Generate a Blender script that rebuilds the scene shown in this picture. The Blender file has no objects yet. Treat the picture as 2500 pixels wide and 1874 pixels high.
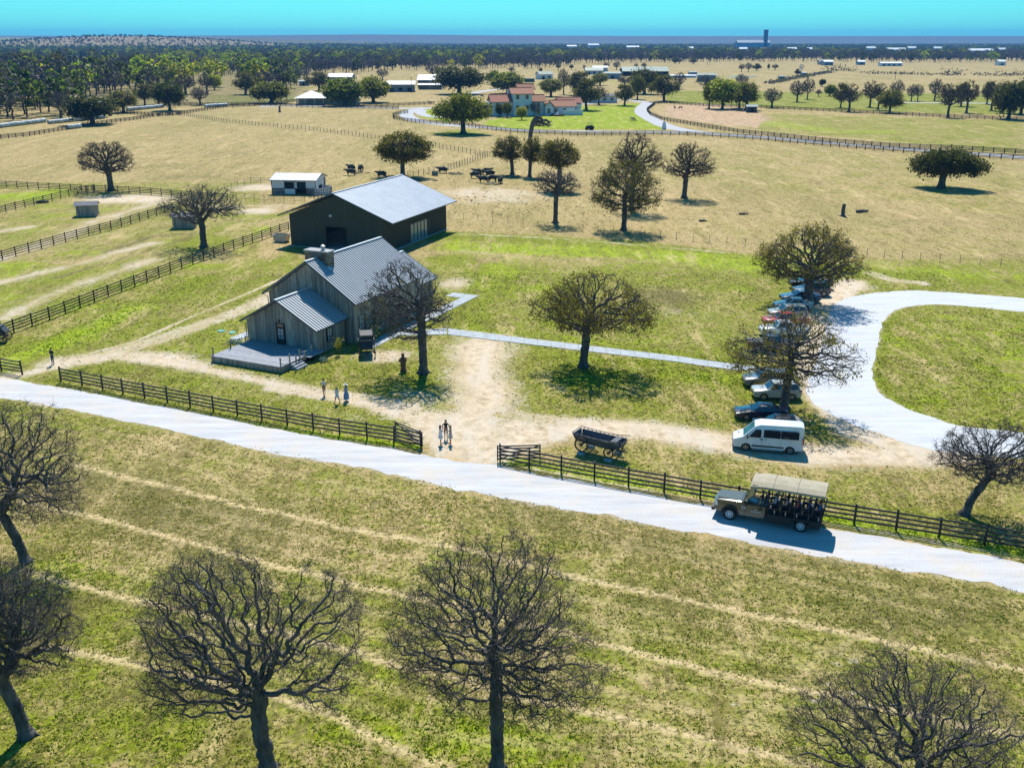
import bpy, bmesh, math, random
import numpy as np
from mathutils import Vector, Matrix, Quaternion

# ------------------------------------------------------------------ camera, sky, sun
scene = bpy.context.scene
COL = scene.collection
FPX, CX, CY, HOR, CAMH = 2400.0, 1250.0, 937.0, 96.0, 32.0
PITCH = math.atan((CY - HOR) / FPX)
cam_d = bpy.data.cameras.new('camera')
cam = bpy.data.objects.new('camera', cam_d); COL.objects.link(cam)
cam.location = (0, 0, CAMH)
cam.rotation_euler = (math.pi / 2 - PITCH, 0, 0)
cam_d.sensor_width = 36.0
cam_d.lens = FPX / 2500.0 * 36.0
cam_d.clip_start = 0.5; cam_d.clip_end = 60000
scene.camera = cam

SUN_EL = math.radians(53); SUN_AZ = math.radians(-2.0)
world = bpy.data.worlds.new('World'); scene.world = world; world.use_nodes = True
wn = world.node_tree; wn.nodes.clear()
w_out = wn.nodes.new('ShaderNodeOutputWorld'); w_bg = wn.nodes.new('ShaderNodeBackground')
w_sky = wn.nodes.new('ShaderNodeTexSky'); w_sky.sky_type = 'NISHITA'; w_sky.sun_disc = False
w_sky.sun_elevation = SUN_EL; w_sky.sun_rotation = SUN_AZ
w_sky.air_density = 1.0; w_sky.dust_density = 0.3; w_sky.ozone_density = 3.0
w_mul = wn.nodes.new('ShaderNodeMix'); w_mul.data_type = 'RGBA'; w_mul.blend_type = 'MULTIPLY'
w_mul.inputs[0].default_value = 1.0
w_mul.inputs[7].default_value = (0.21, 1.0, 1.24, 1)
wn.links.new(w_sky.outputs[0], w_mul.inputs[6])
wn.links.new(w_mul.outputs[2], w_bg.inputs[0])
w_bg.inputs[1].default_value = 0.083
wn.links.new(w_bg.outputs[0], w_out.inputs[0])

sun_d = bpy.data.lights.new('sun', 'SUN'); sun = bpy.data.objects.new('sun', sun_d); COL.objects.link(sun)
sun_d.energy = 5.0; sun_d.angle = math.radians(0.5); sun_d.color = (1.0, 0.95, 0.87)
sdir = Vector((math.sin(SUN_AZ) * math.cos(SUN_EL), math.cos(SUN_AZ) * math.cos(SUN_EL), math.sin(SUN_EL)))
sun.rotation_euler = (-sdir).to_track_quat('-Z', 'Y').to_euler()
sun.location = (0, 60, 80)

scene.view_settings.view_transform = 'Standard'
scene.view_settings.look = 'None'
scene.view_settings.exposure = 0.5
scene.view_settings.gamma = 1.0
scene.render.engine = 'CYCLES'
scene.cycles.max_bounces = 6
scene.cycles.diffuse_bounces = 2
scene.cycles.glossy_bounces = 2
scene.cycles.transparent_max_bounces = 6
scene.cycles.volume_bounces = 0
scene.cycles.sample_clamp_indirect = 4.0
random.seed(7)
RNG = np.random.default_rng(11)

# ------------------------------------------------------------------ survey helpers
CP, SP = math.cos(PITCH), math.sin(PITCH)
def G(u, v, z=0.0):
    """ground (or height z) point of the surveyed photograph position u,v"""
    t = (v - CY) / FPX
    d = Vector(((u - CX) / FPX, CP - t * SP, -SP - t * CP))
    k = (CAMH - z) / -d.z
    return Vector((d.x * k, d.y * k, z))
def PX(P):
    y, z = P[1], P[2] - CAMH
    dep = y * CP - z * SP
    return CX + FPX * P[0] / dep, CY - FPX * (y * SP + z * CP) / dep
def HT(u, v, vt):
    g = G(u, v); lo, hi = 0.0, 90.0
    for _ in range(40):
        m = (lo + hi) / 2
        if PX((g.x, g.y, m))[1] > vt: lo = m
        else: hi = m
    return lo
def PPM(u, v):
    g = G(u, v); return FPX / (g.y * CP + CAMH * SP)

# ------------------------------------------------------------------ materials
MATS = {}
def nodes_of(m):
    m.use_nodes = True; nt = m.node_tree; return nt, nt.nodes, nt.links
def mat(name, c, c2=None, rough=0.7, metal=0.0, scale=4.0, bump=0.0, bscale=None, spec=0.4, detail=6.0, stretch=None,
        coat=0.0, lo=0.35, hi=0.65, rnd=0.0, trans=0.0, emit=None, coords='Object'):
    if name in MATS: return MATS[name]
    m = bpy.data.materials.new(name); nt, N, L = nodes_of(m)
    b = N['Principled BSDF']
    b.inputs['Roughness'].default_value = rough; b.inputs['Metallic'].default_value = metal
    b.inputs['Specular IOR Level'].default_value = spec
    if coat: b.inputs['Coat Weight'].default_value = coat; b.inputs['Coat Roughness'].default_value = 0.08
    if trans: b.inputs['Transmission Weight'].default_value = trans
    c = tuple(c) + (1,)
    b.inputs['Base Color'].default_value = c
    tc = N.new('ShaderNodeTexCoord'); vec = tc.outputs[coords]
    if stretch:
        mp = N.new('ShaderNodeMapping'); mp.inputs['Scale'].default_value = stretch
        L.new(vec, mp.inputs[0]); vec = mp.outputs[0]
    last = None
    if c2 is not None:
        nz = N.new('ShaderNodeTexNoise'); nz.inputs['Scale'].default_value = scale; nz.inputs['Detail'].default_value = detail
        nz.inputs['Roughness'].default_value = 0.65
        L.new(vec, nz.inputs['Vector'])
        mr = N.new('ShaderNodeMapRange'); mr.inputs[1].default_value = lo; mr.inputs[2].default_value = hi
        L.new(nz.outputs[0], mr.inputs[0])
        mx = N.new('ShaderNodeMix'); mx.data_type = 'RGBA'
        L.new(mr.outputs[0], mx.inputs[0]); mx.inputs[6].default_value = c; mx.inputs[7].default_value = tuple(c2) + (1,)
        last = mx.outputs[2]
    if rnd:
        oi = N.new('ShaderNodeObjectInfo'); hs = N.new('ShaderNodeHueSaturation')
        mr2 = N.new('ShaderNodeMapRange'); mr2.inputs[3].default_value = 1 - rnd; mr2.inputs[4].default_value = 1 + rnd
        L.new(oi.outputs['Random'], mr2.inputs[0]); L.new(mr2.outputs[0], hs.inputs['Value'])
        mr3 = N.new('ShaderNodeMapRange'); mr3.inputs[3].default_value = 0.5 - rnd * 0.08; mr3.inputs[4].default_value = 0.5 + rnd * 0.08
        mm = N.new('ShaderNodeMath'); mm.operation = 'FRACT'; mu = N.new('ShaderNodeMath'); mu.operation = 'MULTIPLY'; mu.inputs[1].default_value = 7.31
        L.new(oi.outputs['Random'], mu.inputs[0]); L.new(mu.outputs[0], mm.inputs[0]); L.new(mm.outputs[0], mr3.inputs[0]); L.new(mr3.outputs[0], hs.inputs['Hue'])
        if last is not None: L.new(last, hs.inputs['Color'])
        else: hs.inputs['Color'].default_value = c
        last = hs.outputs[0]
    if last is not None: L.new(last, b.inputs['Base Color'])
    if bump:
        nb = N.new('ShaderNodeTexNoise'); nb.inputs['Scale'].default_value = bscale or scale * 2; nb.inputs['Detail'].default_value = 5
        L.new(vec, nb.inputs['Vector'])
        bp = N.new('ShaderNodeBump'); bp.inputs['Strength'].default_value = bump; bp.inputs['Distance'].default_value = 0.05
        L.new(nb.outputs[0], bp.inputs['Height']); L.new(bp.outputs[0], b.inputs['Normal'])
    if emit: b.inputs['Emission Color'].default_value = tuple(emit[:3]) + (1,); b.inputs['Emission Strength'].default_value = emit[3]
    MATS[name] = m
    return m

# ------------------------------------------------------------------ mesh building
class MB:
    def __init__(s): s.V = []; s.F = []; s.M = []
    def add(s, vs, fs, m=0):
        o = len(s.V); s.V.extend([tuple(v) for v in vs])
        for f in fs: s.F.append(tuple(i + o for i in f)); s.M.append(m)
        return s
    def box(s, c, size, R=None, m=0, top=None):
        x, y, z = [k / 2 for k in size]; c = Vector(c)
        tx, ty = (x, y) if top is None else (top[0] / 2, top[1] / 2)
        vs = [(-x, -y, -z), (x, -y, -z), (x, y, -z), (-x, y, -z), (-tx, -ty, z), (tx, -ty, z), (tx, ty, z), (-tx, ty, z)]
        vs = [(R @ Vector(v) if R else Vector(v)) + c for v in vs]
        return s.add(vs, [(3, 2, 1, 0), (4, 5, 6, 7), (0, 1, 5, 4), (1, 2, 6, 5), (2, 3, 7, 6), (3, 0, 4, 7)], m)
    def b2(s, lo, hi, m=0):
        return s.box([(a + b) / 2 for a, b in zip(lo, hi)], [b - a for a, b in zip(lo, hi)], m=m)
    def bar(s, p, q, w, h=None, m=0):
        p = Vector(p); q = Vector(q); d = q - p; L = d.length
        if L < 1e-6: return s
        h = w if h is None else h
        x = d / L; up = Vector((0, 0, 1)) if abs(x.z) < 0.95 else Vector((0, 1, 0))
        y = up.cross(x).normalized(); z = x.cross(y)
        R = Matrix((x, y, z)).transposed()
        return s.box((p + q) / 2, (L, w, h), R, m)
    def tube(s, pts, rs, n=8, m=0, caps=True):
        pts = [Vector(p) for p in pts]; k = len(pts)
        if not hasattr(rs, '__len__'): rs = [rs] * k
        vs = []; u = None
        for i in range(k):
            d = (pts[min(i + 1, k - 1)] - pts[max(i - 1, 0)]).normalized()
            if u is None: u = d.orthogonal().normalized()
            u = (u - d * u.dot(d)).normalized(); w = d.cross(u)
            for j in range(n):
                a = 2 * math.pi * j / n
                vs.append(pts[i] + (u * math.cos(a) + w * math.sin(a)) * rs[i])
        fs = [(i * n + j, i * n + (j + 1) % n, (i + 1) * n + (j + 1) % n, (i + 1) * n + j) for i in range(k - 1) for j in range(n)]
        if caps: fs += [tuple(range(n - 1, -1, -1)), tuple((k - 1) * n + j for j in range(n))]
        return s.add(vs, fs, m)
    def cyl(s, p, q, r0, r1=None, n=12, m=0):
        return s.tube([p, q], [r0, r0 if r1 is None else r1], n, m)
    def lathe(s, prof, o=(0, 0, 0), R=None, n=16, m=0):
        o = Vector(o); vs = []; k = len(prof)
        for r, z in prof:
            for j in range(n):
                a = 2 * math.pi * j / n; v = Vector((r * math.cos(a), r * math.sin(a), z))
                vs.append((R @ v if R else v) + o)
        fs = [(i * n + j, i * n + (j + 1) % n, (i + 1) * n + (j + 1) % n, (i + 1) * n + j) for i in range(k - 1) for j in range(n)]
        return s.add(vs, fs, m)
    def ring(s, c, r, w, t, R=None, n=24, m=0):
        # flat hoop around local z: outer radius r, radial thickness t, width w
        return s.lathe([(r, -w / 2), (r, w / 2), (r - t, w / 2), (r - t, -w / 2), (r, -w / 2)], c, R, n, m)
    def ell(s, c, r, nu=12, nv=8, m=0, R=None, jit=0.0):
        c = Vector(c); vs = []
        for i in range(nv + 1):
            th = math.pi * i / nv
            for j in range(nu):
                a = 2 * math.pi * j / nu; k = 1 + random.uniform(-jit, jit)
                v = Vector((r[0] * math.sin(th) * math.cos(a) * k, r[1] * math.sin(th) * math.sin(a) * k, r[2] * math.cos(th) * k))
                vs.append((R @ v if R else v) + c)
        fs = [(i * nu + j, (i + 1) * nu + j, (i + 1) * nu + (j + 1) % nu, i * nu + (j + 1) % nu) for i in range(nv) for j in range(nu)]
        return s.add(vs, fs, m)
    def poly(s, pts, m=0): return s.add(pts, [tuple(range(len(pts)))], m)
    def slab(s, pts, off, m=0):
        # polygon given a thickness vector
        pts = [Vector(p) for p in pts]; off = Vector(off); n = len(pts)
        vs = pts + [p + off for p in pts]
        fs = [tuple(range(n - 1, -1, -1)), tuple(range(n, 2 * n))] + [(i, (i + 1) % n, n + (i + 1) % n, n + i) for i in range(n)]
        return s.add(vs, fs, m)
    def prism(s, prof, y0, y1, m=0):
        return s.slab([(x, y0, z) for x, z in prof], (0, y1 - y0, 0), m)
    def build(s, name, mats, parent=None, smooth=None, bevel=0.0, loc=None, rot=None):
        me = bpy.data.meshes.new(name); me.from_pydata(s.V, [], s.F)
        mats = mats if isinstance(mats, (list, tuple)) else [mats]
        for k in mats: me.materials.append(k)
        if len(mats) > 1: me.polygons.foreach_set('material_index', s.M)
        bm = bmesh.new(); bm.from_mesh(me); bmesh.ops.recalc_face_normals(bm, faces=bm.faces)
        bm.to_mesh(me); bm.free()
        if smooth:
            me.polygons.foreach_set('use_smooth', [True] * len(me.polygons))
            me.set_sharp_from_angle(angle=math.radians(smooth))
        o = link(name, me, parent)
        if bevel:
            bv = o.modifiers.new('bevel', 'BEVEL'); bv.width = bevel; bv.segments = 2; bv.limit_method = 'ANGLE'; bv.angle_limit = math.radians(40)
        if loc is not None: o.location = loc
        if rot is not None: o.rotation_euler = rot
        return o
def link(name, me, parent=None):
    o = bpy.data.objects.new(name, me); COL.objects.link(o)
    if parent is not None: o.parent = parent
    return o
def tag(o, label=None, cat=None, group=None, kind=None):
    if label: o['label'] = label
    if cat: o['category'] = cat
    if group: o['group'] = group
    if kind: o['kind'] = kind
    return o
def thing(name, label, cat, loc=(0, 0, 0), rz=0.0, group=None, scale=1.0):
    o = bpy.data.objects.new(name, None); COL.objects.link(o); o.empty_display_size = 0.3
    o.location = loc; o.rotation_euler = (0, 0, rz); o.scale = (scale,) * 3
    return tag(o, label, cat, group)
def dup(root, loc, rz, label=None, scale=None, group=None):
    def cp(o, par):
        c = o.copy(); COL.objects.link(c); c.parent = par
        for ch in list(o.children): cp(ch, c)
        return c
    r = cp(root, None); r.location = loc; r.rotation_euler = (0, 0, rz)
    if scale is not None: r.scale = scale if hasattr(scale, '__len__') else (scale,) * 3
    if label: r['label'] = label
    if group: r['group'] = group
    return r
def np_mesh(name, verts, quads=None, tris=None, mats=(), midx=None, smooth=False, attrs=None):
    me = bpy.data.meshes.new(name)
    verts = np.asarray(verts, dtype=np.float32)
    me.vertices.add(len(verts)); me.vertices.foreach_set('co', verts.ravel())
    q = np.zeros((0, 4), np.int32) if quads is None else np.asarray(quads, np.int32)
    t = np.zeros((0, 3), np.int32) if tris is None else np.asarray(tris, np.int32)
    me.loops.add(q.size + t.size); me.loops.foreach_set('vertex_index', np.concatenate([q.ravel(), t.ravel()]))
    me.polygons.add(len(q) + len(t))
    ls = np.concatenate([np.arange(len(q)) * 4, q.size + np.arange(len(t)) * 3]).astype(np.int32)
    me.polygons.foreach_set('loop_start', ls)
    for k in mats: me.materials.append(k)
    if midx is not None: me.polygons.foreach_set('material_index', np.asarray(midx, np.int32))
    if smooth: me.polygons.foreach_set('use_smooth', np.ones(len(q) + len(t), bool))
    me.update(calc_edges=True)
    for an, av in (attrs or {}).items():
        a = me.attributes.new(an, 'FLOAT', 'POINT'); a.data.foreach_set('value', np.asarray(av, np.float32))
    return me
def Rz(a): return Matrix.Rotation(a, 3, 'Z')
def Rx(a): return Matrix.Rotation(a, 3, 'X')
def Ry(a): return Matrix.Rotation(a, 3, 'Y')
RY90 = Matrix.Rotation(math.pi / 2, 3, 'X')   # local z -> -y : wheels with axle along y
# ------------------------------------------------------------------ ground
def geo_lines(lo, hi, step, far, ratio):
    a = list(np.arange(lo, hi + 1e-6, step)); s = step; x = a[-1]; out = []
    while x < far:
        s *= ratio; x += s; out.append(x)
    return a, out
ya, yb = geo_lines(0, 130, 0.33, 11500, 1.028)
ys = np.array([-400, -150, -60, -25, -10, -4] + ya + yb)
xa, xb = geo_lines(-60, 60, 0.36, 11500, 1.05)
xs = np.array([-x for x in reversed(xb)] + xa + xb)
GXX, GYY = np.meshgrid(xs, ys)
gx, gy = GXX.ravel(), GYY.ravel()

def vnoise(x, y, sc, seed=0):
    x = np.asarray(x) / sc; y = np.asarray(y) / sc
    xi = np.floor(x).astype(np.int64); yi = np.floor(y).astype(np.int64); fx = x - xi; fy = y - yi
    fx = fx * fx * (3 - 2 * fx); fy = fy * fy * (3 - 2 * fy)
    def h(a, b):
        n = (a * 374761393 + b * 668265263 + seed * 144665) & 0x7fffffff
        n = ((n ^ (n >> 13)) * 1274126177) & 0x7fffffff
        return ((n ^ (n >> 16)) & 0xffff) / 65535.0
    return (h(xi, yi) * (1 - fx) + h(xi + 1, yi) * fx) * (1 - fy) + (h(xi, yi + 1) * (1 - fx) + h(xi + 1, yi + 1) * fx) * fy
def fbm(x, y, sc, seed=0, o=4):
    r = 0; a = 0.5; t = 0
    for i in range(o):
        r = r + a * vnoise(x, y, sc / 2 ** i, seed + i * 17); t += a; a *= 0.55
    return r / t

def terrain(x, y):
    x = np.asarray(x, float); y = np.asarray(y, float)
    # brushy hill far off on the left
    z = 26 * np.exp(-(((x + 1380) / 420) ** 2 + ((y - 3500) / 520) ** 2))
    z += 16 * np.exp(-(((x + 1150) / 520) ** 2 + ((y - 3700) / 600) ** 2))
    z += 10 * np.exp(-(((x + 1900) / 500) ** 2 + ((y - 3900) / 500) ** 2))
    # long ridge at the horizon
    r = 1 / (1 + np.exp(-(y - 9300) / 330))
    z += r * (64 + 10 * (fbm(x, y * 0.2, 2600, 5) - 0.5) + 12 * np.exp(-((x + 1300) / 1500) ** 2))
    r2 = np.exp(-((y - 6000) / 700) ** 2) * (1 / (1 + np.exp((x + 900) / 260)))
    z += r2 * (40 + 26 * (fbm(x, y, 900, 9) - 0.5))
    k = np.clip((y - 700) / 1500, 0, 1)
    z += k * 5 * (fbm(x, y, 500, 3) - 0.5)
    return z
def zat(x, y): return float(terrain(np.array([x]), np.array([y]))[0])
gz = terrain(gx, gy)

MASK = {k: np.zeros(len(gx)) for k in ('dirt', 'green', 'lime', 'pink', 'dark', 'wood', 'track', 'scrub')}
def seg_dist(pts):
    d = np.full(len(gx), 1e9)
    for a, b in zip(pts[:-1], pts[1:]):
        ax, ay, bx, by = a[0], a[1], b[0], b[1]; dx, dy = bx - ax, by - ay
        L2 = dx * dx + dy * dy + 1e-9
        t = np.clip(((gx - ax) * dx + (gy - ay) * dy) / L2, 0, 1)
        d = np.minimum(d, np.hypot(gx - ax - t * dx, gy - ay - t * dy))
    return d
def stroke(kind, pts, w, val=1.0, soft=0.5):
    """worn or green strip along surveyed points, half width w metres"""
    P = [G(u, v) for u, v in pts]
    d = seg_dist(P)
    m = np.clip((w * (1 + soft) - d) / (w * soft * 2), 0, 1) * val
    MASK[kind] = np.maximum(MASK[kind], m)
def blob(kind, u, v, ru, rv, val=1.0, soft=0.6):
    c = G(u, v); rx = abs(G(u + ru, v).x - c.x); ry = abs(G(u, v - rv).y - G(u, v + rv).y) / 2
    d = np.hypot((gx - c.x) / rx, (gy - c.y) / ry)
    m = np.clip((1 + soft - d) / (2 * soft), 0, 1) * val
    MASK[kind] = np.maximum(MASK[kind], m)
def inside(poly, x, y):
    r = np.zeros(len(x), bool); n = len(poly); j = n - 1
    for i in range(n):
        xi, yi, xj, yj = poly[i][0], poly[i][1], poly[j][0], poly[j][1]
        c = ((yi > y) != (yj > y)) & (x < (xj - xi) * (y - yi) / (yj - yi + 1e-12) + xi)
        r ^= c; j = i
    return r
def area(kind, pts, val=1.0):
    P = [G(u, v) for u, v in pts]
    m = inside(P, gx, gy) * val
    MASK[kind] = np.maximum(MASK[kind], m)
S = 2500 / 2212.0
def s_(*p): return [(a * S, b * S) for a, b in p]

# worn tracks and bare soil
stroke('dirt', s_((20, 815), (130, 790), (250, 770), (400, 790), (520, 812), (640, 838), (800, 872), (930, 915)), 1.6, 0.85, 0.8)
stroke('dirt', s_((120, 785), (250, 765), (340, 770), (430, 790)), 2.6, 0.85, 0.8)
stroke('dirt', s_((150, 775), (300, 735), (400, 690), (520, 640), (600, 605), (655, 585)), 0.42, 0.85, 1.0)
stroke('dirt', s_((250, 760), (340, 735), (440, 700), (560, 655), (600, 630)), 2.0, 0.75)
stroke('dirt', s_((560, 700), (520, 745), (480, 700)), 0.8, 0.5)
stroke('dirt', s_((930, 905), (980, 960), (1010, 990)), 3.0, 0.85)
stroke('dirt', s_((1040, 740), (1030, 800), (1045, 860), (1020, 930), (1010, 980)), 4.2, 0.92, 0.8)
blob('dirt', 1010 * S, 930 * S, 85 * S, 80 * S, 1.0)
blob('dirt', 1120 * S, 930 * S, 80 * S, 45 * S, 0.85)
stroke('dirt', s_((1040, 985), (1130, 950), (1250, 920), (1420, 930), (1600, 960), (1760, 985), (1950, 985), (2060, 985)), 2.7, 0.98, 0.7)
stroke('dirt', s_((1060, 880), (1150, 905), (1260, 915)), 2.0, 0.7)
stroke('dirt', s_((1840, 610), (1810, 640), (1770, 700), (1760, 790), (1790, 870), (1850, 930), (1960, 965)), 2.4, 0.95)
blob('dirt', 1700 * S, 760 * S, 70 * S, 90 * S, 0.55)
blob('dirt', 1830 * S, 620 * S, 60 * S, 14 * S, 0.9)
stroke('dirt', s_((1880, 590), (1930, 605), (1990, 612)), 1.6, 0.7)
blob('dirt', 830 * S, 770 * S, 75 * S, 18 * S, 0.75)
stroke('dirt', s_((600, 835), (760, 860), (880, 880)), 2.0, 0.8)
blob('dirt', 980 * S, 612 * S, 42 * S, 16 * S, 0.8)
blob('dirt', 900 * S, 860 * S, 90 * S, 28 * S, 0.6)
# paddocks on the left
stroke('dirt', s_((0, 690), (100, 640), (200, 605), (330, 560)), 2.2, 0.72, 1.0)
stroke('dirt', s_((0, 610), (150, 575), (330, 525)), 2.2, 0.74, 1.0)
stroke('dirt', s_((0, 560), (120, 520), (200, 480), (330, 440)), 3.2, 0.74, 1.0)
stroke('dirt', s_((0, 500), (60, 490)), 2.2, 0.7)
blob('dirt', 280 * S, 430 * S, 130 * S, 12 * S, 0.9)
blob('dirt', 560 * S, 455 * S, 60 * S, 9 * S, 0.8)
stroke('dirt', s_((420, 445), (620, 445)), 2.0, 0.7)
blob('dirt', 560 * S, 405 * S, 70 * S, 9 * S, 0.85)
blob('dirt', 1060 * S, 420 * S, 150 * S, 22 * S, 0.7)
blob('dirt', 700 * S, 360 * S, 220 * S, 22 * S, 0.3)
blob('dirt', 260 * S, 290 * S, 200 * S, 14 * S, 0.3)
stroke('dirt', s_((980, 505), (1150, 512), (1330, 525), (1560, 545)), 1.0, 0.6)
stroke('dirt', s_((-140, 838), (0, 858), (100, 874), (250, 905), (450, 946), (620, 984), (800, 1012), (950, 1048), (1100, 1076), (1300, 1110), (1500, 1150), (1700, 1186), (2000, 1238), (2212, 1275)), 0.8, 0.62, 0.9)
stroke('dirt', s_((0, 816), (100, 832), (300, 868), (500, 908), (700, 946), (850, 968), (930, 985)), 0.45, 0.6, 0.9)
stroke('dirt', s_((1065, 998), (1150, 1012), (1300, 1040), (1500, 1076), (1700, 1112), (2000, 1166), (2212, 1204)), 0.45, 0.6, 0.9)
stroke('dirt', [(2500, 762), (2352, 746), (2268, 742), (2205, 750), (2167, 766), (2152, 791), (2142, 841), (2133, 892), (2131, 930), (2146, 959), (2205, 993), (2268, 1018), (2331, 1037)], 0.5, 0.6, 0.9)
# thin bare lines across the mown foreground
TRACKS = []
for ln in ([(176, 1135), (420, 1190), (699, 1258), (946, 1308), (1150, 1342), (1330, 1390), (1500, 1429), (1816, 1490), (2088, 1549), (2500, 1634)],
           [(53, 1220), (230, 1262), (411, 1308), (640, 1370), (864, 1428), (954, 1444), (1230, 1508), (1500, 1576), (1717, 1632), (2088, 1711), (2500, 1800)],
           [(40, 1390), (330, 1462), (632, 1530), (755, 1560), (966, 1619), (1141, 1660), (1332, 1713), (1500, 1747), (1816, 1824), (2000, 1874)],
           [(59, 1563), (230, 1598), (411, 1637), (653, 1692), (824, 1749), (946, 1814), (1088, 1874)],
           [(230, 1040), (520, 1115), (800, 1180), (1000, 1218)]):
    TRACKS.append(ln)
extra = []
for a_, b_ in zip(TRACKS[:-2], TRACKS[1:-1]):
    for t_ in (0.33, 0.66): extra.append([(u_, v_ * (1 - t_) + float(np.interp(u_, [q[0] for q in b_], [q[1] for q in b_])) * t_) for u_, v_ in a_[1:-1]])
extra += [[(2120, 1540), (1990, 1615), (1900, 1680), (1820, 1770)], [(1560, 1330), (1440, 1400), (1300, 1500)], [(330, 1100), (520, 1160), (640, 1240)], [(500, 1330), (620, 1262), (760, 1215)], [(300, 1440), (420, 1330), (560, 1270)], [(1420, 1285), (1700, 1345), (2000, 1400), (2400, 1480)], [(1480, 1320), (1800, 1390), (2300, 1500)]]
for q, ln in enumerate(TRACKS + extra):
    fine = []; bold = q < len(TRACKS) - 1
    for (u0, v0), (u1, v1) in zip(ln[:-1], ln[1:]):
        for t in np.linspace(0, 1, 6)[:-1]: fine.append((u0 + (u1 - u0) * t + random.uniform(-3, 3), v0 + (v1 - v0) * t + random.uniform(-4, 4)))
    fine.append(ln[-1])
    stroke('track', fine, 0.22 if bold else 0.26, 1.25 if bold else 0.42, 0.9)
for q in ((1797, 1720), (1825, 1735), (2023, 1668), (2080, 1690), (1990, 1710), (2045, 1620), (1945, 1825), (1975, 1865), (2085, 1612)): blob('dirt', q[0], q[1], 16, 7, 0.9, 0.7)
stroke('dirt', s_((0, 660), (140, 620), (240, 590)), 0.7, 0.6, 1.2)
stroke('dirt', s_((60, 545), (160, 520), (260, 500)), 0.8, 0.6, 1.2)
stroke('dirt', s_((1280, 640), (1480, 680), (1640, 720)), 5.0, 0.42, 1.0)
stroke('dirt', s_((1000, 540), (1150, 560)), 2.0, 0.45, 1.0)
stroke('dirt', s_((480, 830), (620, 860), (760, 900)), 1.6, 0.5, 1.2)
stroke('dark', s_((120, 600), (260, 560), (420, 510)), 0.5, 0.8, 1.0)
stroke('dark', s_((60, 470), (200, 440)), 1.0, 0.5, 1.0)
# green areas
stroke('green', s_((0, 770), (110, 740), (220, 700), (330, 655), (450, 600)), 3.0, 0.95)
stroke('lime', s_((30, 780), (140, 735), (240, 690), (310, 665)), 2.0, 0.75)
stroke('green', s_((430, 735), (480, 700), (560, 670)), 2.4, 0.85)
stroke('green', s_((360, 750), (430, 770), (450, 740)), 2.0, 0.8)
stroke('green', s_((480, 600), (620, 560), (640, 540)), 2.4, 0.7)
stroke('green', s_((980, 560), (1080, 600), (1010, 660), (1000, 715)), 4.0, 0.85)
stroke('green', s_((960, 560), (1100, 590)), 4.0, 0.8)
stroke('green', s_((970, 700), (1250, 735), (1450, 765), (1640, 790)), 1.6, 0.85)
stroke('green', s_((1010, 740), (1250, 770), (1450, 800), (1640, 830), (1600, 850)), 2.6, 0.9)
stroke('lime', s_((1000, 530), (1180, 540), (1400, 548), (1650, 575)), 5.0, 0.8)
stroke('green', s_((960, 510), (1180, 520), (1400, 535), (1650, 565), (1900, 590), (2212, 610)), 4.5, 0.9)
stroke('lime', s_((1880, 570), (2050, 590), (2212, 600)), 3.0, 0.5)
blob('green', 915 * S, 815 * S, 75 * S, 32 * S, 0.9)  # shadow of the oak by the house, put into the grass as green
blob('green', 1270 * S, 815 * S, 120 * S, 42 * S, 0.95)  # footpath oak's shadow painted into the ground as darker green grass
stroke('green', s_((640, 800), (760, 775), (880, 800)), 1.4, 0.7)
stroke('green', s_((490, 810), (700, 880), (900, 940)), 1.3, 0.75)
stroke('lime', s_((130, 850), (400, 900), (700, 940), (900, 965)), 0.6, 0.9)
stroke('lime', s_((1080, 990), (1300, 1030), (1560, 1075), (1900, 1140), (2212, 1195)), 0.9, 0.9)
stroke('green', s_((1250, 1000), (1500, 1020), (1800, 1080), (2100, 1130)), 1.5, 0.6)
blob('green', 430 * S, 525 * S, 90 * S, 22 * S, 0.85)  # green painted in for the shaded grass under the spreading oak
stroke('green', s_((330, 540), (520, 480), (620, 460)), 2.2, 0.7)
stroke('lime', s_((0, 425), (120, 415)), 5.0, 0.8)
blob('lime', 60 * S, 425 * S, 80 * S, 14 * S, 0.8)
blob('lime', 130 * S, 1235 * S, 130 * S, 40 * S, 0.6)
blob('green', 300 * S, 1580 * S, 420 * S, 90 * S, 0.75)
blob('green', 900 * S, 1560 * S, 420 * S, 110 * S, 0.75)
blob('lime', 1000 * S, 1600 * S, 300 * S, 60 * S, 0.5)
blob('green', 650 * S, 1000 * S, 700 * S, 60 * S, 0.35)
area('green', s_((1900, 670), (2000, 655), (2212, 672), (2212, 930), (2080, 915), (1960, 880), (1895, 820)), 0.62)
stroke('green', [(2160, 775), (2142, 841), (2133, 900), (2150, 965), (2270, 1022)], 1.6, 0.9)
rp2 = random.Random(4)
for _ in range(46):
    u_, v_ = rp2.uniform(1150, 2000), rp2.uniform(590, 960)
    blob('lime', u_, v_, rp2.uniform(25, 90), rp2.uniform(5, 16), rp2.uniform(0.3, 0.6), 0.8)
for _ in range(30): blob('lime', rp2.uniform(2180, 2500), rp2.uniform(770, 1000), rp2.uniform(25, 70), rp2.uniform(5, 14), rp2.uniform(0.3, 0.55), 0.8)
for _ in range(34): blob('lime', rp2.uniform(0, 640), rp2.uniform(500, 860), rp2.uniform(25, 70), rp2.uniform(4, 12), rp2.uniform(0.35, 0.65), 0.8)
for _ in range(40): blob('lime', rp2.uniform(0, 2500), rp2.uniform(1150, 1870), rp2.uniform(40, 160), rp2.uniform(8, 30), rp2.uniform(0.2, 0.38), 0.8)
for _ in range(44): blob('dark', rp2.uniform(0, 2500), rp2.uniform(1080, 1800), rp2.uniform(60, 200), rp2.uniform(8, 26), rp2.uniform(0.3, 0.5), 0.8)
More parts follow.
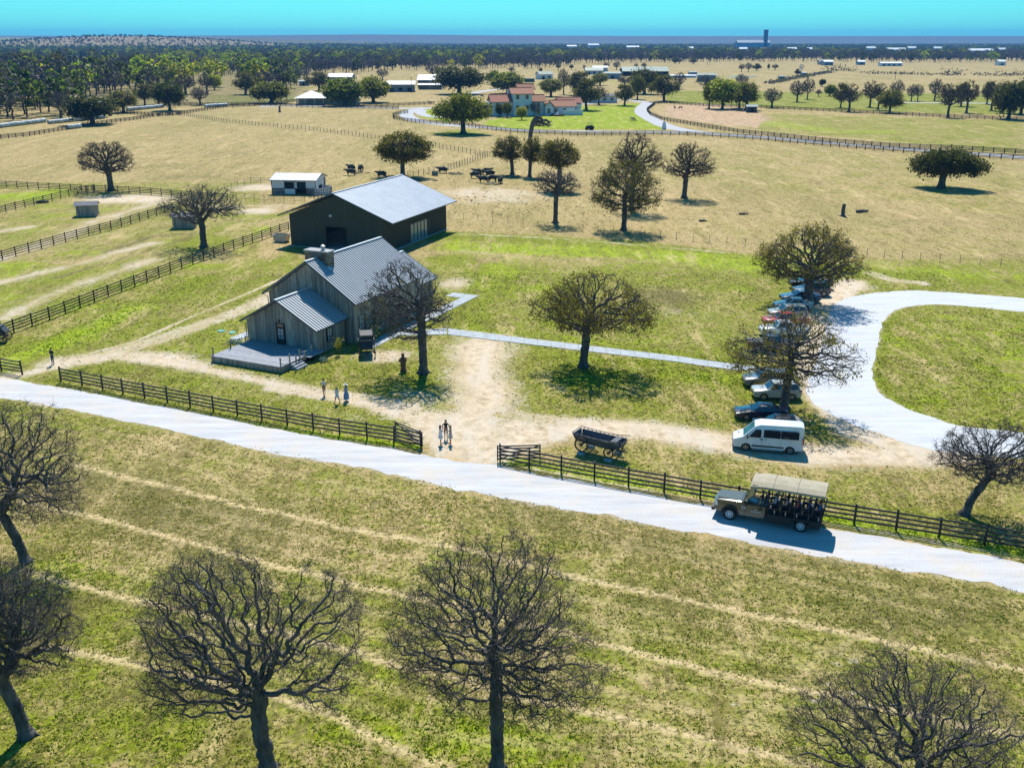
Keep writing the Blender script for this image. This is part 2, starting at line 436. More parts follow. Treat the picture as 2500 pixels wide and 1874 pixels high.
# irrigated lawn of the villa
area('lime', s_((1040, 268), (1060, 258), (1140, 250), (1240, 232), (1390, 222), (1410, 262), (1440, 278), (1200, 281), (1090, 278)), 1.0)
area('lime', s_((905, 237), (960, 232), (1060, 240), (1040, 262), (960, 264), (905, 252)), 1.0)
blob('green', 995 * S, 287 * S, 65 * S, 7 * S, 0.9)
# mid and far fields
area('green', s_((1640, 245), (2212, 262), (2212, 335), (1850, 300), (1640, 285)), 0.55)
stroke('lime', s_((1640, 262), (1760, 280), (1900, 285)), 9.0, 0.6)
area('green', s_((1440, 195), (2212, 205), (2212, 250), (1800, 238), (1440, 222)), 0.75)
area('green', s_((450, 205), (640, 205), (640, 220), (450, 228)), 0.6)
stroke('green', s_((640, 190), (980, 185)), 12.0, 0.6)
area('green', s_((1100, 300), (2212, 345), (2212, 470), (1400, 380)), 0.34)
area('green', s_((1500, 480), (2212, 520), (2212, 560), (1500, 540)), 0.3)
area('lime', s_((0, 97), (190, 100), (210, 106), (0, 112)), 0.8)
area('green', s_((80, 130), (360, 128), (380, 143), (80, 150)), 0.8)
area('lime', s_((1020, 178), (1400, 172), (1400, 180), (1020, 188)), 0.3)
stroke('green', s_((2030, 185), (2212, 185)), 30, 0.5)
# tilled pinkish paddock
area('pink', s_((1435, 228), (1520, 224), (1600, 232), (1640, 245), (1640, 275), (1560, 270), (1450, 250)), 1.0)
blob('pink', 1540 * S, 247 * S, 105 * S, 18 * S, 1.0, 0.3)
stroke('pink', s_((1640, 288), (1780, 296)), 2.5, 0.7)
# brownish dead patches
blob('dark', 1430 * S, 640 * S, 90 * S, 22 * S, 0.8)
blob('dark', 1620 * S, 640 * S, 40 * S, 10 * S, 0.5)
stroke('dark', s_((230, 545), (330, 510), (420, 505)), 0.8, 0.8)
stroke('dark', s_((200, 1060), (420, 1120), (560, 1160)), 5.0, 0.6)
stroke('dark', s_((1100, 1090), (1300, 1140), (1700, 1230), (2100, 1300)), 3.0, 0.5)
blob('dark', 1500 * S, 1300 * S, 260 * S, 80 * S, 0.5)
blob('dark', 1950 * S, 1330 * S, 260 * S, 60 * S, 0.55)
blob('dark', 620 * S, 1180 * S, 120 * S, 30 * S, 0.5)
for q in ((350, 360), (500, 330), (1300, 420), (2000, 480), (420, 380), (1180, 335)):
    blob('dark', q[0] * S, q[1] * S, 110 * S, 9 * S, 0.35)
# ground under the far woods
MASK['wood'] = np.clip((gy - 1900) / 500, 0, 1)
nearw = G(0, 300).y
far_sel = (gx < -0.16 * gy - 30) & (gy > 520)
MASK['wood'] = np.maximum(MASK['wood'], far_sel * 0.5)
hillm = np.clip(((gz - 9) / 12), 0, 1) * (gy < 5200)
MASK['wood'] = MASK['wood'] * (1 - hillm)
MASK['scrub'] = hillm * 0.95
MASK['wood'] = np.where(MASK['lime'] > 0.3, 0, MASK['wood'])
# foreground base green
fg = np.clip((66 - gy) / 12, 0, 1) * 0.58
yard = np.clip((gy - 70) / 10, 0, 1) * np.clip((158 - gy) / 14, 0, 1)
MASK['green'] = np.maximum(MASK['green'], np.maximum.reduce([fg, 0.44 * (gy < 100), 0.66 * yard, np.where(gy < 520, 0.20, 0.16)]))
leftp = (gx < -0.235 * gy - 4) & (gy > 120) & (gy < 235)
MASK['green'] = np.maximum(MASK['green'], leftp * 0.5)

def ground_material():
    m = bpy.data.materials.new('pasture'); nt, N, L = nodes_of(m); b = N['Principled BSDF']
    b.inputs['Roughness'].default_value = 0.95; b.inputs['Specular IOR Level'].default_value = 0.1
    geo = N.new('ShaderNodeNewGeometry')
    def noise(sc, det=6, rough=0.65, stretch=None, dist=0.0):
        n = N.new('ShaderNodeTexNoise'); n.inputs['Scale'].default_value = sc; n.inputs['Detail'].default_value = det; n.inputs['Roughness'].default_value = rough
        n.inputs['Distortion'].default_value = dist
        if stretch:
            mp = N.new('ShaderNodeMapping'); mp.inputs['Scale'].default_value = stretch[:3]; mp.inputs['Rotation'].default_value = (0, 0, stretch[3])
            L.new(geo.outputs['Position'], mp.inputs[0]); L.new(mp.outputs[0], n.inputs['Vector'])
        else: L.new(geo.outputs['Position'], n.inputs['Vector'])
        return n.outputs[0]
    def attr(n):
        a = N.new('ShaderNodeAttribute'); a.attribute_name = n; return a.outputs['Fac']
    def math_(op, a, b_, c=None):
        k = N.new('ShaderNodeMath'); k.operation = op
        for i, q in enumerate((a, b_, c)):
            if q is None: continue
            if isinstance(q, (int, float)): k.inputs[i].default_value = q
            else: L.new(q, k.inputs[i])
        return k.outputs[0]
    def ramp(x, lo, hi):
        r = N.new('ShaderNodeMapRange'); r.inputs[1].default_value = lo; r.inputs[2].default_value = hi; L.new(x, r.inputs[0]); return r.outputs[0]
    def mix(f, a, b_):
        k = N.new('ShaderNodeMix'); k.data_type = 'RGBA'
        L.new(f, k.inputs[0]) if not isinstance(f, float) else setattr(k.inputs[0], 'default_value', f)
        for i, q in ((6, a), (7, b_)):
            if isinstance(q, tuple): k.inputs[i].default_value = q + (1,)
            else: L.new(q, k.inputs[i])
        return k.outputs[2]
    n_f = noise(5.5, 8, 0.75); n_m = noise(0.9, 7, 0.7, None, 0.4); n_l = noise(0.12, 6, 0.65, None, 0.6); n_s = noise(0.6, 6, 0.7, (1.0, 0.16, 1, 0.28)); n_far = noise(0.035, 8, 0.72, (1, 0.22, 1, -0.05))
    n_t = noise(14.0, 4, 0.8)
    # dry grass base
    dry = mix(ramp(n_m, 0.3, 0.7), (0.55, 0.385, 0.21), (0.35, 0.26, 0.11))
    dry = mix(ramp(n_s, 0.35, 0.68), dry, (0.45, 0.325, 0.175))
    dry = mix(ramp(n_far, 0.42, 0.72), dry, (0.27, 0.22, 0.085))
    g1 = mix(ramp(n_f, 0.3, 0.72), (0.075, 0.13, 0.003), (0.30, 0.32, 0.018))
    lime = mix(ramp(n_m, 0.3, 0.7), (0.14, 0.27, 0.003), (0.38, 0.44, 0.008))
    # masks broken up by noise
    jitter = math_('ADD', math_('MULTIPLY', n_m, 1.5), math_('MULTIPLY', n_l, 1.2))
    jitter = math_('ADD', jitter, math_('MULTIPLY', n_f, 1.1))          # about 1.9 on average
    def brk(name, w=0.16, off=1.90, gain=1.0):
        a = attr(name)
        x = math_('ADD', math_('MULTIPLY', a, gain), math_('SUBTRACT', jitter, off))
        return ramp(x, 0.5 - w, 0.5 + w)
    col = mix(brk('green', 0.22), dry, g1)
    col = mix(brk('lime', 0.25), col, lime)
    col = mix(brk('dark', 0.3), col, mix(ramp(n_f, 0.3, 0.7), (0.065, 0.055, 0.025), (0.24, 0.19, 0.085)))
    dirtc = mix(ramp(n_m, 0.40, 0.62), (0.70, 0.56, 0.41), (0.42, 0.33, 0.21))
    dirtc = mix(ramp(noise(4.0, 6, 0.8), 0.52, 0.66), dirtc, (0.36, 0.28, 0.17))
    dirtc = mix(ramp(n_s, 0.45, 0.65), dirtc, (0.58, 0.50, 0.40))
    col = mix(brk('dirt', 0.17, 2.0), col, dirtc)
    pinkc = mix(ramp(n_s, 0.3, 0.7), (0.62, 0.40, 0.29), (0.46, 0.31, 0.21))
    col = mix(brk('pink', 0.2), col, pinkc)
    tfac = math_('MULTIPLY', attr('track'), ramp(n_m, 0.2, 0.45))
    col = mix(math_('MULTIPLY', tfac, 1.0), col, (0.66, 0.50, 0.28))
    scr = mix(ramp(noise(0.03, 6, 0.8), 0.4, 0.6), (0.30, 0.21, 0.19), (0.10, 0.085, 0.06))
    col = mix(attr('scrub'), col, scr)
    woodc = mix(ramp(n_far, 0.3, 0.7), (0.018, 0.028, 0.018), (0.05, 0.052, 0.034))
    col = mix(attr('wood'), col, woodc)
    # clods, tufts and thatch at several sizes
    def specks(x, lo, hi, amt, c):
        nonlocal col
        col = mix(math_('MULTIPLY', ramp(x, lo, hi), amt), col, c)
    notdirt = ramp(attr('dirt'), 0.9, 0.3)
    def specks_g(x, lo, hi, amt, c):
        nonlocal col
        col = mix(math_('MULTIPLY', math_('MULTIPLY', ramp(x, lo, hi), amt), notdirt), col, c)
    specks_g(noise(2.4, 5, 0.8), 0.50, 0.58, 0.8, (0.05, 0.058, 0.004))
    specks_g(noise(3.1, 5, 0.8), 0.53, 0.63, 0.70, (0.56, 0.48, 0.11))
    specks_g(noise(0.9, 6, 0.8, (1, 0.45, 1, 0.1)), 0.52, 0.62, 0.65, (0.075, 0.068, 0.014))
    specks_g(noise(0.33, 7, 0.82, (1, 0.25, 1, -0.04)), 0.52, 0.62, 0.55, (0.13, 0.105, 0.03))
    specks_g(noise(0.28, 7, 0.82, (1, 0.22, 1, 0.05)), 0.53, 0.64, 0.5, (0.62, 0.46, 0.24))
    specks(n_t, 0.57, 0.72, 0.6, (0.05, 0.045, 0.014))
    specks_g(noise(9.0, 5, 0.8), 0.57, 0.72, 0.45, (0.55, 0.47, 0.14))
    L.new(col, b.inputs['Base Color'])
    bp = N.new('ShaderNodeBump'); bp.inputs['Strength'].default_value = 0.9; bp.inputs['Distance'].default_value = 0.09
    hgt = math_('ADD', math_('MULTIPLY', n_f, 1.0), math_('MULTIPLY', n_t, 0.5))
    L.new(hgt, bp.inputs['Height']); L.new(bp.outputs[0], b.inputs['Normal'])
    return m
M_GROUND = ground_material()
ny, nx = GXX.shape
idx = np.arange(ny * nx).reshape(ny, nx)
gq = np.stack([idx[:-1, :-1], idx[:-1, 1:], idx[1:, 1:], idx[1:, :-1]], -1).reshape(-1, 4)
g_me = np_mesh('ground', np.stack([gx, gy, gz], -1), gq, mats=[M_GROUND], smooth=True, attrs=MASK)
ground = link('ground', g_me); ground['kind'] = 'structure'

# ------------------------------------------------------------------ gravel roads, drives and paths
def gravel(name, a, b2, c, sc=3.0):
    m = bpy.data.materials.new(name); nt, N, L = nodes_of(m); b = N['Principled BSDF']
    b.inputs['Roughness'].default_value = 0.92; b.inputs['Specular IOR Level'].default_value = 0.15
    geo = N.new('ShaderNodeNewGeometry')
    def noise(s, d, st=None):
        n = N.new('ShaderNodeTexNoise'); n.inputs['Scale'].default_value = s; n.inputs['Detail'].default_value = d; n.inputs['Roughness'].default_value = 0.72
        if st:
            mp = N.new('ShaderNodeMapping'); mp.inputs['Rotation'].default_value = (0, 0, st[3]); mp.inputs['Scale'].default_value = st[:3]
            L.new(geo.outputs['Position'], mp.inputs[0]); L.new(mp.outputs[0], n.inputs['Vector'])
        else: L.new(geo.outputs['Position'], n.inputs['Vector'])
        return n.outputs[0]
    def mixr(x, lo, hi, A, B):
        r = N.new('ShaderNodeMapRange'); r.inputs[1].default_value = lo; r.inputs[2].default_value = hi; L.new(x, r.inputs[0])
        k = N.new('ShaderNodeMix'); k.data_type = 'RGBA'; L.new(r.outputs[0], k.inputs[0])
        for i, q in ((6, A), (7, B)):
            if isinstance(q, tuple): k.inputs[i].default_value = q + (1,)
            else: L.new(q, k.inputs[i])
        return k.outputs[2]
    col = mixr(noise(0.5, 6, (0.25, 2.2, 1, 0.36)), 0.35, 0.68, a, b2)
    col = mixr(noise(0.35, 7), 0.45, 0.75, col, c)
    col = mixr(noise(9, 6), 0.55, 0.78, col, tuple(0.55 * x for x in b2))
    L.new(col, b.inputs['Base Color'])
    bp = N.new('ShaderNodeBump'); bp.inputs['Strength'].default_value = 0.5; bp.inputs['Distance'].default_value = 0.03
    L.new(noise(12, 5), bp.inputs['Height']); L.new(bp.outputs[0], b.inputs['Normal'])
    return m
M_ROAD = gravel('gravel_road', (0.54, 0.54, 0.56), (0.38, 0.38, 0.39), (0.54, 0.47, 0.39))
M_DRIVE = gravel('gravel_drive', (0.54, 0.56, 0.60), (0.40, 0.42, 0.46), (0.52, 0.49, 0.44))
def resample(P, step):
    P = [Vector(p) for p in P]; out = [P[0]]; 
    for a, b in zip(P[:-1], P[1:]):
        n = max(1, int(round((b - a).length / step)))
        for i in range(1, n + 1): out.append(a.lerp(b, i / n))
    return out
def smooth_line(P, it=2):
    P = [Vector(p) for p in P]
    for _ in range(it):
        Q = [P[0]]
        for a, b in zip(P[:-1], P[1:]): Q += [a.lerp(b, 0.25), a.lerp(b, 0.75)]
        Q.append(P[-1]); P = Q
    return P
def two_edge_sheet(name, A, B, m, z, jit=0.35, n=220, label=None):
    """sheet between two surveyed edge lines, its rims ragged"""
    def even(P, n):
        P = smooth_line(P); L = [0]
        for a, b in zip(P[:-1], P[1:]): L.append(L[-1] + (b - a).length)
        out = []; j = 0
        for i in range(n):
            t = L[-1] * i / (n - 1)
            while j < len(L) - 2 and L[j + 1] < t: j += 1
            out.append(P[j].lerp(P[j + 1], (t - L[j]) / max(1e-6, L[j + 1] - L[j])))
        return out
    A = even(A, n); B = even(B, n); V = []; F = []
    for i, (a, b) in enumerate(zip(A, B)):
        d = (b - a).normalized()
        ja = jit * (fbm([a.x], [a.y], 1.4, 3)[0] - 0.5) * 3; jb = jit * (fbm([b.x], [b.y], 1.4, 8)[0] - 0.5) * 3
        a2 = a + d * ja; b2 = b - d * jb
        for t in (0, 0.25, 0.5, 0.75, 1):
            p = a2.lerp(b2, t); V.append((p.x, p.y, z + 0.02 * math.sin(t * math.pi)))
    for i in range(n - 1):
        for j in range(4):
            k = i * 5 + j; F.append((k, k + 1, k + 6, k + 5))
    me = bpy.data.meshes.new(name); me.from_pydata(V, [], F); me.materials.append(m)
    bm = bmesh.new(); bm.from_mesh(me); bmesh.ops.recalc_face_normals(bm, faces=bm.faces)
    if sum(f.normal.z for f in bm.faces) < 0: bmesh.ops.reverse_faces(bm, faces=bm.faces)
    bm.to_mesh(me); bm.free()
    o = link(name, me); o['kind'] = 'structure'
    return o
def GL(*p): return [G(u, v) for u, v in p]
ROAD_Z = 0.006
two_edge_sheet('gravel_road',
    GL(*s_((-140, 800), (0, 816), (100, 832), (300, 868), (500, 908), (700, 946), (850, 968), (930, 985), (1000, 1000), (1065, 1003), (1150, 1021), (1300, 1050), (1500, 1087), (1700, 1123), (1800, 1141), (2000, 1177), (2212, 1215), (2400, 1248))),
    GL(*s_((-140, 838), (0, 858), (100, 874), (250, 905), (450, 946), (620, 984), (800, 1012), (950, 1048), (1040, 1066), (1100, 1076), (1200, 1093), (1300, 1110), (1500, 1150), (1700, 1186), (1800, 1203), (2000, 1238), (2212, 1275), (2400, 1308))),
    M_ROAD, ROAD_Z, 0.4, 260)
two_edge_sheet('gravel_drive',
    GL((2700, 744), (2500, 728), (2436, 722), (2310, 713), (2226, 708), (2120, 716), (2063, 727), (2028, 748), (2016, 790), (2006, 840), (1986, 900), (1966, 950), (1982, 985), (2012, 1001), (2075, 1033), (2150, 1060), (2200, 1076), (2266, 1096), (2342, 1106), (2500, 1122), (2700, 1130)),
    GL((2700, 776), (2500, 762), (2352, 746), (2268, 742), (2205, 750), (2167, 766), (2152, 791), (2146, 815), (2142, 841), (2136, 870), (2133, 892), (2131, 930), (2146, 959), (2170, 975), (2205, 993), (2268, 1018), (2331, 1037), (2398, 1046), (2440, 1051), (2500, 1057), (2700, 1066)),
    M_DRIVE, ROAD_Z + 0.004, 0.25, 240)
def strip(name, pts, w, m, z, jit=0.15):
    P = smooth_line(GL(*pts)); A = []; B = []
    for i, p in enumerate(P):
        d = (P[min(i + 1, len(P) - 1)] - P[max(0, i - 1)]).normalized(); n = Vector((-d.y, d.x, 0))
        A.append(p + n * w / 2); B.append(p - n * w / 2)
    return two_edge_sheet(name, A, B, m, z, jit, max(40, len(P) * 3))
M_LANE = gravel('pale_lane', (0.45, 0.46, 0.50), (0.34, 0.35, 0.37), (0.42, 0.38, 0.32))
strip('villa_drive', s_((2300, 347), (2212, 340), (2000, 325), (1800, 309), (1650, 297), (1560, 291), (1490, 284), (1440, 274), (1408, 258), (1385, 244), (1388, 232), (1402, 222)), 7.0, M_LANE, 0.012, 0.3)
strip('villa_drive', s_((1480, 286), (1400, 285), (1300, 285), (1150, 283), (1050, 276), (960, 270), (900, 262), (876, 250), (880, 240), (920, 234), (985, 231)), 6.5, M_LANE, 0.018, 0.3)
strip('villa_drive', s_((1010, 250), (960, 254), (925, 252), (905, 244), (912, 238)), 5.0, M_LANE, 0.024, 0.2)
strip('farm_lane', s_((560, 230), (640, 229), (760, 231), (870, 235), (920, 233)), 8.0, M_LANE, 0.030, 0.3)
strip('farm_lane', s_((1402, 222), (1340, 214), (1260, 226), (1190, 228)), 6.0, M_LANE, 0.030, 0.3)
strip('farm_lane', s_((1890, 221), (2212, 224)), 6.0, M_LANE, 0.012, 0.3)
strip('farm_lane', s_((1000, 205), (1050, 196), (1110, 190)), 7.0, M_LANE, 0.012, 0.3)

# paved footpath: separate slabs
M_PAVE = mat('path_concrete', (0.40, 0.43, 0.45), (0.28, 0.31, 0.34), 0.9, scale=1.2, bump=0.2, bscale=20)
path_me = {}
def slab_path(name, A, B, label_part, step=1.55, z=0.05):
    root = bpy.data.objects.new(name, None); COL.objects.link(root); root.location = A[0]; root['kind'] = 'structure'
    LA = [0]; LB = [0]
    def along(P, t):
        L = [0]
        for a, b in zip(P[:-1], P[1:]): L.append(L[-1] + (b - a).length)
        t *= L[-1]; j = 0
        while j < len(L) - 2 and L[j + 1] < t: j += 1
        return P[j].lerp(P[j + 1], (t - L[j]) / max(1e-6, L[j + 1] - L[j]))
    tot = sum((b - a).length for a, b in zip(A[:-1], A[1:])); n = max(1, int(tot / step))
    for i in range(n):
        t0 = (i + 0.012) / n; t1 = (i + 0.988) / n
        q = [along(A, t0), along(A, t1), along(B, t1), along(B, t0)]
        dz = random.uniform(0, 0.012)
        mb = MB().slab([(p - A[0]) + Vector((0, 0, -0.02)) for p in q], (0, 0, z + 0.02 + dz))
        mb.build('paving_slab', M_PAVE, root)
slab_path('footpath', GL((1094, 802), (1250, 822), (1450, 846), (1649, 869), (1720, 880), (1880, 900)), GL((1094, 817), (1250, 836), (1450, 860), (1649, 883), (1720, 894), (1880, 914)), 'slab')
# ------------------------------------------------------------------ fences
M_FENCE = mat('black_fence_paint', (0.007, 0.008, 0.010), (0.028, 0.029, 0.033), 0.6, scale=3, bump=0.2, bscale=30)
M_PIPE = mat('rusty_pipe', (0.05, 0.035, 0.03), (0.10, 0.07, 0.05), 0.6, scale=3)
M_TPOST = mat('wire_post', (0.035, 0.035, 0.035), (0.09, 0.075, 0.06), 0.6, scale=2)
def unit_bar(name, w, h, m):
    return MB().box((0.5, 0, 0), (1, w, h)).build(name, m)
def proto_mesh(mb, name, m):
    me = bpy.data.meshes.new(name); me.from_pydata(mb.V, [], mb.F); me.materials.append(m); return me
ME_POST = proto_mesh(MB().box((0, 0, 0.78), (0.13, 0.13, 1.60)), 'post', M_FENCE)
ME_RAIL = proto_mesh(MB().box((0.5, 0, 0), (1, 0.05, 0.13)), 'rail', M_FENCE)
ME_PPOST = proto_mesh(MB().cyl((0, 0, -0.02), (0, 0, 1.55), 0.045, n=6), 'pipe_post', M_PIPE)
ME_PRAIL = proto_mesh(MB().cyl((0, 0, 0), (1, 0, 0), 0.026, n=5), 'pipe_rail', M_PIPE)
ME_TPOST = proto_mesh(MB().cyl((0, 0, -0.02), (0, 0, 1.35), 0.035, n=5), 'wire_post', M_TPOST)
ME_WIRE = proto_mesh(MB().cyl((0, 0, 0), (1, 0, 0), 0.007, n=3), 'wire', M_TPOST)
def posts_along(P, step):
    P = [Vector(p) for p in P]; L = [0]
    for a, b in zip(P[:-1], P[1:]): L.append(L[-1] + (b - a).length)
    n = max(1, int(round(L[-1] / step))); out = []; j = 0
    for i in range(n + 1):
        t = L[-1] * i / n
        while j < len(L) - 2 and L[j + 1] < t: j += 1
        out.append(P[j].lerp(P[j + 1], (t - L[j]) / max(1e-6, L[j + 1] - L[j])))
    return out
def fence(P, label, step=2.5, rails=(0.38, 0.72, 1.06, 1.40), kind='board', name='rail_fence', joined=False, cat='fence', exact=None):
    pp = exact if exact else posts_along(P, step)
    root = thing(name, label, cat, pp[0])
    pm, rm = {'board': (ME_POST, ME_RAIL), 'pipe': (ME_PPOST, ME_PRAIL), 'wire': (ME_TPOST, ME_WIRE)}[kind]
    off = -0.09 if kind == 'board' else (-0.05 if kind == 'pipe' else -0.03)
    if joined:
        a = MB(); b = MB(); pw = {'board': 0.22, 'pipe': 0.10, 'wire': 0.13}[kind]; rw = {'board': 0.17, 'pipe': 0.06, 'wire': 0.03}[kind]
        for p in pp: a.box(p - pp[0] + Vector((0, 0, 0.75 + random.uniform(-0.03, 0.05))), (pw, pw, 1.58))
        for p, q in zip(pp[:-1], pp[1:]):
            for z in rails: b.bar(p - pp[0] + Vector((0, off, z)), q - pp[0] + Vector((0, off, z)), 0.05, rw)
        m = {'board': M_FENCE, 'pipe': M_PIPE, 'wire': M_TPOST}[kind]
        a.build('posts', m, root)['kind'] = 'stuff'; b.build('rails', m, root)['kind'] = 'stuff'
        return root
    for p in pp:
        o = link('post', pm, root); o.location = p - pp[0]
        o.rotation_euler = (random.gauss(0, 0.012), random.gauss(0, 0.012), random.uniform(-0.1, 0.1)); o.scale.z = random.uniform(0.97, 1.04)
    for p, q in zip(pp[:-1], pp[1:]):
        d = q - p; a = math.atan2(d.y, d.x); nrm = Vector((math.sin(a), -math.cos(a), 0))
        if nrm.y > 0: nrm = -nrm
        for z in rails:
            o = link('rail' if kind != 'wire' else 'wire_strand', rm, root)
            dz0 = random.gauss(0, 0.008); dz1 = random.gauss(0, 0.008)
            o.location = p - pp[0] + nrm * abs(off) + Vector((0, 0, z + dz0)); o.rotation_euler = (0, -math.asin((dz1 - dz0) / d.length), a); o.scale.x = d.length
    return root
def gate(p, q, label, H=1.35):
    root = thing('field_gate', label, 'gate', p); d = q - p
    for z in (0.25, 0.55, 0.85, 1.15, H): MB().bar((0, 0, z), d + Vector((0, 0, z)), 0.05, 0.10).build('gate_rail', M_FENCE, root)
    for t in (0, 1): MB().bar(d * t + Vector((0, 0, 0.1)), d * t + Vector((0, 0, H + 0.08)), 0.11, 0.11).build('gate_stile', M_FENCE, root)
    MB().bar(Vector((0, 0, 0.2)), d + Vector((0, 0, H)), 0.04, 0.08).build('gate_brace', M_FENCE, root)
    return root
# roadside fences
pL = [G(a * S, b * S) for a, b in ((132, 824), (178, 833), (222, 842), (266, 851), (313, 860), (362, 869), (411, 878), (461, 888), (513, 898), (566, 908), (621, 918), (677, 929), (734, 939), (793, 948), (851, 957), (909, 968))]
fence(None, 'black four-rail fence along the gravel road in front of the wooden barn house', exact=pL)
gate(G(1031, 1093), G(966, 1066), 'black gate swung open at right end of the fence before the barn house')
pR = [G(u, v) for u, v in ((1221, 1126), (1292, 1141), (1370, 1156), (1451, 1171), (1534, 1186), (1621, 1201), (1709, 1217), (1801, 1233), (1893, 1249), (1988, 1263), (2085, 1279), (2187, 1295), (2292, 1312), (2403, 1330), (2516, 1348), (2640, 1368))]
fence(None, 'black four-rail fence along the gravel road behind the open tour truck', exact=pR)
gate(G(1215, 1127), G(1318, 1124), 'black gate swung open at left end of the fence by the hay wagon')
fence(GL((-110, 888), (54, 914)), 'short black rail fence at the left edge beside the standing man', exact=GL((-110, 886), (-52, 896), (4, 906), (55, 915)))
fence(GL((-60, 846), (5, 822), (134, 775), (247, 730), (349, 691), (440, 656), (530, 623), (610, 594), (705, 562)), 'long black rail fence running diagonally to the dark metal barn', 2.9)
fence(GL((-60, 655), (19, 631), (179, 585), (294, 554), (417, 516), (490, 492)), 'black rail fence between the two small grey sheds', 3.0)
fence(GL((-60, 537), (0, 522), (80, 502), (133, 489), (182, 477), (232, 466)), 'short black rail fence by the green paddock corner at far left', 3.0)
fence(GL((-60, 454), (0, 457), (113, 463), (205, 468), (301, 471), (376, 476), (480, 486), (556, 490)), 'black rail fence passing behind the bare oak on the left pasture edge', 3.0)
# pipe pens
fence(GL((548, 464), (613, 449), (662, 451)), 'rusty pipe pen fence behind the small white barn yard', 2.6, (0.4, 0.75, 1.1, 1.5), 'pipe', 'pipe_fence')
fence(GL((556, 487), (614, 491), (682, 494), (745, 495)), 'rusty pipe pen fence in front of the small white barn', 2.2, (0.4, 0.75, 1.1, 1.5), 'pipe', 'pipe_fence')
fence(GL((730, 470), (760, 480), (790, 488), (768, 496)), 'short curved pipe chute beside the small white barn', 1.8, (0.4, 0.75, 1.1, 1.5), 'pipe', 'pipe_fence')
# wire fences
wf = [(1094, 531), (1099, 532), (1132, 536), (1167, 539), (1203, 542), (1240, 547), (1277, 550), (1313, 554), (1350, 558), (1386, 561), (1423, 565), (1460, 567), (1497, 570), (1535, 574), (1573, 579), (1612, 583), (1651, 587), (1692, 590), (1732, 593), (1774, 597), (1819, 602), (1863, 605), (1905, 609), (1948, 613), (1990, 617), (2032, 621), (2074, 624), (2116, 628), (2158, 631), (2202, 634), (2246, 637), (2294, 640), (2343, 643), (2392, 647), (2442, 651), (2500, 655), (2560, 660)]
fence(None, 'thin wire fence on dark posts across the pasture edge right of the metal barn', rails=(0.35, 0.65, 0.95, 1.25), kind='wire', name='wire_fence', exact=GL(*wf))
fence(GL((431, 280), (547, 298), (640, 308), (765, 319), (927, 340), (1034, 354), (1155, 376), (1196, 382)), 'thin post-and-wire fence crossing the tan pasture below the villa', 2.4, (0.4, 0.8, 1.25), 'wire', 'wire_fence', True)
fence(GL((1190, 382), (1092, 416), (996, 434)), 'thin post-and-wire fence running down to the cattle by the barn roof', 2.2, (0.4, 0.8, 1.25), 'wire', 'wire_fence', True)
# far black fences
far_f = [
 ([(996, 277), (979, 279), (959, 284), (962, 291), (990, 297), (1034, 302), (1103, 305), (1141, 309), (1178, 315), (1249, 324), (1330, 328), (1411, 332), (1512, 331), (1596, 330), (1663, 331), (1744, 335), (1800, 338), (1866, 343), (1946, 351), (2050, 360), (2161, 370), (2275, 377), (2420, 387), (2560, 395)], 'long black rail fence curving around the front of the villa lawn'),
 ([(1628, 252), (1599, 255), (1579, 271), (1588, 282), (1617, 294), (1663, 302), (1721, 312), (1800, 325), (1892, 335), (2047, 351), (2183, 362), (2338, 367), (2560, 381)], 'black rail fence along the far side of the villa drive round the pink paddock'),
 ([(1628, 253), (1735, 261), (1854, 264), (2002, 272), (2164, 280), (2313, 288), (2560, 297)], 'black rail fence under the row of dark oaks at far right'),
 ([(-60, 345), (0, 340), (69, 333), (145, 321), (208, 309), (263, 302), (327, 294), (376, 286), (440, 280), (492, 272), (550, 263), (640, 259), (724, 261)], 'black rail fence below the rows of wrapped hay bales'),
 ([(362, 263), (450, 258), (550, 258), (600, 257), (660, 254), (724, 249)], 'black rail fence among oaks left of the hipped ranch house'),
 ([(724, 262), (860, 265), (973, 267)], 'black rail fence in front of the hipped ranch house'),
 ([(875, 261), (967, 259), (1060, 255)], 'black rail fence right of the hipped ranch house'),
 ([(280, 275), (330, 280), (376, 284), (440, 283)], 'black corral rails beside the oaks near the hay bales'),
]
for pts, lb in far_f: fence(GL(*pts), lb, 3.0, joined=True)

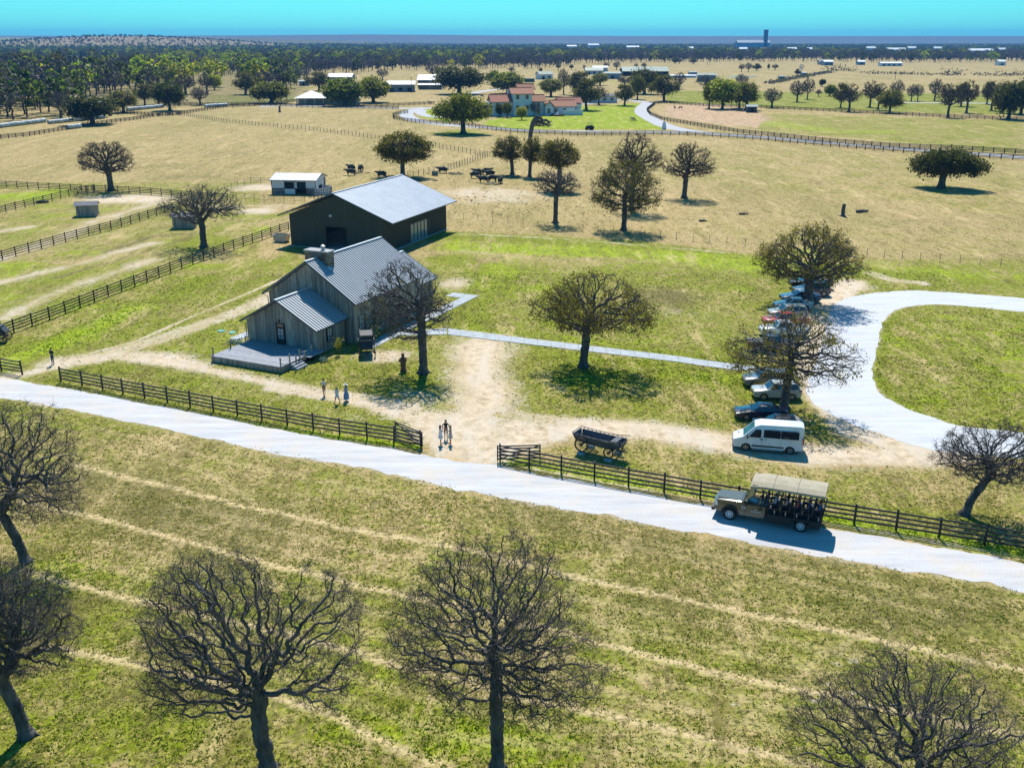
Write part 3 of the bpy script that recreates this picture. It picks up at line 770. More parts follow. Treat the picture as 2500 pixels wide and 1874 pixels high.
# ------------------------------------------------------------------ trees
def grow(seed, trunk, ells, A=1500, D=0.25, dk=0.45, iters=110, up=0.10, jit=0.30, shell=3.4, zmin=1.0):
    r = np.random.default_rng(seed)
    w = np.array([e[3] * e[4] * e[5] for e in ells]); w = w / w.sum(); pts = []; ph = r.uniform(0, 6.28, 4); fq = 2.6 / max(0.6, (max(e[3] for e in ells) * 0.55))
    while len(pts) < A:
        e = ells[r.choice(len(ells), p=w)]
        d = r.normal(size=3); d /= np.linalg.norm(d)
        p = np.array(e[:3]) + d * np.array(e[3:6]) * r.random() ** (1 / shell)
        gap = math.sin(p[0] * fq + ph[0]) + math.sin(p[1] * fq + ph[1]) + math.sin(p[2] * fq * 1.2 + ph[2]) + math.sin((p[0] + p[2]) * fq * 0.8 + ph[3])
        if p[2] > zmin and (gap > -0.3 or r.random() < 0.12): pts.append(p)
    at = np.array(pts)
    pos = [np.array(trunk[0], float)]; par = [-1]
    for a, b in zip(trunk[:-1], trunk[1:]):
        a = np.array(a, float); b = np.array(b, float); n = max(1, int(np.linalg.norm(b - a) / D))
        for i in range(1, n + 1):
            pos.append(a + (b - a) * i / n + r.normal(size=3) * 0.03 * D / 0.25); par.append(len(pos) - 2)
    dist = np.full(len(at), 1e9); near = np.zeros(len(at), int)
    def upd(new, base):
        nonlocal dist, near
        M = np.linalg.norm(at[:, None, :] - new[None, :, :], axis=2); j = M.argmin(1); d = M[np.arange(len(at)), j]
        k = d < dist; dist[k] = d[k]; near[k] = base + j[k]
    nt0 = int(len(pos) * 0.55)
    upd(np.array(pos[nt0:]), nt0)
    kids = {}
    for it in range(iters):
        if not len(at): break
        P = np.array(pos)
        v = at - P[near]; v /= (np.linalg.norm(v, axis=1, keepdims=True) + 1e-9)
        u, inv = np.unique(near, return_inverse=True)
        acc = np.zeros((len(u), 3)); np.add.at(acc, inv, v)
        acc /= (np.linalg.norm(acc, axis=1, keepdims=True) + 1e-9)
        acc += r.normal(size=acc.shape) * jit; acc[:, 2] += up
        acc /= (np.linalg.norm(acc, axis=1, keepdims=True) + 1e-9)
        base = len(pos); new = []
        for q, d in zip(u, acc):
            c = kids.get(q, 0)
            if c >= 5: continue
            kids[q] = c + 1
            new.append(P[q] + d * D); pos.append(new[-1]); par.append(int(q))
        if not new: break
        upd(np.array(new), base)
        k = dist > dk
        at = at[k]; dist = dist[k]; near = near[k]
    pos = np.array(pos)
    # crooked limbs: bend everything with a smooth warp, least near the foot
    sz = max(e[3] for e in ells); k = np.clip((pos[:, 2:3] - pos[nt0, 2]) / (0.25 * sz), 0, 1)
    ph = r.uniform(0, 6.28, (3, 6)); wv = np.zeros_like(pos)
    for a in range(3):
        for q, (f, am) in enumerate(((2.2 / sz * 3.0, 0.045), (2.2 / sz * 6.5, 0.028))):
            wv[:, a] += am * sz * np.sin(pos[:, (a + 1) % 3] * f + ph[a, q]) * np.cos(pos[:, (a + 2) % 3] * f * 1.1 + ph[a, q + 2])
    return pos + wv * k, np.array(par)
def radii(par, tip, trunk_r, e=0.45):
    n = len(par); c = np.zeros(n)
    for i in range(n - 1, -1, -1):
        if c[i] == 0: c[i] = 1
        if par[i] >= 0: c[par[i]] += c[i]
    q = (c - 1) / max(1, c[0] - 1)
    return (trunk_r - tip) * q ** e + tip
def prisms(P0, P1, R0, R1, k):
    d = P1 - P0; L = np.linalg.norm(d, axis=1, keepdims=True) + 1e-9; d = d / L
    ref = np.where(np.abs(d[:, 2:3]) < 0.9, np.array([[0, 0, 1.0]]), np.array([[1.0, 0, 0]]))
    u = np.cross(d, ref); u /= np.linalg.norm(u, axis=1, keepdims=True) + 1e-9; w = np.cross(d, u)
    a = np.arange(k) * 2 * math.pi / k
    c = np.cos(a)[None, :, None]; s = np.sin(a)[None, :, None]
    rad = u[:, None, :] * c + w[:, None, :] * s
    A = P0[:, None, :] + rad * R0[:, None, None]; B = P1[:, None, :] + rad * R1[:, None, None]
    n = len(P0); V = np.concatenate([A, B], 1).reshape(-1, 3)
    o = (np.arange(n) * 2 * k)[:, None]; j = np.arange(k)[None, :]; j2 = (j + 1) % k
    F = np.stack([o + j, o + j2, o + k + j2, o + k + j], -1).reshape(-1, 4)
    return V, F
def join_np(parts):
    Vs = []; Fs = []; Ms = []; o = 0
    for V, F, m in parts:
        Vs.append(V); Fs.append(F + o); Ms.append(np.full(len(F), m)); o += len(V)
    return np.concatenate(Vs), np.concatenate(Fs), np.concatenate(Ms)
def leaf_quads(C, size, r, flat=0.35):
    n = len(C); nrm = r.normal(size=(n, 3)); nrm[:, 2] += flat; nrm /= np.linalg.norm(nrm, axis=1, keepdims=True)
    t = r.normal(size=(n, 3)); u = np.cross(nrm, t); u /= np.linalg.norm(u, axis=1, keepdims=True) + 1e-9; w = np.cross(nrm, u)
    s = size * r.uniform(0.6, 1.4, size=(n, 1)); s2 = s * r.uniform(0.5, 1.0, size=(n, 1))
    V = np.stack([C - u * s, C - w * s2, C + u * s, C + w * s2], 1).reshape(-1, 3)
    return V, np.arange(n * 4).reshape(n, 4)
def tree_meshes(name, seed, trunk, ells, trunk_r, A=1500, D=0.25, dk=0.45, tip=0.012, twigs=0, twig_len=0.5, leaves=0, leaf_size=0.12,
                bark=None, leafm=None, twigm=None, split=0.05, up=0.1, jit=0.3, shell=3.4, zmin=1.0, leaf_zone=99, e=0.45):
    pos, par = grow(seed, trunk, ells, A, D, dk, up=up, jit=jit, shell=shell, zmin=zmin)
    r = np.random.default_rng(seed + 5); split = max(split, tip * 2.0)
    R = radii(par, tip, trunk_r, e)
    # root flare
    fl = np.clip(1 - pos[:, 2] / (trunk_r * 2.2), 0, 1) ** 2; thick = R > trunk_r * 0.5
    R = R * np.where(thick, 1 + 0.55 * fl, 1)
    i = np.arange(1, len(pos)); p = par[i]
    R0 = np.minimum(R[p], R[i] * 1.5); R1 = R[i]
    d = pos[i] - pos[p]; L = np.linalg.norm(d, axis=1, keepdims=True) + 1e-9
    P0 = pos[p] - d / L * np.minimum(R1[:, None] * 0.5, 0.1); P1 = pos[i] + d / L * np.minimum(R1[:, None] * 0.35, 0.08)
    big = R1 > split
    def seg(sel, k, m): 
        V, F = prisms(P0[sel], P1[sel], R0[sel], R1[sel], k); return V, F, m
    tm = [seg(big & (R1 > 0.14), 9, 0)] if (big & (R1 > 0.14)).any() else []
    if (big & (R1 <= 0.14)).any(): tm.append(seg(big & (R1 <= 0.14), 6, 0))
    # roots
    rp = []; 
    for a in np.linspace(0, 2 * math.pi, 7)[:-1]:
        a += r.uniform(-0.3, 0.3); q = np.array([math.cos(a), math.sin(a), 0])
        rp.append((q * trunk_r * 0.5 + [0, 0, trunk_r * 0.9], q * trunk_r * r.uniform(1.6, 2.3) + [0, 0, -0.06]))
    rp = np.array(rp) + np.array([trunk[0][0], trunk[0][1], 0]); V, F = prisms(rp[:, 0], rp[:, 1], np.full(6, trunk_r * 0.42), np.full(6, trunk_r * 0.12), 6); tm.append((V, F, 0))
    V, F, M = join_np(tm)
    me_t = np_mesh('trunk', V, F, mats=[bark], smooth=True)
    cm = [seg(~big, 3, 0)]
    thin = np.where(R < max(split * 0.55, tip * 1.7))[0]
    if twigs and len(thin):
        k = r.choice(thin, size=twigs); pk = par[k]; pk = np.where(pk < 0, k, pk)
        bd = pos[k] - pos[pk]; bd /= np.linalg.norm(bd, axis=1, keepdims=True) + 1e-9
        d1 = bd * 0.55 + r.normal(size=bd.shape) * 0.62; d1[:, 2] += 0.12; d1 /= np.linalg.norm(d1, axis=1, keepdims=True)
        l1 = twig_len * r.uniform(0.35, 1.1, size=(twigs, 1))
        a0 = pos[k]; a1 = a0 + d1 * l1 * 0.5
        d2 = d1 + r.normal(size=d1.shape) * 0.45; d2 /= np.linalg.norm(d2, axis=1, keepdims=True)
        a2 = a1 + d2 * l1 * 0.5
        t0 = np.full(twigs, tip * 0.9); t1 = np.full(twigs, tip * 0.7); t2 = np.full(twigs, tip * 0.35)
        V1, F1 = prisms(a0, a1, t0, t1, 3); V2, F2 = prisms(a1, a2, t1, t2, 3)
        cm += [(V1, F1, 0), (V2, F2, 0)]
        ends = np.concatenate([a1, a2])
    else: ends = pos[thin]
    mats = [twigm or bark]
    if leaves and len(ends):
        if leaf_zone < 90: 
            e_ = ends[ends[:, 2] > leaf_zone]
            ends = e_ if len(e_) else ends
        cen = ends[r.integers(0, len(ends), max(8, leaves // 12))]
        c = cen[r.integers(0, len(cen), leaves)] + r.normal(size=(leaves, 3)) * leaf_size * 2.4
        V, F = leaf_quads(c, leaf_size, r)
        lm = leafm if isinstance(leafm, (list, tuple)) else [leafm]
        for q, one in enumerate(lm):
            mats.append(one)
        half = r.integers(1, len(lm) + 1, leaves)
        V, F, M = join_np(cm + [(V, F, 1)])
        M[-leaves:] = half
    else: V, F, M = join_np(cm)
    me_c = np_mesh('crown', V, F, mats=mats, midx=M)
    return me_t, me_c
def leaf_mat(name, c, c2, rnd=0.0):
    m = mat(name, c, c2, 0.6, scale=0.9, spec=0.25, lo=0.3, hi=0.7, rnd=rnd)
    b = m.node_tree.nodes['Principled BSDF']; out = m.node_tree.nodes['Material Output']
    # thin leaves let some sun through
    tr = m.node_tree.nodes.new('ShaderNodeBsdfTranslucent'); ms = m.node_tree.nodes.new('ShaderNodeMixShader'); ms.inputs[0].default_value = 0.45
    src = b.inputs['Base Color'].links[0].from_socket
    m.node_tree.links.new(src, tr.inputs[0]); m.node_tree.links.new(b.outputs[0], ms.inputs[1]); m.node_tree.links.new(tr.outputs[0], ms.inputs[2])
    m.node_tree.links.new(ms.outputs[0], out.inputs[0])
    return m
M_BARK = mat('oak_bark', (0.055, 0.050, 0.048), (0.16, 0.148, 0.14), 0.9, scale=2.2, bump=0.9, bscale=9, stretch=(1, 1, 0.35), spec=0.15)
M_TWIG = mat('oak_twigs', (0.055, 0.048, 0.046), (0.13, 0.118, 0.11), 0.9, scale=1.5, spec=0.15)
M_TWIGB = mat('brown_twigs', (0.045, 0.032, 0.022), (0.085, 0.062, 0.042), 0.9, scale=1.5, spec=0.15)
M_BUD = leaf_mat('olive_buds', (0.12, 0.115, 0.010), (0.30, 0.24, 0.02))
M_BUD2 = leaf_mat('dark_olive_leaves', (0.05, 0.058, 0.010), (0.14, 0.135, 0.018))
M_LIVE = leaf_mat('live_oak_leaves', (0.030, 0.042, 0.008), (0.09, 0.105, 0.016), 0.25)
M_LIVE2 = leaf_mat('spring_oak_leaves', (0.14, 0.19, 0.008), (0.34, 0.36, 0.02), 0.25)
def oak(label, u, v, ul, ur, vt, vb, style, seed, lean=0.0, depth=1.0, tr=None, name='oak_tree', A=1500, D=None, twigs=5000, leaves=0, leaf=0.12, forkz=None,
        leafm=None, dk=None, tip=0.014, parts=None, jit=0.3, tl=None, up=0.1, twigm=None, leaf_zone=99, tb=0.3):
    """tree whose crown spans ul..ur and vt..vb of the photograph, foot at u,v"""
    g = G(u, v); H = HT(u, v, vt); zb = max(0.8, HT(u, v, vb)); k = PPM(u, v)
    # crown width at crown height (a little nearer to the camera than the foot)
    zc = (H + zb) / 2; dep = g.y * CP - (zc - CAMH) * SP; kk = FPX / dep
    x0 = (ul - CX) / kk - g.x; x1 = (ur - CX) / kk - g.x
    rx = (x1 - x0) / 2; cx = (x0 + x1) / 2; ry = rx * depth
    # the far rim of a round crown rises in the view: take that off the height
    H2 = H - 0.16 * ry; zb2 = zb + 0.10 * ry
    rz = max(1.0, (H2 - zb2) / 2); zc = (H2 + zb2) / 2
    fork = forkz if forkz else max(1.2, zb2 + 0.25 * rz)
    tr = tr or 0.045 * H
    trunk = [(0, 0, -0.1), (lean * fork * 0.35 + cx * tb * 0.33, 0, fork * 0.5), (lean * fork + cx * tb, 0, fork), (cx * tb * 2, 0, fork + rz * 0.5)]
    ells = parts(cx, zc, rx, ry, rz) if parts else [
        (cx, 0, zc, rx * 0.80, ry * 0.80, rz), (cx - rx * 0.42, 0.2 * ry, zc - rz * 0.22, rx * 0.60, ry * 0.62, rz * 0.62), (cx + rx * 0.42, -0.2 * ry, zc - rz * 0.2, rx * 0.60, ry * 0.62, rz * 0.60)]
    size = (rx + rz) / 2
    D = D or size * 0.042; dk = dk or D * 1.55
    me_t, me_c = tree_meshes(name, seed, trunk, ells, tr, A, D, dk, tip, twigs, tl or size * 0.16, leaves, leaf, M_BARK, leafm or M_BUD, twigm or M_TWIG, 0.045 if tip > 0.011 else 0.035, zmin=zb2 * 0.7, jit=jit, up=up, leaf_zone=leaf_zone)
    t = thing(name, label, 'tree', g)
    link('trunk', me_t, t); link('crown', me_c, t)
    return t
# near bare oaks of the mown foreground
oak('large bare oak leaning left at the left edge by the road', 64, 1372, -150, 228, 945, 1300, 'bare', 1, lean=-0.33, tr=0.30, A=2600, twigs=8000, tip=0.010, forkz=3.6, tl=0.7)
oak('bare oak at the lower left edge with yellow leaf buds', 66, 1795, -160, 205, 1350, 1660, 'bare', 2, lean=-0.25, tr=0.30, A=2400, twigs=7000, tip=0.008, leaves=900, leaf=0.035, forkz=3.2, tl=0.7)
def fork_parts(cx, zc, rx, ry, rz):
    return [(cx - rx * 0.36, 0.1 * ry, zc - rz * 0.02, rx * 0.62, ry * 0.72, rz * 0.95), (cx + rx * 0.60, -0.1 * ry, zc + rz * 0.05, rx * 0.36, ry * 0.5, rz * 0.88), (cx - rx * 0.55, 0, zc - rz * 0.55, rx * 0.42, ry * 0.5, rz * 0.4)]
oak('wide forked bare oak at the bottom edge, left of the straight one', 655, 1885, 318, 905, 1305, 1770, 'bare', 3, lean=-0.05, tr=0.36, A=3600, twigs=10500, tip=0.008, forkz=2.6, parts=fork_parts, tl=0.72)
oak('tall rounded bare oak with straight trunk at the bottom middle', 1214, 1876, 917, 1487, 1262, 1760, 'bare', 4, tr=0.30, A=3600, twigs=10500, leaves=2600, leaf=0.032, tip=0.009, forkz=4.2, tl=0.72)
oak('bare oak crown rising from the bottom right corner', 2240, 2105, 1925, 2560, 1590, 1985, 'bare', 5, tr=0.30, A=2600, twigs=8000, tip=0.008, forkz=2.6, lean=0.05, tl=0.75)
oak('crooked bare oak leaning right behind the road fence at right edge', 2353, 1256, 2285, 2580, 1010, 1190, 'bare', 6, lean=0.30, tr=0.28, A=1900, twigs=7000, tip=0.012, forkz=3.0)
# middle ground
oak('round olive-leaved oak standing alone beside the paved footpath', 1424, 896, 1294, 1605, 644, 830, 'bud', 8, tr=0.42, A=2300, twigs=3000, leaves=9500, leaf=0.09, tip=0.018, forkz=3.4)
oak('tall bare oak in front of the weathered wooden barn house', 1034, 911, 868, 1110, 614, 850, 'bare', 9, tr=0.42, A=2300, twigs=2800, leaves=700, leaf=0.06, tip=0.018, forkz=4.8, twigm=M_TWIG, jit=0.36, tb=0.03)
oak('broad olive oak over the far end of the parked cars', 1972, 742, 1849, 2116, 530, 712, 'bud', 10, tr=0.55, A=2300, twigs=3000, leaves=9000, leaf=0.10, tip=0.020, forkz=2.6)
oak('airy olive oak rising among the parked cars near the white van', 1914, 998, 1776, 2101, 722, 960, 'bud', 11, tr=0.38, A=2100, twigs=2600, leaves=4200, leaf=0.085, tip=0.014, forkz=3.8, jit=0.36)
oak('spreading bare oak beside the diagonal fence on the left', 498, 604, 373, 602, 430, 560, 'bare', 12, tr=0.50, A=1700, twigs=3000, tip=0.018, forkz=3.0, jit=0.4)
oak('bare fan-shaped oak behind the fence on the left pasture', 272, 466, 174, 340, 330, 436, 'bare', 13, tr=0.62, A=1700, twigs=4500, tip=0.022, forkz=4.4, twigm=M_TWIGB)
oak('olive-leaved oak just behind the roof of the dark metal barn', 983, 430, 912, 1057, 313, 402, 'bud', 14, tr=0.55, A=1500, twigs=4000, leaves=9000, leaf=0.20, leafm=[M_BUD2, M_BUD], tip=0.026, forkz=5.0)
oak('bare oak with pale trunk standing at the wire fence', 1356, 545, 1295, 1423, 398, 490, 'bare', 15, tr=0.42, A=1300, twigs=3000, tip=0.020, forkz=5.4)
oak('dark olive oak right behind the pale-trunked bare oak', 1366, 464, 1308, 1416, 331, 416, 'bud', 16, tr=0.5, A=1300, twigs=3000, leaves=6000, leaf=0.16, leafm=[M_BUD2, M_BUD], tip=0.024, forkz=6.0)
oak('tall olive oak standing on the wire fence line in the middle', 1523, 562, 1440, 1617, 372, 532, 'bud', 17, tr=0.45, A=1800, twigs=4500, leaves=7500, leaf=0.12, leafm=[M_BUD, M_BUD2], tip=0.020, forkz=4.4)
oak('brown bare oak whose crown shows above the tall olive oak', 1541, 513, 1484, 1620, 313, 440, 'bare', 18, tr=0.5, A=1500, twigs=4000, tip=0.024, forkz=6.5, twigm=M_TWIGB)
oak('round dark bare oak alone right of the tall olive oak', 1670, 484, 1617, 1752, 336, 446, 'bare', 19, tr=0.52, A=1700, twigs=4500, tip=0.024, forkz=4.8, twigm=M_TWIGB)
oak('small olive oak with forked crown left of the pale trunks', 1251, 426, 1200, 1285, 325, 396, 'bud', 20, tr=0.45, A=1200, twigs=2600, leaves=3600, leaf=0.16, leafm=[M_BUD2, M_BUD], tip=0.026)
oak('narrow olive oak in the cattle pasture beside a taller snag', 1293, 432, 1272, 1330, 330, 400, 'bud', 21, tr=0.42, A=900, twigs=2000, leaves=3200, leaf=0.17, leafm=[M_BUD2, M_BUD], tip=0.026)
def snag_parts(cx, zc, rx, ry, rz): return [(cx + rx * 0.35, 0, zc, rx * 0.6, ry * 0.4, rz * 0.5), (cx, 0, zc + rz * 0.5, rx * 0.25, ry * 0.2, rz * 0.5)]
oak('dead snag with crooked limbs in front of the villa lawn', 1293, 352, 1285, 1352, 272, 330, 'bare', 22, tr=0.7, A=150, twigs=200, tip=0.05, forkz=7.0, parts=snag_parts, jit=0.5)
oak('dense dark live oak alone on the right pasture', 2297, 459, 2234, 2395, 356, 436, 'live', 23, tr=0.75, A=1500, twigs=4500, leaves=16000, leaf=0.22, leafm=[M_LIVE, M_LIVE, M_BUD2], tip=0.03, forkz=3.2, lean=0.0)
oak('bright green live oak beside the villa drive', 1131, 326, 1057, 1196, 222, 300, 'live', 24, tr=0.85, A=1500, twigs=4500, leaves=16000, leaf=0.30, leafm=[M_LIVE2, M_LIVE2, M_BUD2], tip=0.035, forkz=5.0)
# ------------------------------------------------------------------ far trees: a few kinds, copied
def kind_tree(seed, H, rx, zb, A, twigs, leaves, leaf, leafm, tr, tip, twigm=None, jit=0.32, leaf_zone=99):
    rz = (H - zb) / 2; zc = (H + zb) / 2
    ells = [(0, 0, zc, rx * 0.82, rx * 0.82, rz), (-rx * 0.45, 0, zc - rz * 0.25, rx * 0.58, rx * 0.6, rz * 0.6), (rx * 0.45, 0, zc - rz * 0.2, rx * 0.58, rx * 0.6, rz * 0.6)]
    return tree_meshes('k', seed, [(0, 0, -0.1), (0.1, 0, zb * 0.6), (0, 0, zb * 1.2)], ells, tr, A, rx * 0.06, rx * 0.12, tip, twigs, rx * 0.18, leaves, leaf, M_BARK, leafm, twigm or M_TWIG, 0.07, zmin=zb * 0.7, jit=jit, leaf_zone=leaf_zone)
M_YEL = leaf_mat('fresh_leaves', (0.34, 0.42, 0.008), (0.62, 0.56, 0.03), 0.3)
M_GRN = leaf_mat('mid_green_leaves', (0.09, 0.16, 0.02), (0.21, 0.28, 0.03), 0.3)
M_GRY = mat('grey_twig_mass', (0.11, 0.09, 0.095), (0.24, 0.20, 0.195), 0.95, scale=0.6, rnd=0.25, spec=0.1)
KT = {
 'bare1': kind_tree(101, 10, 5.2, 2.6, 900, 2600, 0, 0.1, None, 0.42, 0.035),
 'bare2': kind_tree(102, 10, 4.6, 3.0, 800, 2400, 700, 0.12, M_BUD2, 0.40, 0.035, M_TWIGB),
 'bud1': kind_tree(103, 10, 5.2, 2.4, 900, 2400, 4200, 0.22, [M_BUD2, M_BUD, M_LIVE], 0.42, 0.035),
 'bud2': kind_tree(104, 10, 4.8, 2.6, 800, 2200, 4200, 0.24, [M_BUD, M_LIVE2, M_BUD2], 0.42, 0.035),
 'live1': kind_tree(105, 10, 6.0, 2.2, 900, 2200, 8000, 0.30, [M_LIVE, M_LIVE, M_BUD2], 0.55, 0.04),
 'live2': kind_tree(106, 10, 6.0, 1.9, 900, 2200, 8000, 0.32, [M_LIVE2, M_LIVE, M_LIVE2, M_BUD2], 0.55, 0.04),
 'yel': kind_tree(107, 10, 4.4, 2.2, 700, 1800, 5200, 0.28, [M_YEL, M_GRN], 0.35, 0.035),
}
def far_tree(label, kind, u, v, w, vt, group=None, name='pasture_tree'):
    g = G(u, v); w = w * 1.22; H = max(2.5, HT(u, v, vt)) * 1.05; k = PPM(u, v)
    me_t, me_c = KT[kind]; rx0 = {'bare1': 5.2, 'bare2': 4.6, 'bud1': 5.2, 'bud2': 4.8, 'live1': 6.0, 'live2': 6.0, 'yel': 4.4}[kind]
    t = thing(name, label, 'tree', g, random.uniform(0, 6.28), group)
    sz = H / 10 * 0.97; sx = (w / k) / (2 * rx0); sx = min(max(sx, sz * 0.6), sz * 1.7)
    t.scale = (sx, sx, sz)
    link('trunk', me_t, t); link('crown', me_c, t)
    return t
FAR = [
 ('dense live oak over the lower hay bale row', 'live1', 226, 304, 104, 238), ('olive oak at the left end of the middle hay bale row', 'bud2', 302, 275, 70, 224),
 ('slim oak behind the middle hay bale row', 'bud1', 354, 257, 42, 208), ('dark oak right of the slim oak behind the hay bales', 'bud1', 388, 257, 44, 206),
 ('larger dark oak at the right end of the middle hay bales', 'live1', 415, 270, 62, 203), ('bare small oak above the right hay bale row', 'bare1', 489, 257, 48, 212),
 ('dark oak in the field above the right hay bale row', 'bare2', 454, 231, 62, 186), ('dark oak beside a bright green sapling on the far left field', 'bare2', 506, 229, 40, 180),
 ('bright green sapling beside a dark oak on the far left field', 'yel', 524, 220, 28, 184), ('wide dark oak at the edge of the far left field', 'bud1', 600, 231, 56, 180),
 ('bare dark tree beside the wood behind the left hay bales', 'bare1', 149, 287, 54, 223),
 ('round live oak left of the utility pole by the ranch house', 'live2', 662, 252, 74, 203), ('dark oak behind the round live oak by the ranch house', 'bare2', 693, 217, 46, 174),
 ('green live oak overlapping the hipped ranch house', 'live2', 842, 258, 86, 196), ('green live oak right of the hipped ranch house', 'live2', 912, 250, 70, 192),
 ('grey-green oak behind the hipped ranch house', 'bud1', 779, 222, 58, 178), ('small bare tree in the field above the ranch house', 'bare1', 934, 195, 30, 169),
 ('slim dark tree at the wood edge above the long grey barn', 'bare1', 1057, 190, 34, 157), ('pale budding tree at the wood edge above the long grey barn', 'bud2', 1076, 191, 28, 165),
 ('huge dark oak behind the bright live oak left of the villa', 'live1', 1121, 230, 96, 165), ('small green tree right of the huge dark oak', 'live2', 1205, 206, 32, 175),
 ('green oak touching the left end of the villa roofs', 'live2', 1240, 228, 70, 180), ('pale green oak behind the villa roofs', 'bud2', 1345, 236, 58, 194),
 ('tall bare tree behind the villa', 'bare1', 1376, 231, 32, 168), ('dark oak behind the low villa wing', 'bud1', 1414, 233, 62, 178),
 ('dark oak on the villa lawn right of the low wing', 'bud1', 1431, 269, 64, 197), ('smaller oak close behind the lawn oak', 'bare2', 1462, 256, 42, 211),
 ('olive oak in the field behind the villa', 'bud2', 1465, 209, 42, 180), ('rounded oak at the bend of the villa drive', 'bud1', 1525, 258, 48, 208),
 ('olive oak between the drive bend and the dark pair', 'bud2', 1556, 243, 34, 188), ('large dark oak in the yard beyond the villa drive', 'live1', 1573, 230, 60, 171),
 ('dark oak in front of the long green-roofed arena', 'bare2', 1524, 213, 40, 185), ('large oak with grey trunk at the corner of the pink paddock', 'bud1', 1621, 248, 64, 186),
 ('bare oak right of the grey-trunked oak', 'bare1', 1657, 218, 32, 177), ('slim olive oak at the pink paddock fence', 'bud2', 1731, 265, 34, 203),
 ('bright green oak at the pink paddock fence', 'yel', 1763, 266, 64, 195), ('leafless dark oak in front of the black-walled shed', 'bare1', 1729, 224, 58, 183),
 ('olive oak left of the paddock shed', 'bud2', 1805, 264, 44, 206), ('olive oak right behind the paddock shed', 'bud2', 1821, 269, 52, 203), ('dark oak by the blue pond', 'bare1', 1810, 215, 34, 181),
 ('bare oak on the fence right of the paddock shed', 'bare1', 1884, 263, 50, 215), ('dark bare oak in the far right meadow', 'bare1', 1946, 249, 42, 197),
 ('bare tree next to the dark bare oak in the far right meadow', 'bare1', 1971, 243, 30, 190), ('small bare sapling in the far right meadow', 'bare2', 1998, 236, 16, 218),
 ('small green bush-like tree in the far right meadow', 'live2', 2026, 235, 26, 209), ('tiny round tree beyond the far right meadow', 'live1', 2007, 212, 15, 194),
 ('dark oak starting the row at the right fence', 'bud1', 2052, 263, 36, 206), ('second dark oak of the row at the right fence', 'bare2', 2072, 273, 48, 206),
 ('tall dark oak in the middle of the right row', 'bare2', 2123, 262, 42, 198), ('dark oak behind the olive one in the right row', 'bare2', 2143, 268, 40, 205),
 ('low olive oak standing before the right row', 'bud2', 2172, 276, 54, 222), ('grey tree right behind the low olive oak', 'bare1', 2186, 252, 34, 196),
 ('bare oak with open grass to its right in the far right row', 'bare1', 2224, 248, 28, 206), ('thin bare oak beside open grass in the far right row', 'bare1', 2240, 247, 24, 206),
 ('tall bare oak behind the right fence near the edge', 'bare1', 2281, 246, 36, 193), ('dark oak at the right fence with spreading low limbs', 'bare2', 2314, 287, 54, 206),
 ('slim dark oak left of a tall crown near the right edge', 'bare2', 2306, 253, 26, 205), ('tall dark oak behind the right fence', 'bare2', 2359, 276, 50, 197), ('shaded dark oak behind the tall right oak', 'bud1', 2346, 260, 40, 206),
 ('dark oak one before the last group at right', 'bare2', 2420, 270, 44, 200), ('shaded oak in the last group at right', 'bud1', 2409, 254, 34, 202), ('leaning dark oak in the last group at right', 'bud1', 2446, 276, 40, 204),
 ('biggest dark oak at the right end of the fence row', 'live1', 2462, 291, 70, 206), ('dark oak cut by the right picture edge', 'live1', 2492, 279, 60, 200),
 ('clipped young tree left before the villa facade', 'bud2', 1238, 287, 24, 252), ('yellow-green young tree before the villa tower', 'yel', 1274, 293, 22, 262), ('grey bare garden tree before the villa tower', 'bare1', 1306, 284, 26, 248),
 ('dark upright garden shrub tree by the villa fountain', 'live1', 1362, 270, 26, 243), ('dark slim cypress-like tree at the villa porch', 'live1', 1219, 286, 11, 256), ('bare garden tree at the villa front wall', 'bare1', 1262, 282, 30, 250),
]
for q in FAR: far_tree(*q)
for u, v, w, vt in ((1648, 157, 18, 141), (1658, 157, 16, 142), (1692, 157, 22, 142), (1553, 169, 10, 154), (1572, 169, 14, 153), (1505, 171, 18, 150), (1426, 172, 8, 158), (1363, 174, 14, 153), (1249, 180, 16, 163),
                    (1810, 176, 16, 156), (1827, 176, 18, 153), (1847, 174, 18, 156), (1876, 171, 6, 157), (1892, 172, 18, 157), (1947, 186, 12, 169), (1480, 172, 18, 152), (1320, 178, 10, 166), (1395, 170, 10, 158)):
    far_tree('small distant tree dotting the tan field before the far wood', random.choice(['bare1', 'bud1', 'bare2']), u, v, w, vt, 'small trees in the far field')

# ------------------------------------------------------------------ the far wood
def wood_tree(seed, H, rx, zb, segs, tufts, tuft, mats, trunks=1):
    r = np.random.default_rng(seed); rz = (H - zb) / 2; zc = (H + zb) / 2
    me = None
    pos, par = grow(seed, [(0, 0, -0.3), (0, 0, zb * 1.3)], [(0, 0, zc, rx, rx, rz), (-rx * .4, 0, zc - rz * .3, rx * .5, rx * .5, rz * .5)], segs, rx * 0.13, rx * 0.26, jit=0.35, zmin=zb * 0.6)
    R = radii(par, 0.06, 0.32); i = np.arange(1, len(pos)); p = par[i]
    V, F = prisms(pos[p], pos[i], np.minimum(R[p], R[i] * 1.5), R[i], 3)
    parts = [(V, F, 0)]
    tips = pos[np.setdiff1d(np.arange(len(pos)), par)]
    c = tips[r.integers(0, len(tips), tufts)] + r.normal(size=(tufts, 3)) * tuft * 0.7
    V, F = leaf_quads(c, tuft, r, 0.2); parts.append((V, F, 1))
    V, F, M = join_np(parts)
    M[-tufts:] = r.integers(1, len(mats), tufts)
    return np_mesh('wood_tree', V, F, mats=mats, midx=M)
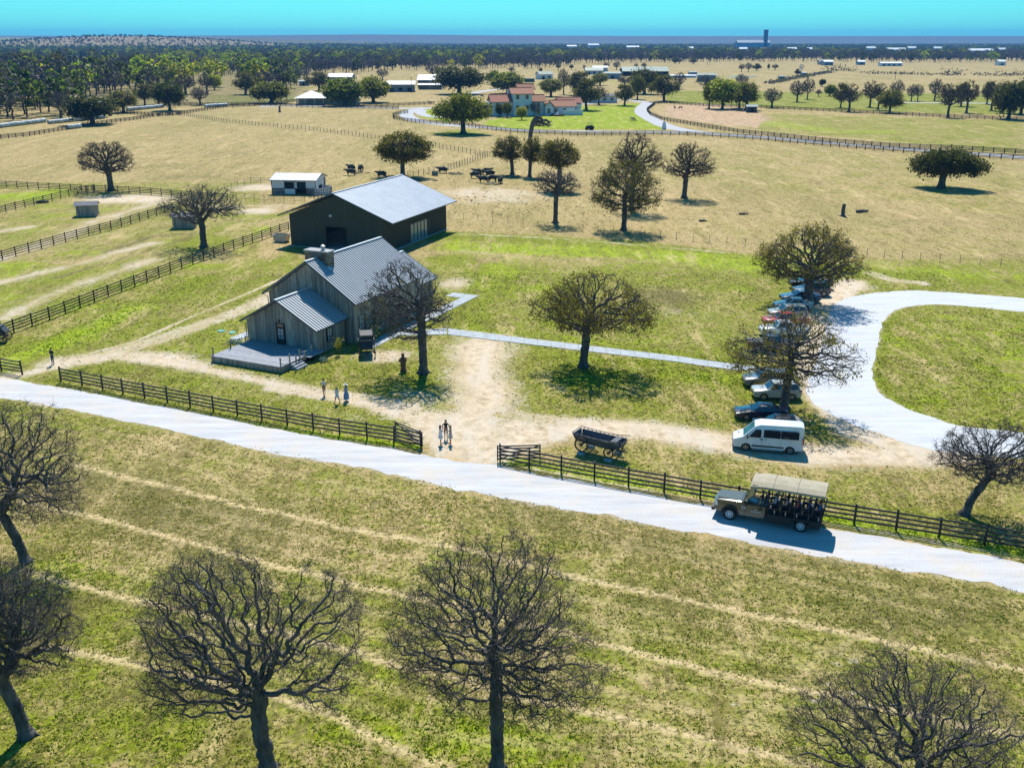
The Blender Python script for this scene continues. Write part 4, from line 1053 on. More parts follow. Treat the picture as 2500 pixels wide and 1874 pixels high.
WT = [wood_tree(201, 13, 5.0, 3.0, 160, 260, 0.42, [M_TWIG, M_GRY]), wood_tree(202, 14, 4.5, 3.5, 150, 240, 0.40, [M_TWIG, M_GRY, M_GRY, M_BUD2]),
      wood_tree(203, 12, 5.2, 2.4, 150, 420, 0.62, [M_TWIG, M_GRN, M_LIVE]), wood_tree(204, 13, 5.2, 2.6, 150, 420, 0.62, [M_TWIG, M_YEL, M_YEL, M_GRN]),
      wood_tree(205, 11, 5.4, 2.0, 150, 440, 0.66, [M_TWIG, M_LIVE, M_LIVE, M_BUD2])]
WLAB = [('grey leafless tree in the wood across the far fields', 'leafless grey trees of the far wood'), ('tall grey leafless tree with a few buds in the far wood', 'tall budding grey trees of the far wood'),
        ('mid green leafy tree in the far wood', 'green trees of the far wood'), ('bright yellow-green spring tree in the far wood', 'yellow-green trees of the far wood'), ('dark evergreen oak in the far wood', 'dark evergreen trees of the far wood')]
front = [(-300, 322), (0, 303), (60, 298), (110, 291), (170, 280), (215, 252), (260, 238), (330, 228), (420, 220), (480, 214), (560, 213), (640, 224), (700, 219), (738, 196), (760, 183), (860, 180), (980, 172), (1100, 171), (1200, 170), (1350, 167), (1420, 157), (1640, 153), (1800, 152), (2000, 150), (2200, 153), (2500, 152), (2800, 152)]
def front_v(u): return float(np.interp(u, [a for a, _ in front], [b for _, b in front]))
clear = [[(0, 109), (215, 112), (240, 121), (0, 127)], [(85, 146), (365, 146), (365, 163), (90, 168)], [(90, 215), (205, 215), (205, 236), (95, 240)], [(470, 187), (590, 187), (590, 212), (480, 212)],
         [(90, 74), (560, 74), (560, 117), (330, 122), (90, 106)]]
FB = [(2116, 2137, 126), (2165, 2211, 129), (2216, 2237, 126), (2366, 2427, 132), (2438, 2456, 129), (1923, 1945, 127), (1805, 1824, 128), (1971, 1984, 128), (1384, 1408, 119), (1436, 1462, 115), (1682, 1693, 125), (1800, 1880, 117), (2280, 2300, 126), (1530, 1560, 121)]
pts = []; rw = random.Random(5)
v = 322.0
while v > 111:
    g0 = G(1250, v); k = PPM(1250, v); step_u = max(5.0, 10.5 * k * 0.85); u = -330 + rw.uniform(0, step_u)
    while u < 2830:
        vv = v + rw.uniform(-1, 1) * 0.5
        fv = front_v(u)
        if vv < fv:
            depth_in = fv - vv
            ok = True
            for c in clear:
                if inside(c, np.array([u]), np.array([vv]))[0]: ok = False
            for a, b, vb in FB:
                if a - 3 < u < b + 3 and vb - 1 < vv < vb + 10: ok = False
            # gaps near the open left front
            if u < 620 and depth_in < 50 and rw.random() < 0.25: ok = False
            if ok: 
                p = G(u, vv); pts.append((p.x + rw.uniform(-3, 3), p.y + rw.uniform(-3, 3), u, vv))
        u += step_u * rw.uniform(0.6, 1.4)
    g1 = v
    dy = 8.5 + 0.004 * g0.y
    v = PX((0, g0.y + dy * (1 + g0.y / 900), 0))[1]
_z = terrain(np.array([p[0] for p in pts]), np.array([p[1] for p in pts])); pts = [p for p, z_ in zip(pts, _z) if not (p[1] > 2600 and z_ > 7)]
wx = np.array([p[0] for p in pts]); wy = np.array([p[1] for p in pts]); wz = terrain(wx, wy)
clump = fbm(wx, wy, 90, 41, 3)
kinds = []
for (x, y, u, vv), c in zip(pts, clump):
    q = rw.random()
    left = u < 650 and vv < 260
    if u < 650 and vv > 150:
        k = 3 if (c > 0.50 and q < 0.62) else (2 if q < 0.30 else (4 if q < 0.38 else rw.choice((0, 1))))
    else:
        back = front_v(u) - vv
        if back < 9: k = rw.choice((0, 0, 1, 0, 1, 4)) if c < 0.62 else rw.choice((0, 2, 1, 3))
        else: k = rw.choice((0, 1, 2, 2, 0, 4, 2)) if q > 0.14 else 3
    kinds.append(k)
order = sorted(range(len(pts)), key=lambda i: pts[i][1])
vis = [i for i in order if -40 < pts[i][2] < 2540]
NEARW = set(vis[:290])
for i in NEARW:
    k = kinds[i]; o = link('wood_tree', WT[k]); s = rw.uniform(0.9, 1.35)
    o.location = (wx[i], wy[i], wz[i]); o.rotation_euler = (0, 0, rw.uniform(0, 6.28)); s *= 1.22 if pts[i][2] < 640 else 1.0; o.scale = (s * rw.uniform(0.9, 1.3), s * 1.1, s * rw.uniform(0.85, 1.15))
    tag(o, WLAB[k][0], 'tree', WLAB[k][1])
rest = [i for i in range(len(pts)) if i not in NEARW]
# brush on the far hill
hb = []
for _ in range(2200):
    x = rw.gauss(-1330, 480); y = rw.gauss(3250, 380)
    hb.append((x, y))
hx = np.array([a for a, _ in hb]); hy = np.array([b for _, b in hb]); hz = terrain(hx, hy)
RX = np.concatenate([wx[rest], hx]); RYY = np.concatenate([wy[rest], hy]); RZ = np.concatenate([wz[rest], hz])
RK = np.array([kinds[i] for i in rest] + [rw.choice((4, 4, 2)) for _ in hb]); n = len(RX)
RS = np.concatenate([np.array([rw.uniform(0.85, 1.35) for _ in rest]), np.array([rw.uniform(0.3, 0.85) for _ in hb])])
# far trees a little wider, so that the mass closes
RS = RS * (1 - 0.3 * np.clip((RYY - 1500) / 3500, 0, 1))
wme = bpy.data.meshes.new('far_wood'); wme.vertices.add(n); wme.vertices.foreach_set('co', np.stack([RX, RYY, RZ], -1).astype(np.float32).ravel())
a = wme.attributes.new('kind_id', 'INT', 'POINT'); a.data.foreach_set('value', RK.astype(np.int32))
a = wme.attributes.new('size', 'FLOAT', 'POINT'); a.data.foreach_set('value', RS.astype(np.float32))
a = wme.attributes.new('turn', 'FLOAT_VECTOR', 'POINT'); a.data.foreach_set('vector', np.stack([np.zeros(n), np.zeros(n), RNG.uniform(0, 6.28, n)], -1).astype(np.float32).ravel())
wood = link('far_wood', wme); tag(wood, 'grey and green wood covering the plain to the horizon', 'wood', kind='stuff')
ng = bpy.data.node_groups.new('far_wood', 'GeometryNodeTree')
ng.interface.new_socket(name='Geometry', in_out='INPUT', socket_type='NodeSocketGeometry'); ng.interface.new_socket(name='Geometry', in_out='OUTPUT', socket_type='NodeSocketGeometry')
gi = ng.nodes.new('NodeGroupInput'); go = ng.nodes.new('NodeGroupOutput'); jn = ng.nodes.new('GeometryNodeJoinGeometry')
def nattr(t, nm):
    q = ng.nodes.new('GeometryNodeInputNamedAttribute'); q.data_type = t; q.inputs[0].default_value = nm; return q.outputs[0]
ak, asz, at_ = nattr('INT', 'kind_id'), nattr('FLOAT', 'size'), nattr('FLOAT_VECTOR', 'turn')
src = {}
for o in COL.objects:
    if o.data in WT and o.data.name not in src: src[o.data.name] = o
for k in range(5):
    if WT[k].name not in src: continue
    oi = ng.nodes.new('GeometryNodeObjectInfo'); oi.inputs['Object'].default_value = src[WT[k].name]; oi.transform_space = 'ORIGINAL'
    ip = ng.nodes.new('GeometryNodeInstanceOnPoints'); cm = ng.nodes.new('FunctionNodeCompare'); cm.data_type = 'INT'; cm.operation = 'EQUAL'
    ci = [s for s in cm.inputs if s.enabled and s.type == 'INT']
    ng.links.new(ak, ci[0]); ci[1].default_value = k
    ng.links.new(gi.outputs[0], ip.inputs['Points']); ng.links.new(cm.outputs[0], ip.inputs['Selection'])
    ng.links.new(oi.outputs['Geometry'], ip.inputs['Instance']); ng.links.new(at_, ip.inputs['Rotation']); ng.links.new(asz, ip.inputs['Scale'])
    ng.links.new(ip.outputs[0], jn.inputs[0])
ng.links.new(jn.outputs[0], go.inputs[0])
md = wood.modifiers.new('scatter', 'NODES'); md.node_group = ng
print('WOOD', len(pts), 'rest', n)
# ------------------------------------------------------------------ building materials
def plank_mat(name, c, c2, c3):
    m = mat(name, c, c2, 0.9, scale=1.6, bump=0.6, bscale=14, stretch=(6, 6, 0.5), spec=0.15, lo=0.3, hi=0.7, rnd=0.28)
    return m
M_PLANK = plank_mat('weathered_planks', (0.16, 0.14, 0.125), (0.48, 0.42, 0.36), None)
M_PLANK_D = mat('plank_gap', (0.015, 0.014, 0.014), rough=0.95)
M_DECK = mat('deck_boards', (0.20, 0.215, 0.25), (0.32, 0.33, 0.36), 0.85, scale=1.5, stretch=(1, 4, 1), rnd=0.18, bump=0.3)
M_ROOF = mat('galvalume_roof', (0.56, 0.60, 0.62), (0.44, 0.48, 0.50), 0.45, 0.0, scale=0.7, spec=0.6, lo=0.3, hi=0.8)
M_ROOF2 = mat('barn_roof_metal', (0.46, 0.50, 0.56), (0.38, 0.42, 0.48), 0.42, 0.0, scale=0.5, spec=0.6)
M_SEAM_SHADE = mat('seam_shadow_tone', (0.17, 0.19, 0.22), rough=0.5)  # shadow lines along the roof seams, put into a dark seam colour
M_TRIM = mat('teal_grey_trim', (0.06, 0.10, 0.115), (0.08, 0.13, 0.15), 0.5, scale=2)
M_TRIMR = mat('dark_roof_trim', (0.07, 0.085, 0.10), rough=0.5)
M_BARN = mat('dark_bronze_metal', (0.045, 0.044, 0.034), (0.075, 0.072, 0.058), 0.5, 0.0, scale=0.8, stretch=(1, 1, 0.3), spec=0.4)
M_RIB = mat('bronze_rib', (0.085, 0.083, 0.066), rough=0.5)
M_DARK = mat('dark_interior', (0.012, 0.012, 0.014), (0.03, 0.03, 0.03), 0.9, scale=1)
M_CONC = mat('concrete', (0.40, 0.40, 0.39), (0.28, 0.28, 0.28), 0.9, scale=1.0, bump=0.2)
M_GLASS = mat('window_glass', (0.02, 0.035, 0.045), rough=0.06, spec=0.9)
M_GLASSP = mat('pale_window_glass', (0.30, 0.36, 0.36), (0.16, 0.22, 0.24), 0.12, scale=0.8, spec=0.9)
M_FRAME = mat('black_window_frame', (0.015, 0.015, 0.016), rough=0.5)
M_STONE = [mat('stone_%d' % i, c, tuple(0.6 * x for x in c), 0.9, scale=5, bump=0.5, bscale=20) for i, c in enumerate(((0.26, 0.17, 0.10), (0.34, 0.25, 0.16), (0.17, 0.12, 0.09), (0.40, 0.33, 0.24), (0.24, 0.22, 0.20)))]
M_WHITE = mat('white_paint', (0.72, 0.73, 0.75), (0.58, 0.60, 0.63), 0.6, scale=1.2)
M_ROPE = mat('pale_rope', (0.55, 0.52, 0.46), (0.40, 0.37, 0.32), 0.9, scale=20)
M_STEEL = mat('galvanised_steel', (0.42, 0.44, 0.46), (0.30, 0.31, 0.33), 0.4, 0.6, scale=3)
def footprint(root, x0, y0, x1, y1):
    R = Rz(root.rotation_euler.z); o = root.location
    BUILT.append([o + R @ Vector(p + (0,)) for p in ((x0, y0), (x1, y0), (x1, y1), (x0, y1))])
BUILT = []

def plank_wall(root, p0, p1, z0, topf, width=0.26, out=(0, -1), skip=(), m=None, parent=None):
    """boards side by side from p0 to p1, each an object; topf(t) gives height; skip = (t0,t1,z0,z1) openings"""
    p0 = Vector(p0 + (0,)); p1 = Vector(p1 + (0,)); d = p1 - p0; L = d.length; n = int(L / width); a = math.atan2(d.y, d.x); out = Vector(out + (0,)).normalized()
    w = L / n; x = 0.0
    ws = np.random.default_rng(int(L * 100)).uniform(0.72, 1.28, n); ws = ws / ws.sum() * L
    for i in range(n):
        w = ws[i]; t0 = x + 0.008; t1 = x + w - 0.008; x += w; pro = random.uniform(0.0, 0.022)
        tm = (t0 + t1) / 2; segs = [(z0, None)]
        for s0, s1, a0, a1 in skip:
            if t1 > s0 and t0 < s1: segs = [(z0, a0), (a1, None)] if a0 > z0 + 0.02 else [(a1, None)]
        for lo, hi in segs:
            h0 = topf(t0) if hi is None else hi; h1 = topf(t1) if hi is None else hi
            if min(h0, h1) - lo < 0.03: continue
            q = d / L; A = p0 + q * t0; B = p0 + q * t1; th = out * (0.03 + pro)
            vs = [A + Vector((0, 0, lo)), B + Vector((0, 0, lo)), B + Vector((0, 0, h1)), A + Vector((0, 0, h0))]
            MB().slab(vs, th).build('plank', m or M_PLANK, parent or root)
def gable_core(root, x0, x1, y0, y1, eave, peak, m, name='wall_core', xr=None):
    xm = (x0 + x1) / 2 if xr is None else xr
    return MB().slab([(x0, y0, 0), (x1, y0, 0), (x1, y0, eave), (xm, y0, peak), (x0, y0, eave)], (0, y1 - y0, 0)).build(name, m, root)
def seam_roof(root, x0, x1, y0, y1, eave, peak, m, pitch=0.42, th=0.09, rib=0.075, ribh=0.07, name='roof', ribname='roof_seam', trim=M_TRIMR, each=True):
    """two standing-seam slopes, ridge along y; x0,x1 are the eave lines"""
    xm = (x0 + x1) / 2
    for s, xe in ((1, x1), (-1, x0)):
        n = Vector((peak - eave, 0, abs(xe - xm))).normalized(); n.x *= s
        A = Vector((xm, y0, peak)); B = Vector((xe, y0, eave))
        o = MB().slab([A, B, B + Vector((0, y1 - y0, 0)), A + Vector((0, y1 - y0, 0))], -n * th).build(name, m, root)
        k = int((y1 - y0) / pitch); L = (B - A)
        jm = MB()
        for i in range(k + 1):
            y = y0 + 0.03 + (y1 - y0 - 0.06) * i / k
            a = Vector((xm, y, peak)) + n * (ribh / 2 + 0.002); b = a + L * 0.999
            if each:
                me = MB().bar(a, b, rib, ribh).build(ribname, M_SEAM_SHADE, o)
            else: jm.bar(a, b, rib, ribh)
        if not each: jm.build(ribname, m, o)['kind'] = 'stuff'
        # rake and eave trim
        MB().bar(A + Vector((0, -0.03, 0)) - n * th * 0.5, B + Vector((0, -0.03, 0)) - n * th * 0.5, 0.05, 0.19).build('rake_trim', trim, root)
        MB().bar(B + n * 0 + Vector((s * 0.03, 0, -0.05)), B + Vector((s * 0.03, y1 - y0, -0.05)), 0.06, 0.15).build('eave_trim', trim, root)
    MB().bar((xm, y0 - 0.01, peak + 0.05), (xm, y1 + 0.01, peak + 0.05), 0.34, 0.06).build('ridge_cap', m, root)
def window(root, c, w, h, out, m=M_GLASS, bars=(1, 2), name='window', depth=0.06):
    """framed window centred at c on a wall whose outward normal is out"""
    out = Vector(out + (0,)).normalized(); side = Vector((-out.y, out.x, 0)); c = Vector(c)
    R = Matrix((side, out, Vector((0, 0, 1)))).transposed()
    f = MB().box(c + out * 0.01, (w, 0.04, h), R).build(name, m, root)
    fm = MB(); t = 0.07
    for s in (-1, 1):
        fm.box(c + side * s * (w / 2) + out * depth / 2, (t, depth + 0.02, h + t), R); fm.box(c + Vector((0, 0, s * h / 2)) + out * (depth / 2 + 0.002), (w + t, depth + 0.02, t), R)
    for i in range(1, bars[0] + 1): fm.box(c + side * (w * (i / (bars[0] + 1) - 0.5)) + out * 0.035, (0.03, 0.03, h), R)
    for i in range(1, bars[1] + 1): fm.box(c + Vector((0, 0, h * (i / (bars[1] + 1) - 0.5))) + out * 0.037, (w, 0.03, 0.03), R)
    fm.build('frame', M_FRAME, f)
    return f

# ------------------------------------------------------------------ weathered wooden barn house
HR = math.radians(-24.92)
house = thing('barn_house', 'weathered grey plank barn house with metal roofs and stone chimney', 'house', (-29.2157, 104.3615, 0), HR)
W = 9.15
gable_core(house, 0.06, W - 0.06, 0.05, 5.7, 2.95, 5.55, M_PLANK_D)
gable_core(house, -1.15, 10.3, 5.65, 20.3, 4.70, 8.55, M_PLANK_D)
gable_core(house, 0.06, W - 0.06, 20.2, 25.4, 3.2, 5.9, M_PLANK_D)
def gtop(x0, x1, eave, peak): 
    h = (x1 - x0) / 2
    return lambda t: eave + (peak - eave) * (1 - abs(t - h) / h) - 0.02
FZ = 0.0
dx0, dx1, dh = 4.05, 5.05, 3.0
plank_wall(house, (0, 0.05), (W, 0.05), FZ, gtop(0, W, 2.95, 5.55), 0.27, (0, -1), skip=[(dx0, dx1, 0, dh)])
plank_wall(house, (W - 0.06, 0.02), (W - 0.06, 5.62), FZ, lambda t: 2.85, 0.27, (1, 0), skip=[(2.1, 3.0, 1.0, 2.45)])
plank_wall(house, (0.06, 0.02), (0.06, 5.62), FZ, lambda t: 2.85, 0.3, (-1, 0))
plank_wall(house, (-1.15, 5.65), (10.3, 5.65), 0.0, gtop(-1.15, 10.3, 4.70, 8.55), 0.27, (0, -1), skip=[(1.2, 10.25, 0, 2.6)])
plank_wall(house, (10.3, 5.62), (10.3, 20.3), 0.0, lambda t: 4.6, 0.28, (1, 0), skip=[(0.9, 2.0, 0.9, 2.9), (4.2, 5.3, 0.9, 2.9), (7.6, 8.7, 0.9, 2.9), (11.2, 12.3, 0.9, 2.9)])
plank_wall(house, (9.1, 20.35), (9.1, 25.4), 0.0, lambda t: 3.1, 0.28, (1, 0))
plank_wall(house, (9.25, 5.6), (10.3, 5.6), 0.0, lambda t: 2.62, 0.27, (0, -1))
window(house, (W - 0.05, 2.57, 1.72), 0.9, 1.45, (1, 0), M_GLASSP, (1, 2))
for y in (7.07, 10.37, 13.77, 17.37): window(house, (10.31, y, 1.9), 1.1, 2.0, (1, 0), M_GLASSP, (1, 3))
# front door with panes and transom
dr = MB().box((4.55, 0.03, 1.05 + 0.7), (0.86, 0.05, 2.0)).build('door', M_FRAME, house)
for zz in (1.45, 1.85, 2.25):
    for xx in (4.35, 4.75): MB().box((xx, -0.005, zz), (0.34, 0.02, 0.34)).build('pane', M_GLASSP, dr)
MB().box((4.55, 0.0, 2.80), (0.8, 0.03, 0.28)).build('transom', M_GLASS, dr)
MB().cyl((4.9, -0.05, 1.6), (4.9, -0.05, 1.8), 0.02, n=6).build('handle', M_STEEL, dr)
fm = MB()
for xx in (4.05, 5.05): fm.box((xx, -0.02, 1.85), (0.12, 0.10, 2.35))
fm.box((4.55, -0.018, 3.02), (1.2, 0.10, 0.14)); fm.build('door_frame', M_FRAME, house)
MB().box((4.55, -0.12, 3.35), (0.14, 0.2, 0.18)).build('porch_lamp', M_FRAME, house)
seam_roof(house, -0.5, W + 0.5, -0.55, 5.62, 2.88, 5.72, M_ROOF, 0.42)
seam_roof(house, -1.75, 10.95, 5.1, 20.8, 4.58, 8.80, M_ROOF, 0.42)
seam_roof(house, -0.5, W + 0.5, 20.75, 25.9, 3.1, 6.1, M_ROOF, 0.42)
# gutters and downpipes
MB().tube([(-1.7, 5.2, 4.45), (-1.25, 5.5, 4.2), (-1.25, 5.5, 0.1)], 0.045, 6).build('downpipe', M_FRAME, house)
MB().tube([(-0.45, -0.4, 2.75), (-0.06, -0.08, 2.5), (-0.06, -0.08, 0.1)], 0.045, 6).build('downpipe', M_FRAME, house)
# chimney built of single stones
ch = MB().b2((3.05, 7.35, 6.6), (6.05, 8.45, 9.45)).build('chimney', M_PLANK_D, house)
rs = random.Random(3)
def stones(face):
    z = 6.7
    while z < 9.45:
        h = min(rs.uniform(0.16, 0.30), 9.47 - z)
        if h < 0.06: break
        a0, a1 = (3.0, 6.1) if face in ('f', 'k') else (7.3, 8.5); a = a0
        while a < a1 - 0.02:
            w = min(rs.uniform(0.28, 0.62), a1 - a)
            if a1 - a - w < 0.12: w = a1 - a
            p = rs.uniform(0.03, 0.075)
            if face == 'f': lo, hi = (a + .012, 7.35 - p, z + .012), (a + w - .012, 7.38, z + h - .012)
            elif face == 'k': lo, hi = (a + .012, 8.42, z + .012), (a + w - .012, 8.45 + p, z + h - .012)
            elif face == 'r': lo, hi = (6.02, a + .012, z + .012), (6.05 + p, a + w - .012, z + h - .012)
            else: lo, hi = (3.05 - p, a + .012, z + .012), (3.08, a + w - .012, z + h - .012)
            MB().b2(lo, hi).build('stone', M_STONE[rs.randrange(5)], ch); a += w
        z += h
for f_ in 'frl': stones(f_)
MB().b2((2.9, 7.2, 9.46), (6.2, 8.6, 9.62)).build('chimney_cap', M_CONC, ch)
MB().lathe([(0.0, 9.62), (0.2, 9.62), (0.2, 9.85), (0.28, 9.88), (0.28, 9.98), (0.16, 10.0), (0.16, 10.08), (0.30, 10.1), (0.05, 10.25), (0, 10.25)], (5.1, 7.9, 0), n=14).build('flue_cowl', M_STEEL, ch, 40)
MB().slab([(6.06, 7.2, 7.86), (6.5, 7.2, 7.58), (6.5, 7.5, 7.58), (6.06, 7.5, 7.86)], (0, 0, 0.12)).build('flashing', M_ROOF, ch)
# deck
deckp = MB().b2((0.45, -6.45, 0.0), (9.35, 0.0, 0.62)).build('deck_base', M_PLANK_D, house)
n = 38
for i in range(n):
    y0 = -6.52 + 6.5 * i / n
    MB().b2((0.38, y0, 0.63), (9.45 + (0.75 if y0 > -2.6 else 0.0), y0 + 6.5 / n - 0.012, 0.70 + random.uniform(-0.006, 0.006))).build('deck_board', M_DECK, house)
plank_wall(house, (0.42, -6.46), (9.4, -6.46), 0.02, lambda t: 0.62, 0.24, (0, -1), parent=house)
plank_wall(house, (9.37, -6.44), (9.37, -2.6), 0.02, lambda t: 0.62, 0.24, (1, 0), parent=house)
plank_wall(house, (0.43, -6.44), (0.43, 0.0), 0.02, lambda t: 0.62, 0.24, (-1, 0), parent=house)
for i in range(3): MB().b2((9.45 + 0.3 * i, -5.0, 0.0), (9.75 + 0.3 * i, -3.3, 0.52 - 0.17 * i)).build('deck_step', M_DECK, house)
def rope_posts(pts, links):
    P = []
    for x, y in pts:
        MB().lathe([(0, 0.68), (0.075, 0.68), (0.075, 1.45), (0.09, 1.5), (0.07, 1.6), (0, 1.63)], (x, y, 0), n=8).build('rope_post', M_PLANK, house, 40); P.append(Vector((x, y, 0)))
    for a, b in links:
        for zz in (1.45, 1.05):
            q = [P[a].lerp(P[b], t) + Vector((0, 0, zz - 0.28 * (1 - (2 * t - 1) ** 2))) for t in np.linspace(0, 1, 9)]
            MB().tube(q, 0.032, 5).build('rope', M_ROPE, house)
rope_posts([(9.3, -6.35), (9.35, -4.9), (9.4, -3.3), (9.42, -1.2)], [(0, 1), (2, 3)])
rope_posts([(0.55, -6.3), (0.6, -3.6), (1.0, -1.6)], [])
rope_posts([(10.15, -4.9), (10.15, -3.4)], [])
footprint(house, -1.2, 5.6, 10.4, 25.5); footprint(house, -0.1, -6.6, 9.9, 6)
# walk beside the house
def h2w(x, y): return house.location + Rz(HR) @ Vector((x, y, 0))
slab_path('house_walk', [h2w(11.6, 5.0), h2w(11.6, 28.5)], [h2w(13.2, 5.0), h2w(13.2, 28.5)], 's')
slab_path('house_walk', [h2w(9.3, 28.5), h2w(13.2, 28.5)], [h2w(9.3, 30.6), h2w(13.2, 30.6)], 's')
slab_path('house_walk', [h2w(-3.6, 1.0), h2w(-3.6, 5.5)], [h2w(-2.2, 1.0), h2w(-2.2, 5.5)], 's')
slab_path('house_walk', [h2w(13.25, 12.2), G(1092, 801)], [h2w(13.25, 10.2), G(1092, 817)], 's')

# ------------------------------------------------------------------ dark metal barn
BR_ = math.radians(-21.14)
barn = thing('metal_barn', 'large dark bronze metal barn with pale roof behind the wooden house', 'barn', (-36.3514, 160.2966, 0), BR_)
bw, bd, be, bp_ = 17.6, 22.8, 5.15, 8.75
MB().slab([(0, 0.05, 0), (6.85, 0.05, 0), (6.85, 0.05, 3.5), (10.45, 0.05, 3.5), (10.45, 0.05, 0), (bw, 0.05, 0), (bw, 0.05, be), (bw / 2, 0.05, bp_ - 0.2), (0, 0.05, be)], (0, 0.15, 0)).build('front_wall', M_BARN, barn)
MB().b2((0, 0.2, 0), (0.15, bd, be)).build('left_wall', M_BARN, barn)
MB().b2((0, bd - 0.15, 0), (bw, bd, be)).build('back_wall', M_BARN, barn)
for y0, y1, z0, z1 in ((0.2, 8.7, 0, be), (15.3, bd, 0, be), (8.7, 15.3, 3.05, be)): MB().b2((bw - 0.15, y0, z0), (bw, y1, z1)).build('right_wall', M_BARN, barn)
# wall ribs
rib = MB()
for i in range(58):
    x = 0.15 + i * (bw - 0.3) / 57; t = be + (bp_ - 0.2 - be) * (1 - abs(x - bw / 2) / (bw / 2)) - 0.15
    if 6.75 < x < 10.55: rib.b2((x - 0.05, -0.03, 3.6), (x + 0.05, 0.05, t))
    else: rib.b2((x - 0.05, -0.03, 0.05), (x + 0.05, 0.05, t))
rib.build('front_wall_ribs', M_RIB, barn)['kind'] = 'stuff'
rib = MB()
for i in range(76):
    y = 0.3 + i * (bd - 0.5) / 75
    rib.b2((bw, y - 0.025, 3.15 if 8.6 < y < 15.4 else 0.05), (bw + 0.07, y + 0.04, be - 0.05))
rib.build('side_wall_ribs', M_RIB, barn)['kind'] = 'stuff'
MB().b2((0.1, 0.25, 0.01), (bw - 0.1, bd - 0.2, 0.05)).build('floor_slab', M_CONC, barn)
MB().b2((6.7, -0.04, 3.5), (10.6, 0.03, 3.66)).build('door_head', M_FRAME, barn)
for x in (6.77, 10.53): MB().b2((x - 0.08, -0.04, 0), (x + 0.08, 0.03, 3.5)).build('door_jamb', M_FRAME, barn)
for i in range(5):
    y0 = 8.75 + 6.5 * i / 5; MB().b2((bw - 0.10, y0 + 0.05, 0.1), (bw - 0.06, y0 + 1.25, 3.0)).build('glass_pane', M_GLASSP, barn)
    MB().b2((bw - 0.13, y0 - 0.04, 0.05), (bw + 0.02, y0 + 0.04, 3.05)).build('mullion', M_FRAME, barn)
MB().b2((bw - 0.02, 15.2, 0.02), (bw + 0.05, 16.0, 3.1)).build('sliding_door_edge', M_FRAME, barn)
MB().b2((bw - 0.2, -0.1, 0.0), (bw + 0.35, bd, 0.10)).build('kerb', M_CONC, barn)
MB().b2((-0.2, -0.35, 0.0), (bw, 0.0, 0.08)).build('kerb', M_CONC, barn)
MB().b2((6.6, -3.4, 0.0), (10.7, -0.36, 0.06)).build('apron', M_CONC, barn)
seam_roof(barn, -1.75, bw + 1.75, -0.75, bd + 0.75, 4.95, 9.05, M_ROOF2, 0.62, 0.10, 0.035, 0.03, each=True, trim=M_TRIM)
for p in ((bw + 0.12, 5.0, 4.45), (bw + 0.12, 13.3, 4.45)): MB().box(p, (0.25, 0.25, 0.3)).build('wall_lamp', M_WHITE, barn)
MB().box((7.9, -0.15, 5.35), (0.4, 0.3, 0.3)).build('wall_lamp', M_WHITE, barn)
MB().b2((13.2, -0.4, 0.1), (14.1, -0.02, 1.0)).build('meter_box', M_WHITE, barn)
footprint(barn, -0.3, -0.6, bw + 0.4, bd + 0.2)
# machine parked inside the barn doorway
mb = MB(); mb.box((8.6, 6.0, 0.9), (1.4, 2.2, 0.6)); mb.box((8.6, 6.4, 1.5), (1.2, 1.0, 0.7))
tr_in = thing('parked_tractor', 'dark machine standing inside the open barn doorway', 'tractor', barn.location + Rz(BR_) @ Vector((8.6, 6.0, 0.05)), BR_)
MB().box((0, 0, 0.85), (1.0, 2.0, 0.55), top=(0.8, 1.8)).build('hood', M_PIPE, tr_in); MB().box((0, 0.5, 1.5), (1.0, 0.8, 0.8), top=(0.9, 0.6)).build('cab', M_DARK, tr_in)
for x in (-0.7, 0.7):
    MB().lathe([(0.25, -0.15), (0.6, -0.15), (0.65, 0), (0.6, 0.15), (0.25, 0.15), (0.25, -0.15)], (x, 0.6, 0.6), Ry(math.pi / 2), 18).build('tyre', M_DARK, tr_in)
    MB().lathe([(0.15, -0.1), (0.38, -0.1), (0.42, 0), (0.38, 0.1), (0.15, 0.1), (0.15, -0.1)], (x, -0.8, 0.38), Ry(math.pi / 2), 16).build('tyre', M_DARK, tr_in)
# skip / feed tub beside the barn
tub = thing('waste_skip', 'grey open skip standing at the left corner of the metal barn', 'skip', G(690, 590), math.radians(-15))
MB().slab([(-1.1, -0.75, 0.1), (0.85, -0.75, 0.1), (1.15, -0.75, 1.25), (-1.45, -0.75, 1.25)], (0, 0.06, 0)).build('side', M_STEEL, tub)
MB().slab([(-1.1, 0.75, 0.1), (0.85, 0.75, 0.1), (1.15, 0.75, 1.25), (-1.45, 0.75, 1.25)], (0, -0.06, 0)).build('side', M_STEEL, tub)
MB().slab([(-1.1, -0.74, 0.1), (-1.1, 0.74, 0.1), (-1.45, 0.74, 1.24), (-1.45, -0.74, 1.24)], (0.06, 0, 0)).build('end', M_STEEL, tub)
MB().slab([(0.85, -0.74, 0.1), (0.85, 0.74, 0.1), (1.15, 0.74, 1.24), (1.15, -0.74, 1.24)], (-0.06, 0, 0)).build('end', M_STEEL, tub)
MB().b2((-1.1, -0.74, 0.06), (0.85, 0.74, 0.12)).build('bottom', M_STEEL, tub)
fill = MB()
for i in range(9): fill.ell((random.uniform(-1, .8), random.uniform(-.5, .5), 1.0), (0.35, 0.3, 0.25), 7, 5, jit=0.25)
fill.build('contents', M_DARK, tub)
for x in (-0.9, 0.7): MB().b2((x - 0.08, -0.6, 0), (x + 0.08, 0.6, 0.08)).build('skid', M_FRAME, tub)

